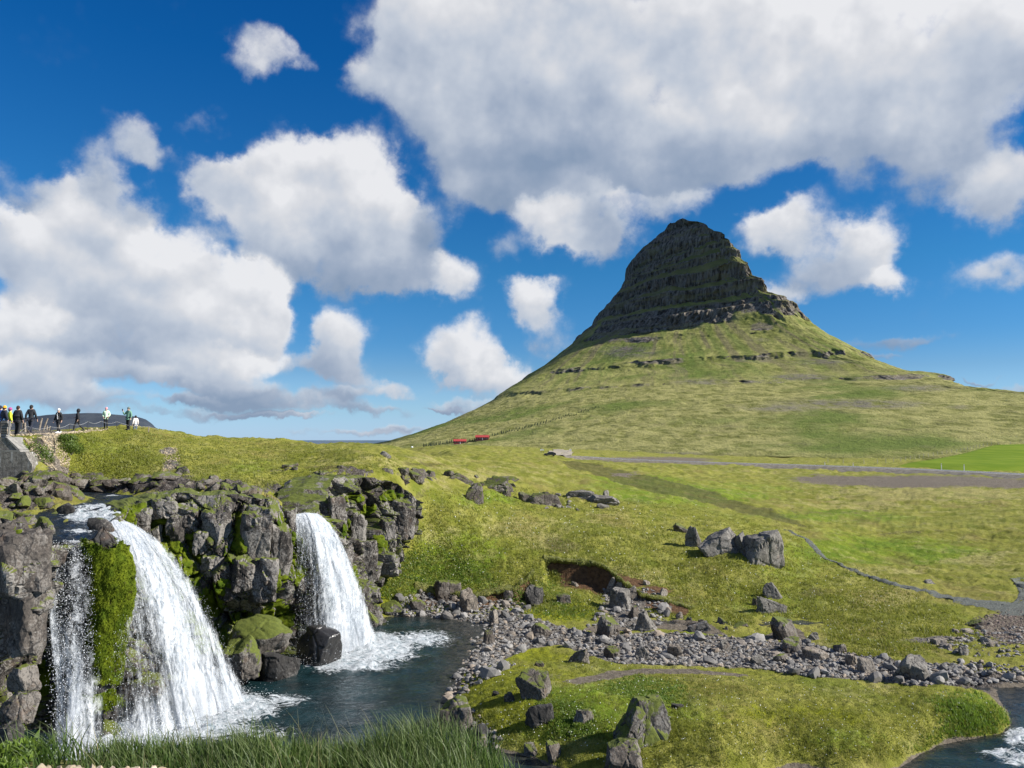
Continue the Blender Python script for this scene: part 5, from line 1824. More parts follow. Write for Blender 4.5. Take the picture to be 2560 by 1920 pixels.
# the stone bar: single stones on a bed of gravel
STONE_MESH = [rock_mesh('stone', 3000 + i * 11, (1, .85, .7), M_STONE, sub=2, planes=8 + i % 4, round_=(.05 + .25 * (i % 3) / 2)) for i in range(10)]
SMALL = [rock_geo(4000 + i * 7, (1, .85, .7), sub=1, planes=9, round_=.2) for i in range(6)]


def sample_poly(poly, n, seed):
    r = np.random.default_rng(seed)
    pl = np.array(poly, float)
    lo, hi = pl.min(0), pl.max(0)
    out = np.zeros((0, 2))
    while len(out) < n:
        c = lo + (hi - lo) * r.random((n * 3, 2))
        out = np.concatenate([out, c[in_poly(c[:, 0], c[:, 1], poly)]])
    return out[:n]


FARSHORE = [(985, 1500), (1060, 1478), (1130, 1482), (1220, 1498), (1290, 1500), (1330, 1530), (1230, 1545), (1140, 1548), (1040, 1545), (990, 1540)]
ISLESHORE = [(1190, 1660), (1230, 1650), (1290, 1665), (1180, 1720), (1150, 1760), (1180, 1790), (1120, 1800), (1080, 1740), (1120, 1690)]
PILE = [(1500, 1480), (1560, 1470), (1640, 1480), (1680, 1520), (1640, 1580), (1560, 1590), (1460, 1570), (1500, 1530)]
RSTREAM = [(2280, 1660), (2420, 1655), (2560, 1670), (2580, 1712), (2480, 1712), (2380, 1716), (2300, 1712)]
r = np.random.default_rng(41)
bar_uv = np.concatenate([sample_poly(BAR, 180, 1), sample_poly(FARSHORE, 55, 2), sample_poly(ISLESHORE, 20, 3), sample_poly(PILE, 32, 4), sample_poly(RSTREAM, 13, 5)])
bq = hit(bar_uv[:, 0], bar_uv[:, 1])
bq[:, 2] = np.maximum(ground_z(bq[:, 0], bq[:, 1]), -.05)
sizes = np.exp(r.normal(math.log(.40), .42, len(bq)))
bed_me = None
stone_root = None
bu, bv = np.meshgrid(np.linspace(1000, 2600, 3), np.linspace(1, 2, 2))
for i, q in enumerate(bq):
    s = float(np.clip(sizes[i], .24, 1.05))
    o = link('stone', STONE_MESH[i % 10], ground)
    o.location = (q[0], q[1], q[2] + s * .18)
    o.rotation_euler = (random.uniform(-.5, .5), random.uniform(-.5, .5), random.uniform(0, 6.28))
    o.scale = (s * random.uniform(.8, 1.35), s * random.uniform(.8, 1.2), s * random.uniform(.7, 1.1))


def scatter_small(name, pts, smin, smax, m, seed, lift=.15):
    rr = np.random.default_rng(seed)
    n = len(pts)
    s = rr.uniform(0, 1, n) ** 2.2 * (smax - smin) + smin
    th = rr.uniform(0, 6.28, n)
    allV, allF, off = [], [], 0
    for k in range(6):
        sel = np.arange(n) % 6 == k
        if not sel.any():
            continue
        V, Fc = SMALL[k]
        c, sn = np.cos(th[sel])[:, None], np.sin(th[sel])[:, None]
        sx_ = s[sel][:, None] * rr.uniform(.8, 1.4, (sel.sum(), 1))
        X = V[None, :, 0] * sx_
        Yv = V[None, :, 1] * s[sel][:, None]
        Zv = V[None, :, 2] * s[sel][:, None] * rr.uniform(.7, 1.2, (sel.sum(), 1))
        W = np.stack([X * c - Yv * sn, X * sn + Yv * c, Zv + s[sel][:, None] * lift], -1) + pts[sel][:, None, :]
        allV.append(W.reshape(-1, 3))
        allF.append((Fc[None] + (np.arange(sel.sum()) * len(V))[:, None, None]).reshape(-1, 3) + off)
        off += sel.sum() * len(V)
    return new_mesh(name, np.concatenate(allV), np.concatenate(allF), False, None, [m])


def gravel(name, polys, ns, smin, smax, m, seed):
    uv = np.concatenate([sample_poly(pl, n, seed + i) for i, (pl, n) in enumerate(zip(polys, ns))])
    q = hit(uv[:, 0], uv[:, 1])
    q[:, 2] = ground_z(q[:, 0], q[:, 1])
    o = link(name, scatter_small(name, q, smin, smax, m, seed), None, kind='stuff')
    return o


gravel('gravel', [BAR, FARSHORE, ISLESHORE, PILE, RSTREAM, [(1150, 1540), (1240, 1540), (1230, 1640), (1160, 1690), (1130, 1640)],
                  [(1110, 1780), (1180, 1770), (1260, 1860), (1180, 1920), (1080, 1880)], [(2280, 1600), (2420, 1590), (2560, 1560), (2560, 1640), (2400, 1640)]],
       [5200, 1300, 420, 600, 500, 500, 260, 300], .07, .34, M_STONE, 61)
M_REDG = stone_material('reddish_gravel', (0.10, 0.07, 0.055), (0.26, 0.19, 0.155))
gravel('red_gravel', [[(2430, 1545), (2560, 1515), (2640, 1600), (2480, 1620)]], [1600], .05, .16, M_REDG, 67)
gravel('pebbles', [[(60, 1096), (150, 1090), (158, 1112), (175, 1150), (170, 1185), (140, 1200), (110, 1160), (80, 1130)], [(395, 1128), (440, 1120), (455, 1150), (425, 1180), (420, 1215), (400, 1190), (412, 1155)], [(0, 1088), (150, 1083), (270, 1076), (270, 1080), (150, 1088), (0, 1094)]],
       [1500, 260, 1600], .05, .17, M_TANSTONE, 71)


# rock that breaks through the turf along the upper river and on the hillside
ROCKY = [([(0, 1205), (110, 1205), (120, 1240), (40, 1262), (0, 1262)], 20, .4, 1.2, M_BROWNROCK), ([(0, 1262), (120, 1250), (140, 1300), (60, 1340), (0, 1320)], 10, .4, 1.0, M_MOSSROCK), ([(40, 1205), (180, 1200), (420, 1208), (640, 1215), (640, 1232), (420, 1226), (180, 1236), (120, 1240)], 70, .45, 1.3, M_BROWNROCK), ([(960, 1180), (1060, 1183), (1280, 1205), (1300, 1225), (1120, 1215), (1000, 1210)], 22, .5, 1.4, M_BROWNROCK),
         ([(1320, 1240), (1540, 1245), (1540, 1275), (1420, 1285), (1320, 1275)], 20, .4, 1.2, M_BOULDER), ([(1700, 1545), (1860, 1560), (1860, 1590), (1720, 1580)], 8, .3, .8, M_BROWNROCK), ([(2340, 1590), (2480, 1560), (2480, 1620), (2340, 1630)], 14, .3, .8, M_TAN),
         ([(700, 1165), (860, 1170), (860, 1185), (720, 1188)], 10, .4, 1.0, M_BROWNROCK), ([(410, 1195), (440, 1150), (470, 1200)], 8, .3, .7, M_BROWNROCK)]
rr = np.random.default_rng(17)
for k, (pl, n, s0, s1, m) in enumerate(ROCKY):
    msh = [rock_mesh('rock', 7000 + k * 50 + i * 7, (1, .9, .75), m, sub=3, planes=8, rough=.03) for i in range(5)]
    q = hit(*sample_poly(pl, n, 300 + k).T)
    q[:, 2] = ground_z(q[:, 0], q[:, 1])
    for i, c in enumerate(q):
        s_ = s0 + (s1 - s0) * rr.random() ** 2
        o = link('rock', msh[i % 5], ground)
        o.location = (c[0], c[1], c[2] + s_ * .12)
        o.scale = (s_ * rr.uniform(1, 1.9), s_, s_ * rr.uniform(.6, 1.1))
        o.rotation_euler = (rr.uniform(-.25, .25), rr.uniform(-.25, .25), rr.uniform(0, 6.28))


# ------------------------------------------------------------------ turf and grass
def blades(name, base, n_per, hgt, wid, m, seed, lean=.5, segs=1, spread=.08, label=None, kind='stuff'):
    rr = np.random.default_rng(seed)
    n = len(base) * n_per
    b = np.repeat(base, n_per, 0) + rr.normal(0, spread, (n, 3)) * np.array([1, 1, 0])
    h = np.repeat(hgt, n_per) * rr.uniform(.5, 1.25, n)
    th = rr.uniform(0, 6.28, n)
    ld = np.stack([np.cos(th), np.sin(th), np.zeros(n)], 1) * (rr.uniform(.1, 1, n) * lean)[:, None]
    ld += np.array([-.12, 0, 0])
    ths = rr.uniform(0, 6.28, n)
    sd_ = np.stack([np.cos(ths), np.sin(ths), np.zeros(n)], 1)
    wv_ = wid * rr.uniform(.7, 1.3, n)
    rows = []
    for k in range(segs + 1):
        tt = k / segs
        c = b + ld * (h * tt ** 1.8)[:, None] + np.array([0, 0, 1]) * (h * (tt - .22 * lean * tt ** 2))[:, None]
        rows.append((c, wv_ * (1 - tt) ** .7))
    V, tip = [], []
    for k, (c, w_) in enumerate(rows[:-1]):
        V += [c - sd_ * w_[:, None], c + sd_ * w_[:, None]]
        tip += [np.full(n, k / segs)] * 2
    V.append(rows[-1][0])
    tip.append(np.ones(n))
    V = np.stack(V, 1)
    tip = np.stack(tip, 1).ravel()
    nv = V.shape[1]
    tr = []
    for k in range(segs - 1):
        a = 2 * k
        tr += [(a, a + 1, a + 3), (a, a + 3, a + 2)]
    a = 2 * (segs - 1)
    tr.append((a, a + 1, a + 2))
    Fc = (np.array(tr)[None] + (np.arange(n) * nv)[:, None, None]).reshape(-1, 3)
    return link(name, new_mesh(name, V.reshape(-1, 3), Fc, False, dict(tip=tip), [m]), None, kind=kind)


def turf(name, poly, n, hmin, hmax, wid, m, seed, n_per=4, filt=True, lean=.6, spread=.09):
    uv = sample_poly(poly, n, seed)
    uv = uv + np.random.default_rng(seed + 9).normal(0, 1, uv.shape) * np.array([22, 8])
    q = hit(uv[:, 0], uv[:, 1])
    zb = bare_z(q[:, 0], q[:, 1])
    mk = mask_at(q[:, 0], q[:, 1])
    ok = (np.maximum.reduce([mk['gravel'], mk['mud'], mk['soil'] * .9, mk['rock'] * .8]) < .45) & (zb > .1) if filt else np.ones(len(q), bool)
    q[:, 2] = ground_z(q[:, 0], q[:, 1]) - .02
    q = q[ok]
    rr = np.random.default_rng(seed + 5)
    big = fbm(q * .8, 3, seed)
    h = (hmin + (hmax - hmin) * rr.random(len(q))) * np.clip(1 + big * .9, .3, 1.8)
    return blades(name, q, n_per, h, wid, m, seed, lean, 1, spread)


ISLE = [(1190, 1700), (1260, 1665), (1400, 1640), (1480, 1650), (1700, 1672), (2000, 1700), (2300, 1725), (2440, 1745), (2530, 1790), (2440, 1850), (2200, 1900), (1950, 1915), (1400, 1915), (1260, 1860), (1180, 1780)]
SLOPE = [(930, 1480), (1050, 1330), (1050, 1240), (1250, 1220), (1600, 1250), (1750, 1260), (1950, 1330), (2100, 1420), (2350, 1520), (2450, 1600), (2200, 1650), (2000, 1600), (1700, 1580), (1480, 1540), (1350, 1540), (1200, 1500), (1000, 1510)]
turf('grass', ISLE, 26000, .05, .13, .014, M_TUFT, 81, 4)
turf('grass', SLOPE, 36000, .09, .22, .030, M_TUFT, 83, 4, spread=.16)
turf('grass', [(150, 1090), (330, 1078), (600, 1098), (850, 1116), (1000, 1150), (980, 1185), (850, 1180), (700, 1220), (420, 1205), (180, 1185)], 12000, .06, .16, .03, M_TUFT, 85, 4, spread=.14)
turf('clover', [(1500, 1705), (1600, 1690), (1700, 1720), (1680, 1770), (1560, 1750)], 2600, .05, .12, .035, M_CLOVER, 87, 5, lean=1.0)
turf('clover', [(1380, 1740), (1460, 1780), (1500, 1830), (1420, 1840), (1390, 1790)], 2200, .05, .12, .035, M_CLOVER, 88, 5, lean=1.0)
turf('clover', [(980, 1400), (1100, 1370), (1200, 1420), (1240, 1470), (1100, 1460), (1000, 1500), (950, 1500)], 5000, .06, .14, .045, M_CLOVER, 90, 4, lean=1.0)
turf('clover', [(1290, 1470), (1400, 1450), (1420, 1500), (1500, 1540), (1400, 1540), (1270, 1520)], 2600, .05, .12, .04, M_CLOVER, 91, 5, filt=False, lean=1.0)
turf('grass', [(2330, 1745), (2440, 1740), (2530, 1790), (2480, 1840), (2380, 1870), (2300, 1890), (2380, 1800)], 1900, .08, .20, .022, M_CLOVER, 92, 4)


# white flowers dotted over the islet and the slope
def dots():
    uv = np.concatenate([sample_poly(ISLE, 420, 121), sample_poly(SLOPE, 420, 122)])
    q = hit(uv[:, 0], uv[:, 1])
    mk = mask_at(q[:, 0], q[:, 1])
    q = q[np.maximum.reduce([mk['gravel'], mk['mud'], mk['soil']]) < .3]
    q[:, 2] = ground_z(q[:, 0], q[:, 1]) + .09
    rr = np.random.default_rng(123)
    V, Fc = octa(len(q), q, rr.uniform(.018, .036, len(q)) * (q[:, 1] / 45))
    link('white_flowers', new_mesh('white_flowers', V, Fc, False, None, [flat('white_petals', (.72, .72, .66), .8, .05)]), kind='stuff')


dots()


# turf that hangs over the two earth scarps
def turf_lip(sc, seed):
    pts = np.array(sc)
    s = np.concatenate([[0], np.cumsum(np.hypot(np.diff(pts[:, 0]), np.diff(pts[:, 1])))])
    n = int(s[-1] / .09)
    q = np.stack([np.interp(np.linspace(0, s[-1], n), s, pts[:, k]) for k in range(3)], 1)
    q[:, 0] += fbm(q * 1.5, 2, seed) * .15
    q[:, 1] += fbm(q * .8 + 9, 3, seed + 3) * .5
    back = q + np.array([0, 1.0, 0])
    back[:, 2] = ground_z(back[:, 0], back[:, 1]) - .06
    over = np.array([0, -1.0, 0])
    hang = .18 + .32 * np.abs(fbm(q * 1.1 + 5, 3, seed + 5))
    droop = .35 + 2.6 * np.clip(fbm(q * .9 + 15, 3, seed + 6) + .1, 0, 1)
    rowz = [(1.0, 0.0, 0), (.5, .07, 0), (0.0, .09, 0), (-.5, .06, 0), (-1.0, -.04, 0), (-1.12, -.16, 0), (-.95, -.25, 0), (-.3, -.28, 0), (.4, -.30, 0)]
    zt = ground_z(q[:, 0], q[:, 1] + .35)
    rows = []
    for (o_, dz, _) in rowz:
        p_ = q.copy()
        p_[:, 1] += np.where(o_ < 0, o_ * hang, o_)
        p_[:, 2] = np.where(o_ > .9, back[:, 2], zt) + np.where(o_ < -.9, dz * droop, dz) + fbm(p_ * 3, 2, seed + 7) * .05
        rows.append(p_)
    V = np.concatenate(rows)
    o = link('turf_lip', new_mesh('turf_lip', V, gridfaces(len(rows), n)[:, ::-1], True, None, [M_MOSSGRASS]), ground)
    tips = np.concatenate(rows[3:6])
    bl = blades('grass', tips, 3, np.full(len(tips), .20), .022, M_TUFT, seed, .9)


def mossgrass():
    m, t = mat('turf_edge')
    pos = t.pos()
    c = t.mix(t.mr(t.noise(pos, 4.0, 4.0, .7), .35, .65), (0.075, 0.090, 0.016), (0.165, 0.155, 0.040))
    t.out(t.principled(Base_Color=c, Roughness=.95, Normal=t.bump(t.noise(pos, 14.0, 4.0), .8, .06)).outputs[0])
    return m


M_MOSSGRASS = mossgrass()
turf_lip(SCARPS[0], 811)
turf_lip(SCARPS[1], 821)


# the near bank with its long grass, below the camera
def near_bank():
    xs = np.linspace(-5.2, 1.6, 120)
    ys = np.linspace(2.2, 6.6, 80)
    X, Y = np.meshgrid(xs, ys)
    x, y = X.ravel(), Y.ravel()
    z = 10.12 - 0.05 * (4.5 - y) - 2.6 * sstep(4.75, 6.6, y) - 1.8 * sstep(-.35, 1.4, x) + fbm(P3(x, y) * 1.8, 3, 831) * .06
    o = link('near_bank', new_mesh('near_bank', np.stack([x, y, z], 1), gridfaces(80, 120), True, None, [M_MOSSGRASS]), kind='structure')

    def bz(x, y):
        return 10.12 - 0.05 * (4.5 - y) - 2.6 * sstep(4.75, 6.6, y) - 1.8 * sstep(-.35, 1.4, x) + fbm(P3(x, y) * 1.8, 3, 831) * .06
    rr = np.random.default_rng(99)
    n = 2100
    x = rr.uniform(-2.55, .15, n)
    y = rr.uniform(4.2, 5.1, n)
    u = 1280 + F * x / y
    hgt = np.interp(u, [150, 260, 400, 560, 620, 700, 820, 900, 1000, 1150, 1230, 1300], [.14, .20, .21, .20, .30, .28, .18, .22, .40, .38, .30, .12]) * .72
    keep = rr.random(n) < np.interp(u, [200, 240, 860, 1240, 1330], [0, 1, 1, 1, 0])
    b = np.stack([x, y, bz(x, y) - .02], 1)[keep]
    blades('grass', b, 4, hgt[keep], .0042, M_BLADE, 101, .55, 5, .05)
    stems = b[rr.random(len(b)) < .07]
    blades('grass', stems, 1, np.full(len(stems), .36) * rr.uniform(.7, 1.1, len(stems)), .0022, M_STRAW, 107, .6, 5, .04)
    # the taller loose tuft at the left end and the low leafy weeds
    b2 = np.stack([rr.uniform(-2.95, -2.55, 60), rr.uniform(4.4, 4.9, 60), np.zeros(60)], 1)
    b2[:, 2] = bz(b2[:, 0], b2[:, 1])
    blades('grass', b2, 3, np.full(60, .24), .0045, M_BLADE, 103, .8, 5, .03)
    b3 = np.stack([rr.uniform(-3.05, -2.75, 130), rr.uniform(4.35, 4.8, 130), np.zeros(130)], 1)
    b3[:, 2] = bz(b3[:, 0], b3[:, 1]) + rr.uniform(0, .10, 130)
    blades('weeds', b3, 5, np.full(130, .05), .014, M_CLOVER, 104, 1.0, 2, .03)
    # edging stones of the lookout path
    k = 0
    for i in range(42):
        u = 70 + i * 15 + rr.uniform(-5, 5)
        if u > 640:
            break
        s = rr.uniform(.035, .075) * (1.0 if u < 420 else .75)
        Yp = rr.uniform(4.05, 4.22)
        q = at(u, 1915, Yp)
        st = link('edging_stone', TAN_SMALL[i % 6], o)
        st.location = (q[0], q[1], at(u, 1916 if u < 420 else 1926, Yp)[2] - s * .35 + rr.uniform(-.008, .008))
        st.scale = (s * rr.uniform(1.0, 1.6), s, s * rr.uniform(.6, 1.0))
        st.rotation_euler = (rr.uniform(-.3, .3), rr.uniform(-.3, .3), rr.uniform(0, 6))


M_STRAW = blade_material('dry_stems', (0.20, 0.20, 0.08), (0.32, 0.28, 0.13), (0.42, 0.36, 0.20))
TAN_SMALL = [rock_mesh('edging_stone', 5000 + i * 3, (1, .8, .7), M_TANSTONE, sub=3, planes=9, rough=.03) for i in range(6)]
near_bank()


# ------------------------------------------------------------------ road, path
def strip(name, pts, width, lift, m, n=240, noise_=0.0):
    pts = np.array(pts)
    s = np.concatenate([[0], np.cumsum(np.linalg.norm(np.diff(pts[:, :2], axis=0), axis=1))])
    ss = np.linspace(0, s[-1], n)
    # smooth through the given points
    q = np.stack([np.interp(ss, s, pts[:, k]) for k in range(3)], 1)
    ker = np.hanning(31)
    ker /= ker.sum()
    q = np.stack([np.convolve(np.pad(q[:, k], 15, 'edge'), ker, 'valid') for k in range(3)], 1)
    tg = np.gradient(q[:, :2], axis=0)
    nr_ = np.stack([-tg[:, 1], tg[:, 0]], 1)
    nr_ /= np.linalg.norm(nr_, axis=1)[:, None]
    w_ = np.interp(ss / s[-1], np.linspace(0, 1, len(width)), width) if isinstance(width, (list, tuple)) else np.full(n, width)
    return q, nr_, w_


def asphalt(name, col, sc=3.0):
    return flat(name, col, .9, .18, sc, .4, 0, .02)


M_ASPH = asphalt('asphalt', (0.080, 0.080, 0.088))
M_LINE = flat('white_paint', (0.78, 0.78, 0.76), .6, .05)
M_PATHG = flat('dark_gravel_path', (0.085, 0.092, 0.078), .95, .45, 9.0, 1.0, 0, .08)
M_VERGE = flat('road_verge', (0.165, 0.145, 0.112), .95, .3, .8, .6, 0, .2)


def road():
    pts = [at(u, v, Y) for (u, v, Y) in [(1385, 1146.5, 292), (1450, 1146, 297), (1560, 1148, 291), (1700, 1153, 281), (1860, 1158, 270), (2000, 1162, 260), (2150, 1167, 246), (2300, 1173, 232), (2450, 1180, 217), (2560, 1185.5, 206), (2750, 1196, 190), (3000, 1211, 172)]]
    q, nr_, w_ = strip('road', pts, 7.2, 0, None, 300)
    gz = bare_z(q[:, 0], q[:, 1])
    q[:, 2] = np.maximum(q[:, 2], gz + .7)
    prof = [(-9, -2.2), (-4.4, -.12), (-3.6, 0), (3.6, 0), (4.4, -.12), (9, -2.2)]
    V = np.concatenate([np.concatenate([q[:, :2] + nr_ * o_, (q[:, 2] + dz)[:, None]], 1) for o_, dz in prof])
    fc = gridfaces(len(prof), len(q))[:, ::-1].reshape(len(prof) - 1, -1, 4)
    base = link('road', new_mesh('road', V, fc[2], True, None, [M_ASPH]), kind='structure')
    link('road_verge', new_mesh('road_verge', V, np.concatenate([fc[0], fc[1], fc[3], fc[4]]), True, None, [M_VERGE]), base)
    for o_ in (-3.1, 3.1):
        L = np.concatenate([np.concatenate([q[:, :2] + nr_ * (o_ + d_), (q[:, 2] + .01)[:, None]], 1) for d_ in (-.22, .22)])
        link('edge_line', new_mesh('edge_line', L, gridfaces(2, len(q)), True, None, [M_LINE]), base)
    return q, nr_


ROADQ, ROADN = road()


def gravel_path():
    uvw = [(1955, 1326), (1985, 1335), (2020, 1358), (2050, 1385), (2090, 1410), (2150, 1438), (2230, 1462), (2320, 1484), (2400, 1502), (2470, 1514), (2530, 1520), (2620, 1524)]
    pts = hit([a for a, b in uvw], [b for a, b in uvw])
    q, nr_, w_ = strip('path', pts, [.4, .7, .8, .7, .6, .55, .6, .8, 1.0, 1.6, 2.6, 3.6], 0, None, 220)
    rows = []
    for o_ in np.linspace(-.5, .5, 9):
        xy = q[:, :2] + nr_ * (w_ * o_ * (.9 + .8 * fbm(q * .9 + o_ * 3, 3, 851)))[:, None]
        z = ground_z(xy[:, 0], xy[:, 1])
        rows.append(np.concatenate([xy, (z + .06 - .05 * abs(o_ * 2) ** 3)[:, None]], 1))
    link('gravel_path', new_mesh('gravel_path', np.concatenate(rows), gridfaces(9, len(q)), True, None, [M_PATHG]), kind='structure')
    # the wide paved bend at the right edge
    uv = [(2520, 1448), (2535, 1460), (2545, 1480), (2540, 1500), (2520, 1512), (2480, 1518), (2500, 1540), (2600, 1545), (2800, 1530), (2800, 1448)]
    P0 = hit([a for a, b in uv], [b for a, b in uv])
    c = P0.mean(0)
    V, Fq = [], []
    nrad = 9
    m = 60
    ring = np.stack([np.interp(np.linspace(0, len(P0), m, endpoint=False), np.arange(len(P0) + 1), np.append(P0[:, k], P0[0, k])) for k in range(2)], 1)
    for k in range(nrad):
        xy = c[:2] + (ring - c[:2]) * (k + .02) / (nrad - 1)
        z = ground_z(xy[:, 0], xy[:, 1]) + .04 - (.08 if k == nrad - 1 else 0)
        V.append(np.concatenate([xy, z[:, None]], 1))
    link('gravel_path', new_mesh('gravel_path', np.concatenate(V), gridfaces(nrad, m, True), True, None, [M_PATHG]), kind='structure')


gravel_path()


# bright hay field behind the road
def pasture():
    uv = np.array([(2235, 1160), (2330, 1146), (2400, 1132), (2450, 1118), (2480, 1111), (2600, 1108), (2900, 1106), (3200, 1120), (3200, 1205), (2900, 1186), (2560, 1172), (2400, 1170)], float)
    # a low sheet that rises from the road towards the mountain foot
    def P(u, v):
        Y = np.interp(v, [1106, 1120, 1146, 1160, 1172, 1205], [470, 420, 330, 280, 240, 200])
        return at(u, v, Y)
    ring = np.array([P(*q) for q in uv])
    m = 90
    ring = np.stack([np.interp(np.linspace(0, len(ring), m, endpoint=False), np.arange(len(ring) + 1), np.append(ring[:, k], ring[0, k])) for k in range(3)], 1)
    c = ring.mean(0)
    V = []
    for k in range(14):
        w_ = (k + .02) / 13
        q = c + (ring - c) * w_
        q[:, 2] += .35 * math.sin(math.pi * min(1, w_)) - (1.2 if k == 13 else 0)
        V.append(q)
    mt, t = mat('hay_field')
    pos = t.pos()
    n = t.noise(t.vm('MULTIPLY', pos, (.4, .12, 1)), .3, 4.0, .6)
    c_ = t.mix(t.mr(n, .35, .65), (0.105, 0.165, 0.012), (0.150, 0.205, 0.020))
    t.out(t.principled(Base_Color=c_, Roughness=1.0, Specular_IOR_Level=0.05).outputs[0])
    link('hay_field', new_mesh('hay_field', np.concatenate(V), gridfaces(14, m, True), True, None, [mt]), kind='structure')


pasture()


# ------------------------------------------------------------------ bridge end, shrubs, fences by the falls
def concrete_material():
    m, t = mat('weathered_concrete')
    pos = t.pos()
    st = t.noise(t.vm('MULTIPLY', pos, (3.0, 3.0, .18)), 1.6, 5.0, .7)
    n = t.noise(pos, 7.0, 5.0, .7)
    c = t.mix(t.mr(n, .35, .65), (0.100, 0.090, 0.077), (0.225, 0.208, 0.182))
    c = t.mix(t.mr(st, .58, .70), c, (0.42, 0.41, 0.39))
    c = t.mix(t.math('MULTIPLY', t.mr(st, .45, .33), .6), c, (0.065, 0.060, 0.052))
    t.out(t.principled(Base_Color=c, Roughness=.92, Normal=t.bump(n, .6, .04)).outputs[0])
    return m


M_CONC = concrete_material()
M_PALECONC = flat('pale_concrete_cap', (0.22, 0.21, 0.19), .9, .25, 5.0, .5)
M_WOOD = flat('grey_weathered_wood', (0.24, 0.20, 0.155), .9, .4, 9.0, .6)
M_ROPE = flat('pale_rope', (0.36, 0.36, 0.35), .8, .1)
M_STEEL = flat('dark_steel', (0.06, 0.055, 0.05), .6, .2, 8.0, .2, .6)
M_WHITE = flat('white_plastic', (0.74, 0.74, 0.72), .5, .05)


def abutment():
    Y = 43.5
    zt = lambda v: at(0, v, Y)[2]
    xx = lambda u: at(u, 1150, Y)[0]
    root = empty('bridge_abutment', (xx(20), Y + 1, zt(1205)), 'streaked grey concrete bridge abutment left of the pebble chute', 'bridge abutment')
    o0 = Vector(root.location)

    def part(name, mb, m):
        me = mb.mesh(name, m)
        me.transform(__import__('mathutils').Matrix.Translation(-o0))
        return link(name, me, root)

    def slab(pts, depth):
        """front outline (u, v) pushed back by depth, chipped lower edge included in the outline"""
        mb = MB()
        n = len(pts)
        for yy in (Y, Y + depth):
            for (u, v) in pts:
                mb.v.append((xx(u), yy, zt(v)))
        mb.f.append(tuple(range(n)))
        mb.f.append(tuple(reversed(range(n, 2 * n))))
        for i in range(n):
            j = (i + 1) % n
            mb.f.append((i, n + i, n + j, j))
        return mb
    part('wall', slab([(-160, 1130), (62, 1130), (68, 1142), (74, 1152), (80, 1160), (82, 1172), (76, 1186), (68, 1180), (62, 1194), (52, 1190), (40, 1204), (26, 1198), (14, 1208), (-160, 1215)], 2.4), M_CONC)
    part('cap', slab([(-160, 1125.5), (47, 1125.5), (50, 1129.5), (-160, 1129.8)], 2.5), M_PALECONC)
    mb = slab([(-160, 1095), (6, 1095), (24, 1108), (38, 1125), (-160, 1125)], 2.0)
    for i, q in enumerate(mb.v):
        mb.v[i] = (q[0], q[1] + .12, q[2])
    part('upper_wall', mb, M_CONC)
    mb = slab([(8, 1092), (13, 1094), (46, 1124.5), (38, 1124.5)], 1.6)
    for i, q in enumerate(mb.v):
        mb.v[i] = (q[0], q[1] + .08, q[2])
    part('sloping_kerb', mb, M_PALECONC)
    mb = MB()
    for i in range(7):
        mb.box((xx(-3) + random.uniform(-.04, .04), Y + .5, zt(1094 - i * 6.4)), (.34 + random.uniform(-.05, .05), .34, .17), None)
    part('stone_post', mb, M_STONE)
    part('rail_pipe', MB().tube([(xx(9.5), Y + .3, zt(1088)), (xx(12.5), Y + .3, zt(1052))], .045, 8), M_PALECONC)


abutment()
M_LEAF = blade_material('shrub_leaves', (0.045, 0.090, 0.012), (0.115, 0.185, 0.022), (0.16, 0.22, 0.03))


def shrub(label, u, v, wp, hp, Y, seed, lean=0.0):
    rr = np.random.default_rng(seed)
    q = at(u, v, Y)
    k = px(Y)
    wx, hz = wp * k, hp * k
    root = empty('shrub', tuple(q), label, 'shrub', 'shrubs beside the pebble chute')
    n = 1500
    dv = rr.normal(0, 1, (n, 3))
    dv /= np.linalg.norm(dv, axis=1)[:, None]
    rad = rr.random(n) ** .35
    lump = 1 + .28 * fbm(dv * 2.2 + seed, 3, seed)
    c = dv * (rad * lump)[:, None] * np.array([wx / 2, wx / 2.4, hz / 2])
    c[:, 2] += hz * .5
    c[:, 0] += (c[:, 2] / hz - .5) * lean * wx
    s = .055
    nrm_ = dv + rr.normal(0, .6, (n, 3))
    a_ = np.cross(nrm_, rr.normal(0, 1, (n, 3)))
    a_ /= np.linalg.norm(a_, axis=1)[:, None]
    b_ = np.cross(nrm_, a_)
    b_ /= np.linalg.norm(b_, axis=1)[:, None]
    sz = s * rr.uniform(.6, 1.3, n)[:, None]
    V = np.stack([c - a_ * sz, c - b_ * sz * .5, c + a_ * sz, c + b_ * sz * .5], 1).reshape(-1, 3)
    o = link('foliage', new_mesh('foliage', V, np.arange(n * 4).reshape(n, 4), False, dict(tip=np.repeat(rad, 4)), [M_LEAF]), root)
    mb = MB()
    for i in range(7):
        th = rr.uniform(0, 6.28)
        e = (math.cos(th) * wx * .3, math.sin(th) * wx * .25, hz * rr.uniform(.5, .85))
        mb.tube([(0, 0, -.05), (e[0] * .5, e[1] * .5, e[2] * .55), e], [.018, .012, .005], 5)
    link('stems', mb.mesh('stems', M_WOOD), root)


shrub('narrow green shrub sloping down along the concrete kerb', 52, 1132, 44, 34, 44.6, 1, -.8)
shrub('big bright green shrub in the middle of the pebble chute', 102, 1168, 60, 66, 44.8, 2, -.45)
shrub('upper green shrub at the grass edge right of the pebble chute', 168, 1112, 52, 28, 50.5, 3)
shrub('lower green shrub at the grass edge right of the pebble chute', 178, 1136, 62, 36, 49.5, 4, -.3)
shrub('tiny olive bush on the pebbles below the walkers', 86, 1106, 20, 12, 46.5, 5)


def stand(u, Y):
    x = ray(u, 1080)[0] * Y
    return np.array([x, Y, float(ground_z(x, Y)[0])])


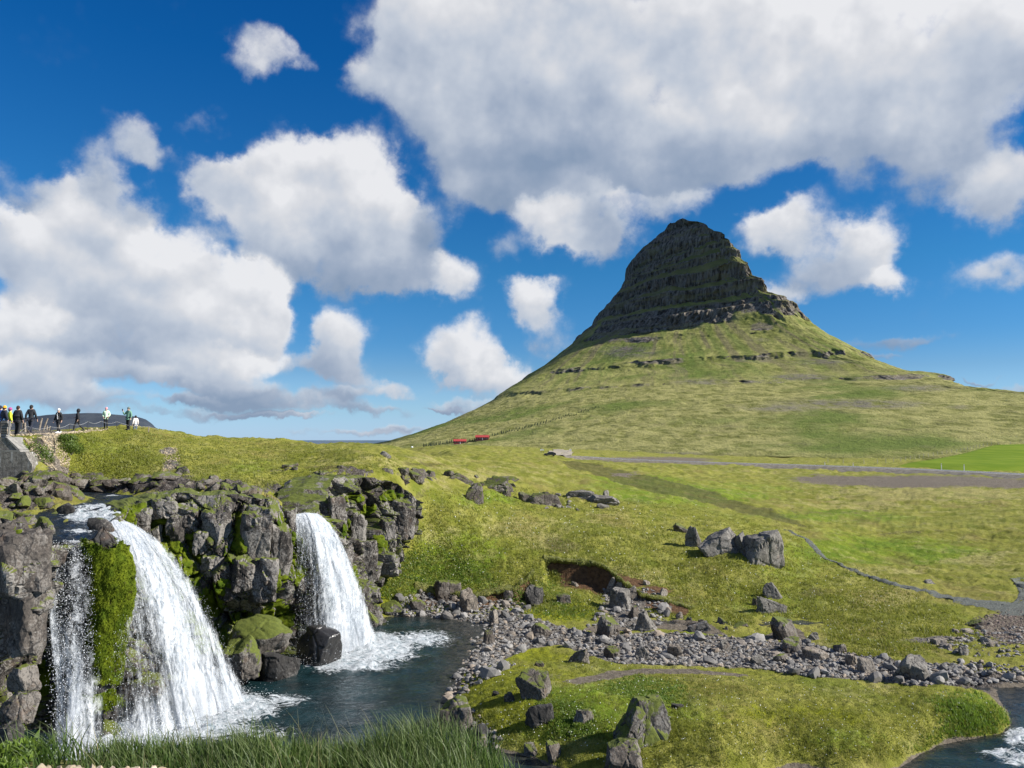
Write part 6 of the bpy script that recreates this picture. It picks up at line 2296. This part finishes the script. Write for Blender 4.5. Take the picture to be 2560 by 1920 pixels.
def rope_fence():
    posts = [(-30, 45.0, .6), (68, 46.6, .62), (125, 51.2, .55), (172, 55.0, .62), (219, 58.6, .74), (252, 60.3, .66), (290, 61.3, .66), (371, 64.0, .70)]
    P0 = [stand(u, Y) for u, Y, h in posts]
    root = empty('rope_fence', tuple(P0[1]), 'low rope fence on thin iron stakes between the walkers and the falls', 'rope fence')
    o0 = np.array(root.location)
    tops = []
    for q, (u, Y, h) in zip(P0, posts):
        wood = u > 350
        a, b = q - o0, q - o0 + np.array([random.uniform(-.03, .06), 0, h])
        mb = MB().tube([tuple(a - np.array([0, 0, .1])), tuple(b)], .045 if wood else .016, 6)
        link('post', mb.mesh('post', M_WOOD if wood else M_STEEL), root)
        tops.append(b - np.array([0, 0, .04]))
    for a, b in zip(tops[:-1], tops[1:]):
        pts = [tuple(a + (b - a) * k / 8 - np.array([0, 0, .16 * math.sin(math.pi * k / 8)])) for k in range(9)]
        link('rope', MB().tube(pts, .009, 5).mesh('rope', M_ROPE), root)
    e = stand(420, 71) - o0
    link('rope', MB().tube([tuple(tops[-1]), tuple((tops[-1] + e) / 2 - np.array([0, 0, .1])), tuple(e + np.array([0, 0, .1]))], .009, 5).mesh('rope', M_ROPE), root)


rope_fence()


def old_fence():
    posts = [(56, 58, .75, .02), (63, 58, .70, -.05), (97, 60, .95, .20), (107, 60.5, .95, .34), (116, 61, .45, .05), (121, 61.5, .40, .12), (147, 62, .5, 0)]
    root = empty('old_fence', tuple(stand(97, 60)), 'broken old fence of leaning grey wooden posts behind the walkers', 'fence')
    o0 = np.array(root.location)
    for u, Y, h, ln in posts:
        q = stand(u, Y) - o0
        r_ = random.uniform(.05, .075)
        mb = MB().tube([(q[0], q[1], q[2] - .1), (q[0] + ln * .5, q[1], q[2] + h * .5), (q[0] + ln, q[1], q[2] + h)], [r_, r_, r_ * .9], 7)
        link('post', mb.mesh('post', M_WOOD), root)


old_fence()

# ------------------------------------------------------------------ people
M_SKIN = flat('skin', (0.52, 0.33, 0.245), .6, .06)
_cols = {}


def cloth(name, col, rough=.85):
    if name not in _cols:
        _cols[name] = flat(name, col, rough, .18, 12.0, .35, 0, .01)
    return _cols[name]


SKINS = []


def skin_part(name, parent, nodes, edges, root, m, sub=1):
    me = bpy.data.meshes.new(name)
    keys = list(nodes)
    me.from_pydata([nodes[k][0] for k in keys], [(keys.index(a), keys.index(b)) for a, b in edges], [])
    o = link(name, me, parent)
    md = o.modifiers.new('skin', 'SKIN')
    md.use_smooth_shade = True
    if not me.skin_vertices:
        me.skin_vertices.new(name='')
    sv = me.skin_vertices[0].data
    for i, k in enumerate(keys):
        rr = nodes[k][1]
        sv[i].radius = rr if isinstance(rr, tuple) else (rr, rr)
        sv[i].use_root = (k == root)
    sb = o.modifiers.new('sub', 'SUBSURF')
    sb.levels = sub
    sb.render_levels = sub
    SKINS.append((o, m))
    return o


def person(label, u, Y, h, yaw, pose, jacket, trousers, shoe, hat=None, hood=False, hair=(0.03, 0.02, 0.015), glasses=False, back=False, bulk=1.0, shirt=None, dz=0.0, top=None):
    q = stand(u, Y)
    k = h / 1.75
    J = {}

    def j(n, x, y, z):
        J[n] = (x * k, y * k, z * k)
    sw = {'walk': .26, 'stand': .04, 'step': .16}[pose.get('legs', 'stand')]
    j('pelvis', 0, 0, .95); j('spine', 0, -.01, 1.12); j('chest', 0, 0, 1.32); j('neck', 0, 0, 1.475); j('head0', 0, -.015, 1.57); j('head1', 0, -.005, 1.665); j('nose', 0, -.125, 1.585)
    for s, n in ((-1, 'l'), (1, 'r')):
        ph_ = s * sw
        j('hip' + n, s * .09, 0, .90)
        j('knee' + n, s * .10, -.04 - ph_ * .55, .50)
        j('ankle' + n, s * .105, .03 - ph_ * 1.05 + (.12 if ph_ < -.1 else 0), .085 + (.10 if ph_ < -.2 else 0))
        j('toe' + n, s * .12, -.15 - ph_ * 1.05 + (.12 if ph_ < -.1 else 0), .035 + (.04 if ph_ < -.2 else 0))
        a = pose.get('arm' + n, 'down')
        j('sh' + n, s * .165, .01, 1.425)
        if a == 'down':
            j('el' + n, s * .245, .03 + ph_ * .2, 1.15); j('wr' + n, s * .265, -.05 + ph_ * .45, .90); hd = (0, -.03, -.085)
        elif a == 'pocket':
            j('el' + n, s * .275, .07, 1.16); j('wr' + n, s * .185, -.10, .985); hd = (-.02 * s, -.02, -.07)
        elif a == 'phone':
            j('el' + n, s * .30, -.10, 1.17); j('wr' + n, s * .30, -.24, 1.40); hd = (0, -.03, .085)
        else:
            j('el' + n, s * .26, .02, 1.14); j('wr' + n, s * .20, -.19, 1.08); hd = (-.05 * s, -.06, 0)
        w_ = J['wr' + n]
        hx = (w_[0] + hd[0] * k, w_[1] + hd[1] * k, w_[2] + hd[2] * k)
        J['pa' + n] = hx
        L_ = math.sqrt(sum(c * c for c in hd))
        dr = tuple(c / L_ for c in hd)
        for fi in range(4):
            off = (fi - 1.5) * .019 * k
            ln = (.070, .080, .075, .058)[fi] * k
            J['f%d%s' % (fi, n)] = (hx[0] + dr[0] * ln, hx[1] + dr[1] * ln + off - .006 * k, hx[2] + dr[2] * ln + (off if a == 'fold' else 0))
        J['th' + n] = (w_[0] + dr[0] * .075 * k - s * .035 * k, w_[1] + dr[1] * .075 * k - .03 * k, w_[2] + dr[2] * .075 * k)
    rb = {'pelvis': (.125, .10), 'spine': (.115, .085), 'chest': (.135, .095), 'neck': .055, 'head0': (.073, .088), 'head1': (.078, .090), 'nose': .013}
    for n in 'lr':
        rb.update({'hip' + n: .082, 'knee' + n: .056, 'ankle' + n: .042, 'toe' + n: .036, 'sh' + n: .055, 'el' + n: .042, 'wr' + n: .029, 'pa' + n: (.036, .022), 'th' + n: .011})
        for fi in range(4):
            rb['f%d%s' % (fi, n)] = .009
    nodes = {n: (J[n], tuple(c * k for c in rb[n]) if isinstance(rb[n], tuple) else rb[n] * k) for n in J}
    E = [('pelvis', 'spine'), ('spine', 'chest'), ('chest', 'neck'), ('neck', 'head0'), ('head0', 'head1'), ('head0', 'nose')]
    for n in 'lr':
        E += [('pelvis', 'hip' + n), ('hip' + n, 'knee' + n), ('knee' + n, 'ankle' + n), ('ankle' + n, 'toe' + n), ('chest', 'sh' + n), ('sh' + n, 'el' + n), ('el' + n, 'wr' + n), ('wr' + n, 'pa' + n), ('wr' + n, 'th' + n)]
        E += [('pa' + n, 'f%d%s' % (fi, n)) for fi in range(4)]
    root = skin_part('person', None, nodes, E, 'pelvis', M_SKIN)
    root.location = (q[0], q[1], q[2] + dz)
    root.rotation_euler = (0, 0, yaw)
    root['label'] = label
    root['category'] = 'person'
    root['group'] = 'walkers on the path by the falls'
    b_ = bulk
    jr = {'pelvis': (.160 * b_, .135 * b_), 'spine': (.155 * b_, .13 * b_), 'chest': (.175 * b_, .130 * b_), 'shl': .088, 'shr': .088, 'ell': .070 * b_, 'elr': .070 * b_, 'wrl': .052, 'wrr': .052, 'neck': .075, 'hem': (.165 * b_, .14 * b_)}
    J['hem'] = (0, 0, .84 * k)
    jn = {n: (J[n], tuple(c * k for c in jr[n]) if isinstance(jr[n], tuple) else jr[n] * k) for n in jr}
    skin_part('jacket', root, jn, [('hem', 'pelvis'), ('pelvis', 'spine'), ('spine', 'chest'), ('chest', 'neck'), ('chest', 'shl'), ('shl', 'ell'), ('ell', 'wrl'), ('chest', 'shr'), ('shr', 'elr'), ('elr', 'wrr')], 'pelvis', jacket)
    tr_ = {'pelvis': (.140, .115), 'hipl': .108, 'hipr': .108, 'kneel': .078, 'kneer': .078, 'anklel': .066, 'ankler': .066}
    if pose.get('slim'):
        tr_.update({'kneel': .066, 'kneer': .066, 'anklel': .052, 'ankler': .052})
    tn = {n: (J[n], tuple(c * k for c in tr_[n]) if isinstance(tr_[n], tuple) else tr_[n] * k) for n in tr_}
    skin_part('trousers', root, tn, [('pelvis', 'hipl'), ('hipl', 'kneel'), ('kneel', 'anklel'), ('pelvis', 'hipr'), ('hipr', 'kneer'), ('kneer', 'ankler')], 'pelvis', trousers)
    for n in 'lr':
        a_, t_ = J['ankle' + n], J['toe' + n]
        mb = MB().ell((a_[0] * .5 + t_[0] * .5, a_[1] * .5 + t_[1] * .5, (a_[2] + t_[2]) / 2 - .01 * k), (.055 * k, .145 * k, .060 * k), 10, 6)
        mb.ell((a_[0], a_[1] + .01, a_[2] + .02 * k), (.060 * k, .066 * k, .075 * k), 10, 6)
        link('shoe', mb.mesh('shoe', shoe, True), root)
    hx, hy, hz_ = 0, -.01 * k, 1.655 * k
    if hat is not None:
        mb = MB().ell((hx, hy + .008 * k, hz_), (.102 * k, .116 * k, .125 * k), 14, 7, 0, 1.72)
        mb.ell((hx, hy + .008 * k, hz_ - .012 * k), (.108 * k, .122 * k, .040 * k), 14, 4, .9, 2.2)
        link('hat', mb.mesh('hat', hat, True), root)
    if hood:
        mb = MB().ell((hx, hy + .045 * k, hz_ - .035 * k), (.135 * k, .135 * k, .165 * k), 14, 9)
        link('hood', mb.mesh('hood', jacket, True), root)
    elif hair is not None:
        mb = MB().ell((hx, hy + .018 * k, hz_ - .01 * k), (.096 * k, .108 * k, .115 * k), 14, 8, 0, 1.75 if hat is None else 2.3)
        if hat is None or back:
            mb.ell((hx, hy + .04 * k, hz_ - .05 * k), (.090 * k, .082 * k, .115 * k), 12, 7)
        link('hair', mb.mesh('hair', cloth('hair_%d' % int(hair[0] * 1000), hair), True), root)
    mb = MB()
    for s in (-1, 1):
        mb.ell((s * .031 * k, -.098 * k, 1.612 * k), (.017 * k if glasses else .010 * k, .008 * k, .011 * k if glasses else .006 * k), 8, 5)
    if glasses:
        mb.box((0, -.101 * k, 1.616 * k), (.05 * k, .006 * k, .006 * k))
        link('glasses', mb.mesh('glasses', cloth('black_eye', (0.01, 0.01, 0.01), .3)), root)
    else:
        for s in (-1, 1):
            link('eye', MB().ell((s * .031 * k, -.098 * k, 1.612 * k), (.010 * k, .008 * k, .006 * k), 8, 5).mesh('eye', cloth('black_eye', (0.01, 0.01, 0.01), .3)), root)
    link('mouth', MB().ell((0, -.096 * k, 1.535 * k), (.022 * k, .006 * k, .005 * k), 8, 4).mesh('mouth', cloth('lips', (.32, .12, .10))), root)
    if shirt is not None:
        mb = MB()
        for i in range(9):
            mb.ell((.02 * k + random.uniform(-.035, .035) * k, -.142 * k * b_, (1.02 + i * .045) * k), (random.uniform(.02, .045) * k, .018 * k, .03 * k), 8, 5)
        link('shirt', mb.mesh('shirt', shirt, True), root)
    return root, J, q, k


BLACK = cloth('black_cloth', (0.012, 0.012, 0.014))
NAVY = cloth('navy_cloth', (0.014, 0.018, 0.032))
CHAR = cloth('charcoal_cloth', (0.020, 0.022, 0.027))
DENIM = cloth('blue_denim', (0.060, 0.150, 0.300))
WHITEC = cloth('white_cloth', (0.78, 0.78, 0.78))
GREENJ = cloth('sage_green_jacket', (0.135, 0.270, 0.200))
person('person in a dark blue hat half cut by the left picture edge', -2, 49.5, 1.80, math.pi * .9, {'legs': 'stand'}, cloth('blue_jacket', (0.02, 0.07, 0.28)), CHAR, BLACK, cloth('dark_hat', (0.012, 0.016, 0.04)), back=True)
person('person in an orange knit cap, navy jacket and blue jeans seen from behind', 9, 46.0, 1.72, math.pi * .85, {'legs': 'stand', 'armr': 'fold'}, NAVY, DENIM, BLACK, cloth('orange_knit_cap', (0.78, 0.36, 0.02)), back=True, bulk=1.15)
person('person in a neon yellow jacket with a pink and purple striped cap', 23, 50.0, 1.74, math.pi * .75, {'legs': 'stand'}, cloth('neon_yellow_jacket', (0.62, 0.72, 0.03)), CHAR, BLACK, cloth('pink_purple_cap', (0.36, 0.06, 0.22)), back=True, bulk=1.05)
person('stocky walker in a bulky black jacket and black trousers seen from behind', 43, 46.2, 1.76, math.pi * .97, {'legs': 'stand'}, BLACK, BLACK, CHAR, None, hair=(.035, .018, .012), back=True, bulk=1.22)
person('man with short dark hair in a slim navy jacket walking away in mid stride', 76, 47.4, 1.79, math.pi * 1.02, {'legs': 'walk'}, CHAR, NAVY, cloth('brown_boot', (.06, .05, .045)), None, hair=(.02, .016, .014), back=True)
person('person in a white knit cap and sunglasses with an open black jacket and white socks', 145, 53.8, 1.68, -.25, {'legs': 'step', 'slim': True}, BLACK, BLACK, WHITEC, WHITEC, glasses=True, shirt=WHITEC)
person('hooded walker all in black striding to the left of the pebble chute top', 193, 57.4, 1.66, -1.25, {'legs': 'walk', 'arml': 'fold', 'slim': True}, BLACK, BLACK, cloth('grey_boot', (.05, .05, .052)), None, hood=True, hair=None, bulk=1.1)
person('woman in a pink cap and pale mint jacket with hands in the pockets', 264, 61.0, 1.66, .25, {'legs': 'stand', 'arml': 'pocket', 'armr': 'pocket', 'slim': True}, cloth('mint_jacket', (0.60, 0.78, 0.56)), BLACK, BLACK, cloth('pink_cap', (0.80, 0.30, 0.33)), hair=(.10, .05, .03))
ph_root, phJ, phq, phk = person('tall person in a sage green jacket and grey hat raising a phone', 320, 62.4, 1.82, -.35, {'legs': 'stand', 'arml': 'phone'}, GREENJ, BLACK, BLACK, cloth('grey_sun_hat', (0.14, 0.17, 0.16)), bulk=1.12)
person('smaller person in a white jacket and jeans behind the green jacket', 338, 66.5, 1.58, -2.2, {'legs': 'stand'}, cloth('cream_jacket', (0.72, 0.66, 0.62)), cloth('grey_blue_jeans', (.10, .14, .20)), WHITEC, None, hair=(.02, .015, .013), dz=-.35)
pw = ph_root.matrix_basis @ Vector(phJ['pal'])
po = link('phone', MB().box((0, 0, 0), (.075, .012, .15)).mesh('phone', cloth('phone_black', (.012, .012, .014), .25)), None, 'small black phone held up by the person in the green jacket', 'phone')
po.location = pw + Vector((0, -.06, .05))

# grow the skins, all at once
dg = bpy.context.evaluated_depsgraph_get()
done = []
for o, m in SKINS:
    me = bpy.data.meshes.new_from_object(o.evaluated_get(dg))
    me.name = o.name
    done.append((o, me, m))
for o, me, m in done:
    o.modifiers.clear()
    o.data = me
    me.materials.clear()
    me.materials.append(m)
    me.polygons.foreach_set('use_smooth', np.ones(len(me.polygons), bool))

# ------------------------------------------------------------------ far farm: cabins, trees, car, signs, fences
M_REDWALL = flat('dark_red_boards', (0.150, 0.026, 0.020), .8, .2, 1.2)
M_REDROOF = flat('red_sheet_roof', (0.34, 0.042, 0.036), .55, .12, .8)
M_GLASS = flat('window_glass', (0.02, 0.025, 0.03), .08, .1)


def cabin(label, u, v, wpx, seed):
    q = slope_hit(u, v)
    k = px(q[1])
    L_ = wpx * k
    W_, hw, hr = L_ * .62, L_ * .21, L_ * .15
    root = empty('cabin', tuple(q), label, 'cabin', 'red cabins on the mountain foot', .05 if seed else -.05)
    link('wall', MB().box((0, 0, hw / 2 - .8), (L_, W_, hw + 1.6)).mesh('wall', M_REDWALL), root)
    mb = MB()
    for x in (-L_ / 2 + .02, L_ / 2 - .02):
        mb.poly([(x, -W_ / 2, hw), (x, W_ / 2, hw), (x, 0, hw + hr)])
    link('gable', mb.mesh('gable', M_REDWALL), root)
    e = .5
    roof = MB()
    th = .25
    roof.prism([(-W_ / 2 - e, hw - .25), (0, hw + hr), (W_ / 2 + e, hw - .25), (W_ / 2 + e, hw - .25 + th), (0, hw + hr + th), (-W_ / 2 - e, hw - .25 + th)], -L_ / 2 - e, L_ / 2 + e)
    ro = link('roof', roof.mesh('roof', M_REDROOF), root)
    link('chimney', MB().box((L_ * .12, W_ * .1, hw + hr + .2), (.6, .6, 1.2)).mesh('chimney', M_REDWALL), ro)
    for i, x in enumerate((-.36, -.14, .20, .38)):
        wv_ = link('window', MB().box((x * L_, -W_ / 2 - .02, hw * .55), (L_ * .10, .10, hw * .42)).mesh('window', M_WHITE), root)
        link('pane', MB().box((x * L_, -W_ / 2 - .08, hw * .55), (L_ * .082, .06, hw * .34)).mesh('pane', M_GLASS), wv_)
    dd = link('door', MB().box((.03 * L_, -W_ / 2 - .03, hw * .40), (L_ * .075, .10, hw * .80)).mesh('door', M_WHITE), root)
    link('handle', MB().box((.055 * L_, -W_ / 2 - .12, hw * .40), (.08, .08, .2)).mesh('handle', M_STEEL), dd)
    link('deck', MB().box((0, -W_ / 2 - 1.2, -.5), (L_ * 1.02, 2.4, .3)).mesh('deck', M_WOOD), root)
    return q


cabin('upper right red cabin with a bright red roof on the mountain foot', 1206, 1101, 32, 0)
cabin('lower left red cabin with a bright red roof beside the dark conifers', 1150, 1110, 30, 1)


def conifer_mesh(seed):
    rr = np.random.default_rng(seed)
    mb = MB()
    for i in range(6):
        z0 = .12 + i * .15
        r0 = (.30 - .045 * i) * rr.uniform(.85, 1.15)
        n = 9
        b = len(mb.v)
        mb.v.append((rr.normal(0, .01), rr.normal(0, .01), z0 + .30))
        for j_ in range(n):
            th = 2 * math.pi * j_ / n + i
            r_ = r0 * rr.uniform(.65, 1.2)
            mb.v.append((r_ * math.cos(th), r_ * math.sin(th), z0 + rr.uniform(-.05, .03)))
        for j_ in range(n):
            mb.f.append((b, b + 1 + j_, b + 1 + (j_ + 1) % n))
    return mb


M_CONIF = flat('conifer_needles', (0.030, 0.046, 0.020), .95, .4, 3.0)
CON = [conifer_mesh(i).mesh('conifer_tree', M_CONIF) for i in range(4)]
rows = []
for i in range(20):
    rows.append((1060 + i * 4.6 + random.uniform(-1, 1), 1117 - i * .58 + random.uniform(-.5, .5), random.uniform(8, 11), 'small dark conifer in the row left of the lower red cabin', 'conifers left of the lower cabin'))
for i in range(9):
    rows.append((1167 + i * 2.6, 1107 - i * .75 + random.uniform(-.4, .4), random.uniform(6, 8), 'small dark conifer between the two red cabins', 'conifers between the cabins'))
for i in range(70):
    f_ = i / 69
    rows.append((1232 + f_ * 262 + random.uniform(-2, 2), 1090 - 70 * f_ ** 1.05 + random.uniform(-2.5, 2.5), random.uniform(4.5, 8.5) * (1 - .3 * f_), 'small dark conifer in the thin plantation line running up the slope', 'conifers in the plantation line'))
for i, (u, v, hpx, lab, grp) in enumerate(rows):
    q = slope_hit(u, v)
    hh = hpx * px(q[1])
    o = link('conifer_tree', CON[i % 4], None, lab, 'conifer', grp)
    o.location = (q[0], q[1], q[2] - .2)
    o.scale = (hh * .9, hh * .9, hh)
    o.rotation_euler = (0, 0, random.uniform(0, 6))


def car():
    q = hit(1375, 1143)[0]
    root = empty('parked_car', tuple(q), 'small dark estate car parked beside the pale gravel track', 'car', None, 0.05)
    root.location.z = float(ground_z(q[0], q[1])[0]) + .05
    paint = flat('dark_car_paint', (0.012, 0.014, 0.020), .22, .05)
    prof = [(-2.1, .35), (-2.12, .75), (-1.95, .92), (-1.0, 1.0), (-.45, 1.44), (.9, 1.48), (1.75, 1.15), (2.05, .95), (2.1, .4)]
    mb = MB()
    b = 0
    for yy, sc in ((-.84, 1), (-.70, 1.0), (.70, 1.0), (.84, 1)):
        for (x, z) in prof:
            inn = .0 if abs(yy) < .8 else (.06 if z > 1.0 else 0)
            mb.v.append((x, yy, z - (.25 if abs(yy) > .8 and z > 1.2 else 0)))
    n = len(prof)
    for s in range(3):
        for i in range(n):
            j_ = (i + 1) % n
            mb.f.append((s * n + i, (s + 1) * n + i, (s + 1) * n + j_, s * n + j_))
    mb.f.append(tuple(range(n)))
    mb.f.append(tuple(reversed(range(3 * n, 4 * n))))
    link('body', mb.mesh('body', paint), root)
    for yy in (-.80, .80):
        g = MB().poly([(-.85, yy * 1.07, 1.03), (-.42, yy * .98, 1.32), (.85, yy * .98, 1.34), (1.45, yy * 1.07, 1.05)])
        link('side_window', g.mesh('side_window', M_GLASS), root)
    link('windscreen', MB().poly([(-1.02, -.6, 1.03), (-1.02, .6, 1.03), (-.50, .58, 1.44), (-.50, -.58, 1.44)]).mesh('windscreen', M_GLASS), root)
    for x in (-1.35, 1.32):
        for yy in (-.80, .80):
            tb = link('wheel', MB().tube([(x, yy - .11, .33), (x, yy + .11, .33)], .33, 14).mesh('wheel', BLACK), root)
            link('rim', MB().tube([(x, yy - .12, .33), (x, yy + .12, .33)], .2, 10).mesh('rim', M_STEEL), tb)
    for yy in (-.6, .6):
        link('headlight', MB().box((-2.08, yy, .72), (.08, .3, .14)).mesh('headlight', M_WHITE), root)
        link('tail_light', MB().box((2.06, yy, .82), (.06, .2, .2)).mesh('tail_light', M_REDROOF), root)


car()
M_TRACK = flat('pale_gravel_track', (0.27, 0.235, 0.18), .95, .15, 1.0, .4, 0, .05)


def track(name, uvY, wd):
    pts = np.array([at(*q) for q in uvY])
    pts[:, 2] = ground_z(pts[:, 0], pts[:, 1])
    q, nr_, w_ = strip(name, pts, wd, 0, None, 90)
    rws = []
    for o_ in np.linspace(-.5, .5, 5):
        xy = q[:, :2] + nr_ * (w_ * o_)[:, None]
        rws.append(np.concatenate([xy, (ground_z(xy[:, 0], xy[:, 1]) + .28)[:, None]], 1))
    link(name, new_mesh(name, np.concatenate(rws), gridfaces(5, 90), True, None, [M_TRACK]), kind='structure')


track('gravel_track', [(1384, 1144, 288), (1396, 1139, 302), (1404, 1132, 330), (1408, 1129, 360), (1380, 1128, 395), (1340, 1127.5, 410)], [6, 9, 10, 7, 3, 2])


def signpost(label, u, v, Y, h, bw, bh, col=None):
    x = ray(u, v)[0] * Y
    z = float(ground_z(x, Y)[0])
    root = empty('signpost', (x, Y, z), label, 'signpost')
    link('post', MB().tube([(0, 0, -.1), (0, 0, h)], .05, 6).mesh('post', M_STEEL), root)
    link('board', MB().box((0, -.07, h - bh / 2), (bw, .05, bh)).mesh('board', col or M_WHITE), root)


signpost('pale yellow direction sign on a thin pole in the field below the cabins', 1294, 1120, 400, 2.6, 1.4, .7, flat('sign_yellow', (.70, .60, .28), .6, .05))
signpost('white sign on a pole just left of the parked car', 1353, 1139, 300, 1.7, .7, .6)
signpost('second small white sign between the first sign and the parked car', 1358, 1140, 297, 1.5, .5, .5)
signpost('white gate sign at the top of the pale gravel track', 1426, 1131, 345, 1.6, .9, .7)


def wire_fence(label, pts, nposts, h, r_):
    P0 = np.array(pts)
    s = np.concatenate([[0], np.cumsum(np.linalg.norm(np.diff(P0, axis=0), axis=1))])
    ss = np.linspace(0, s[-1], nposts)
    q = np.stack([np.interp(ss, s, P0[:, k]) for k in range(3)], 1)
    root = empty('wire_fence', tuple(q[0]), label, 'fence')
    me = MB().tube([(0, 0, -.3), (0, 0, h)], r_, 6).mesh('post', flat('pale_post_wood', (.50, .44, .36), .9, .2))
    for c in q:
        o = link('post', me, root)
        o.location = tuple(c - q[0])
        o.rotation_euler = (random.uniform(-.05, .05), random.uniform(-.07, .07), 0)
    for z in (.45, .85, 1.15):
        link('wire', MB().tube([tuple(c - q[0] + np.array([0, 0, z * h / 1.3])) for c in q], .008, 4).mesh('wire', M_STEEL), root)


def PY(v):
    return float(np.interp(v, [1106, 1120, 1146, 1160, 1172, 1205], [470, 420, 330, 280, 240, 200]))


wire_fence('wire fence on pale wooden posts along the upper edge of the bright hay field', [at(u, v, PY(v) + 4) for u, v in [(2070, 1155), (2120, 1158), (2180, 1158), (2250, 1152), (2310, 1142), (2360, 1134), (2400, 1128), (2450, 1116), (2485, 1110), (2620, 1108)]], 34, 1.35, .075)
wire_fence('short fence climbing from the gravel track beside the parked car', [np.array([*(at(u, v, Y)[:2]), float(ground_z(*at(u, v, Y)[:2])[0])]) for u, v, Y in [(1409, 1141, 296), (1416, 1137, 312), (1422, 1133, 332), (1428, 1130, 352)]], 9, 1.3, .08)

for u, lab in ((2049, 'slim white road marker post left of the bright hay field'), (2333, 'tall white road marker post in front of the bright hay field'), (2386, 'slim white road marker post right of the tall one'), (2120, 'slim white road marker post near the start of the wire fence')):
    i = int(np.argmin(np.abs(proj(ROADQ[:, 0], ROADQ[:, 1], ROADQ[:, 2])[0] - u)))
    q = ROADQ[i]
    side = 4.3
    root = empty('road_marker', (q[0] + ROADN[i][0] * side, q[1] + ROADN[i][1] * side, q[2] - .15), lab, 'road marker', 'marker posts along the road')
    h_ = 1.9 if 'tall' in lab else 1.2
    link('post', MB().box((0, 0, h_ / 2), (.14, .14, h_)).mesh('post', M_WHITE), root)
    link('reflector', MB().box((0, -.08, h_ - .25), (.09, .03, .18)).mesh('reflector', M_REDROOF), root)

q = hit(1030, 1121)[0]
bale = empty('hay_bale', (q[0], q[1], q[2]), 'white wrapped hay bale lying on the far meadow in front of the mountain', 'hay bale')
link('wrap', MB().tube([(-.8, 0, .75), (-.7, 0, .75), (.7, 0, .75), (.8, 0, .75)], [.6, .78, .78, .6], 14).mesh('wrap', M_WHITE, True), bale)


def flowers():
    sel = (np.abs((uu - 928) / 26) < 1) & (np.abs((vv - 1115.5) / 3.6) < 1) & (VV[:, 1] < 1450)
    pts = VV[sel]
    if len(pts) == 0:
        pts = np.array([slope_hit(928, 1115)])
    rr = np.random.default_rng(5)
    c = pts[rr.integers(0, len(pts), 2600)] + rr.normal(0, 2.2, (2600, 3)) * np.array([1, 1, .12]) + np.array([0, 0, .35])
    V, Fc = octa(len(c), c, rr.uniform(.25, .6, len(c)))
    m = flat('yellow_petals', (0.72, 0.56, 0.03), .8, .15)
    link('yellow_flowers', new_mesh('yellow_flowers', V, Fc, False, None, [m]), kind='stuff')


flowers()
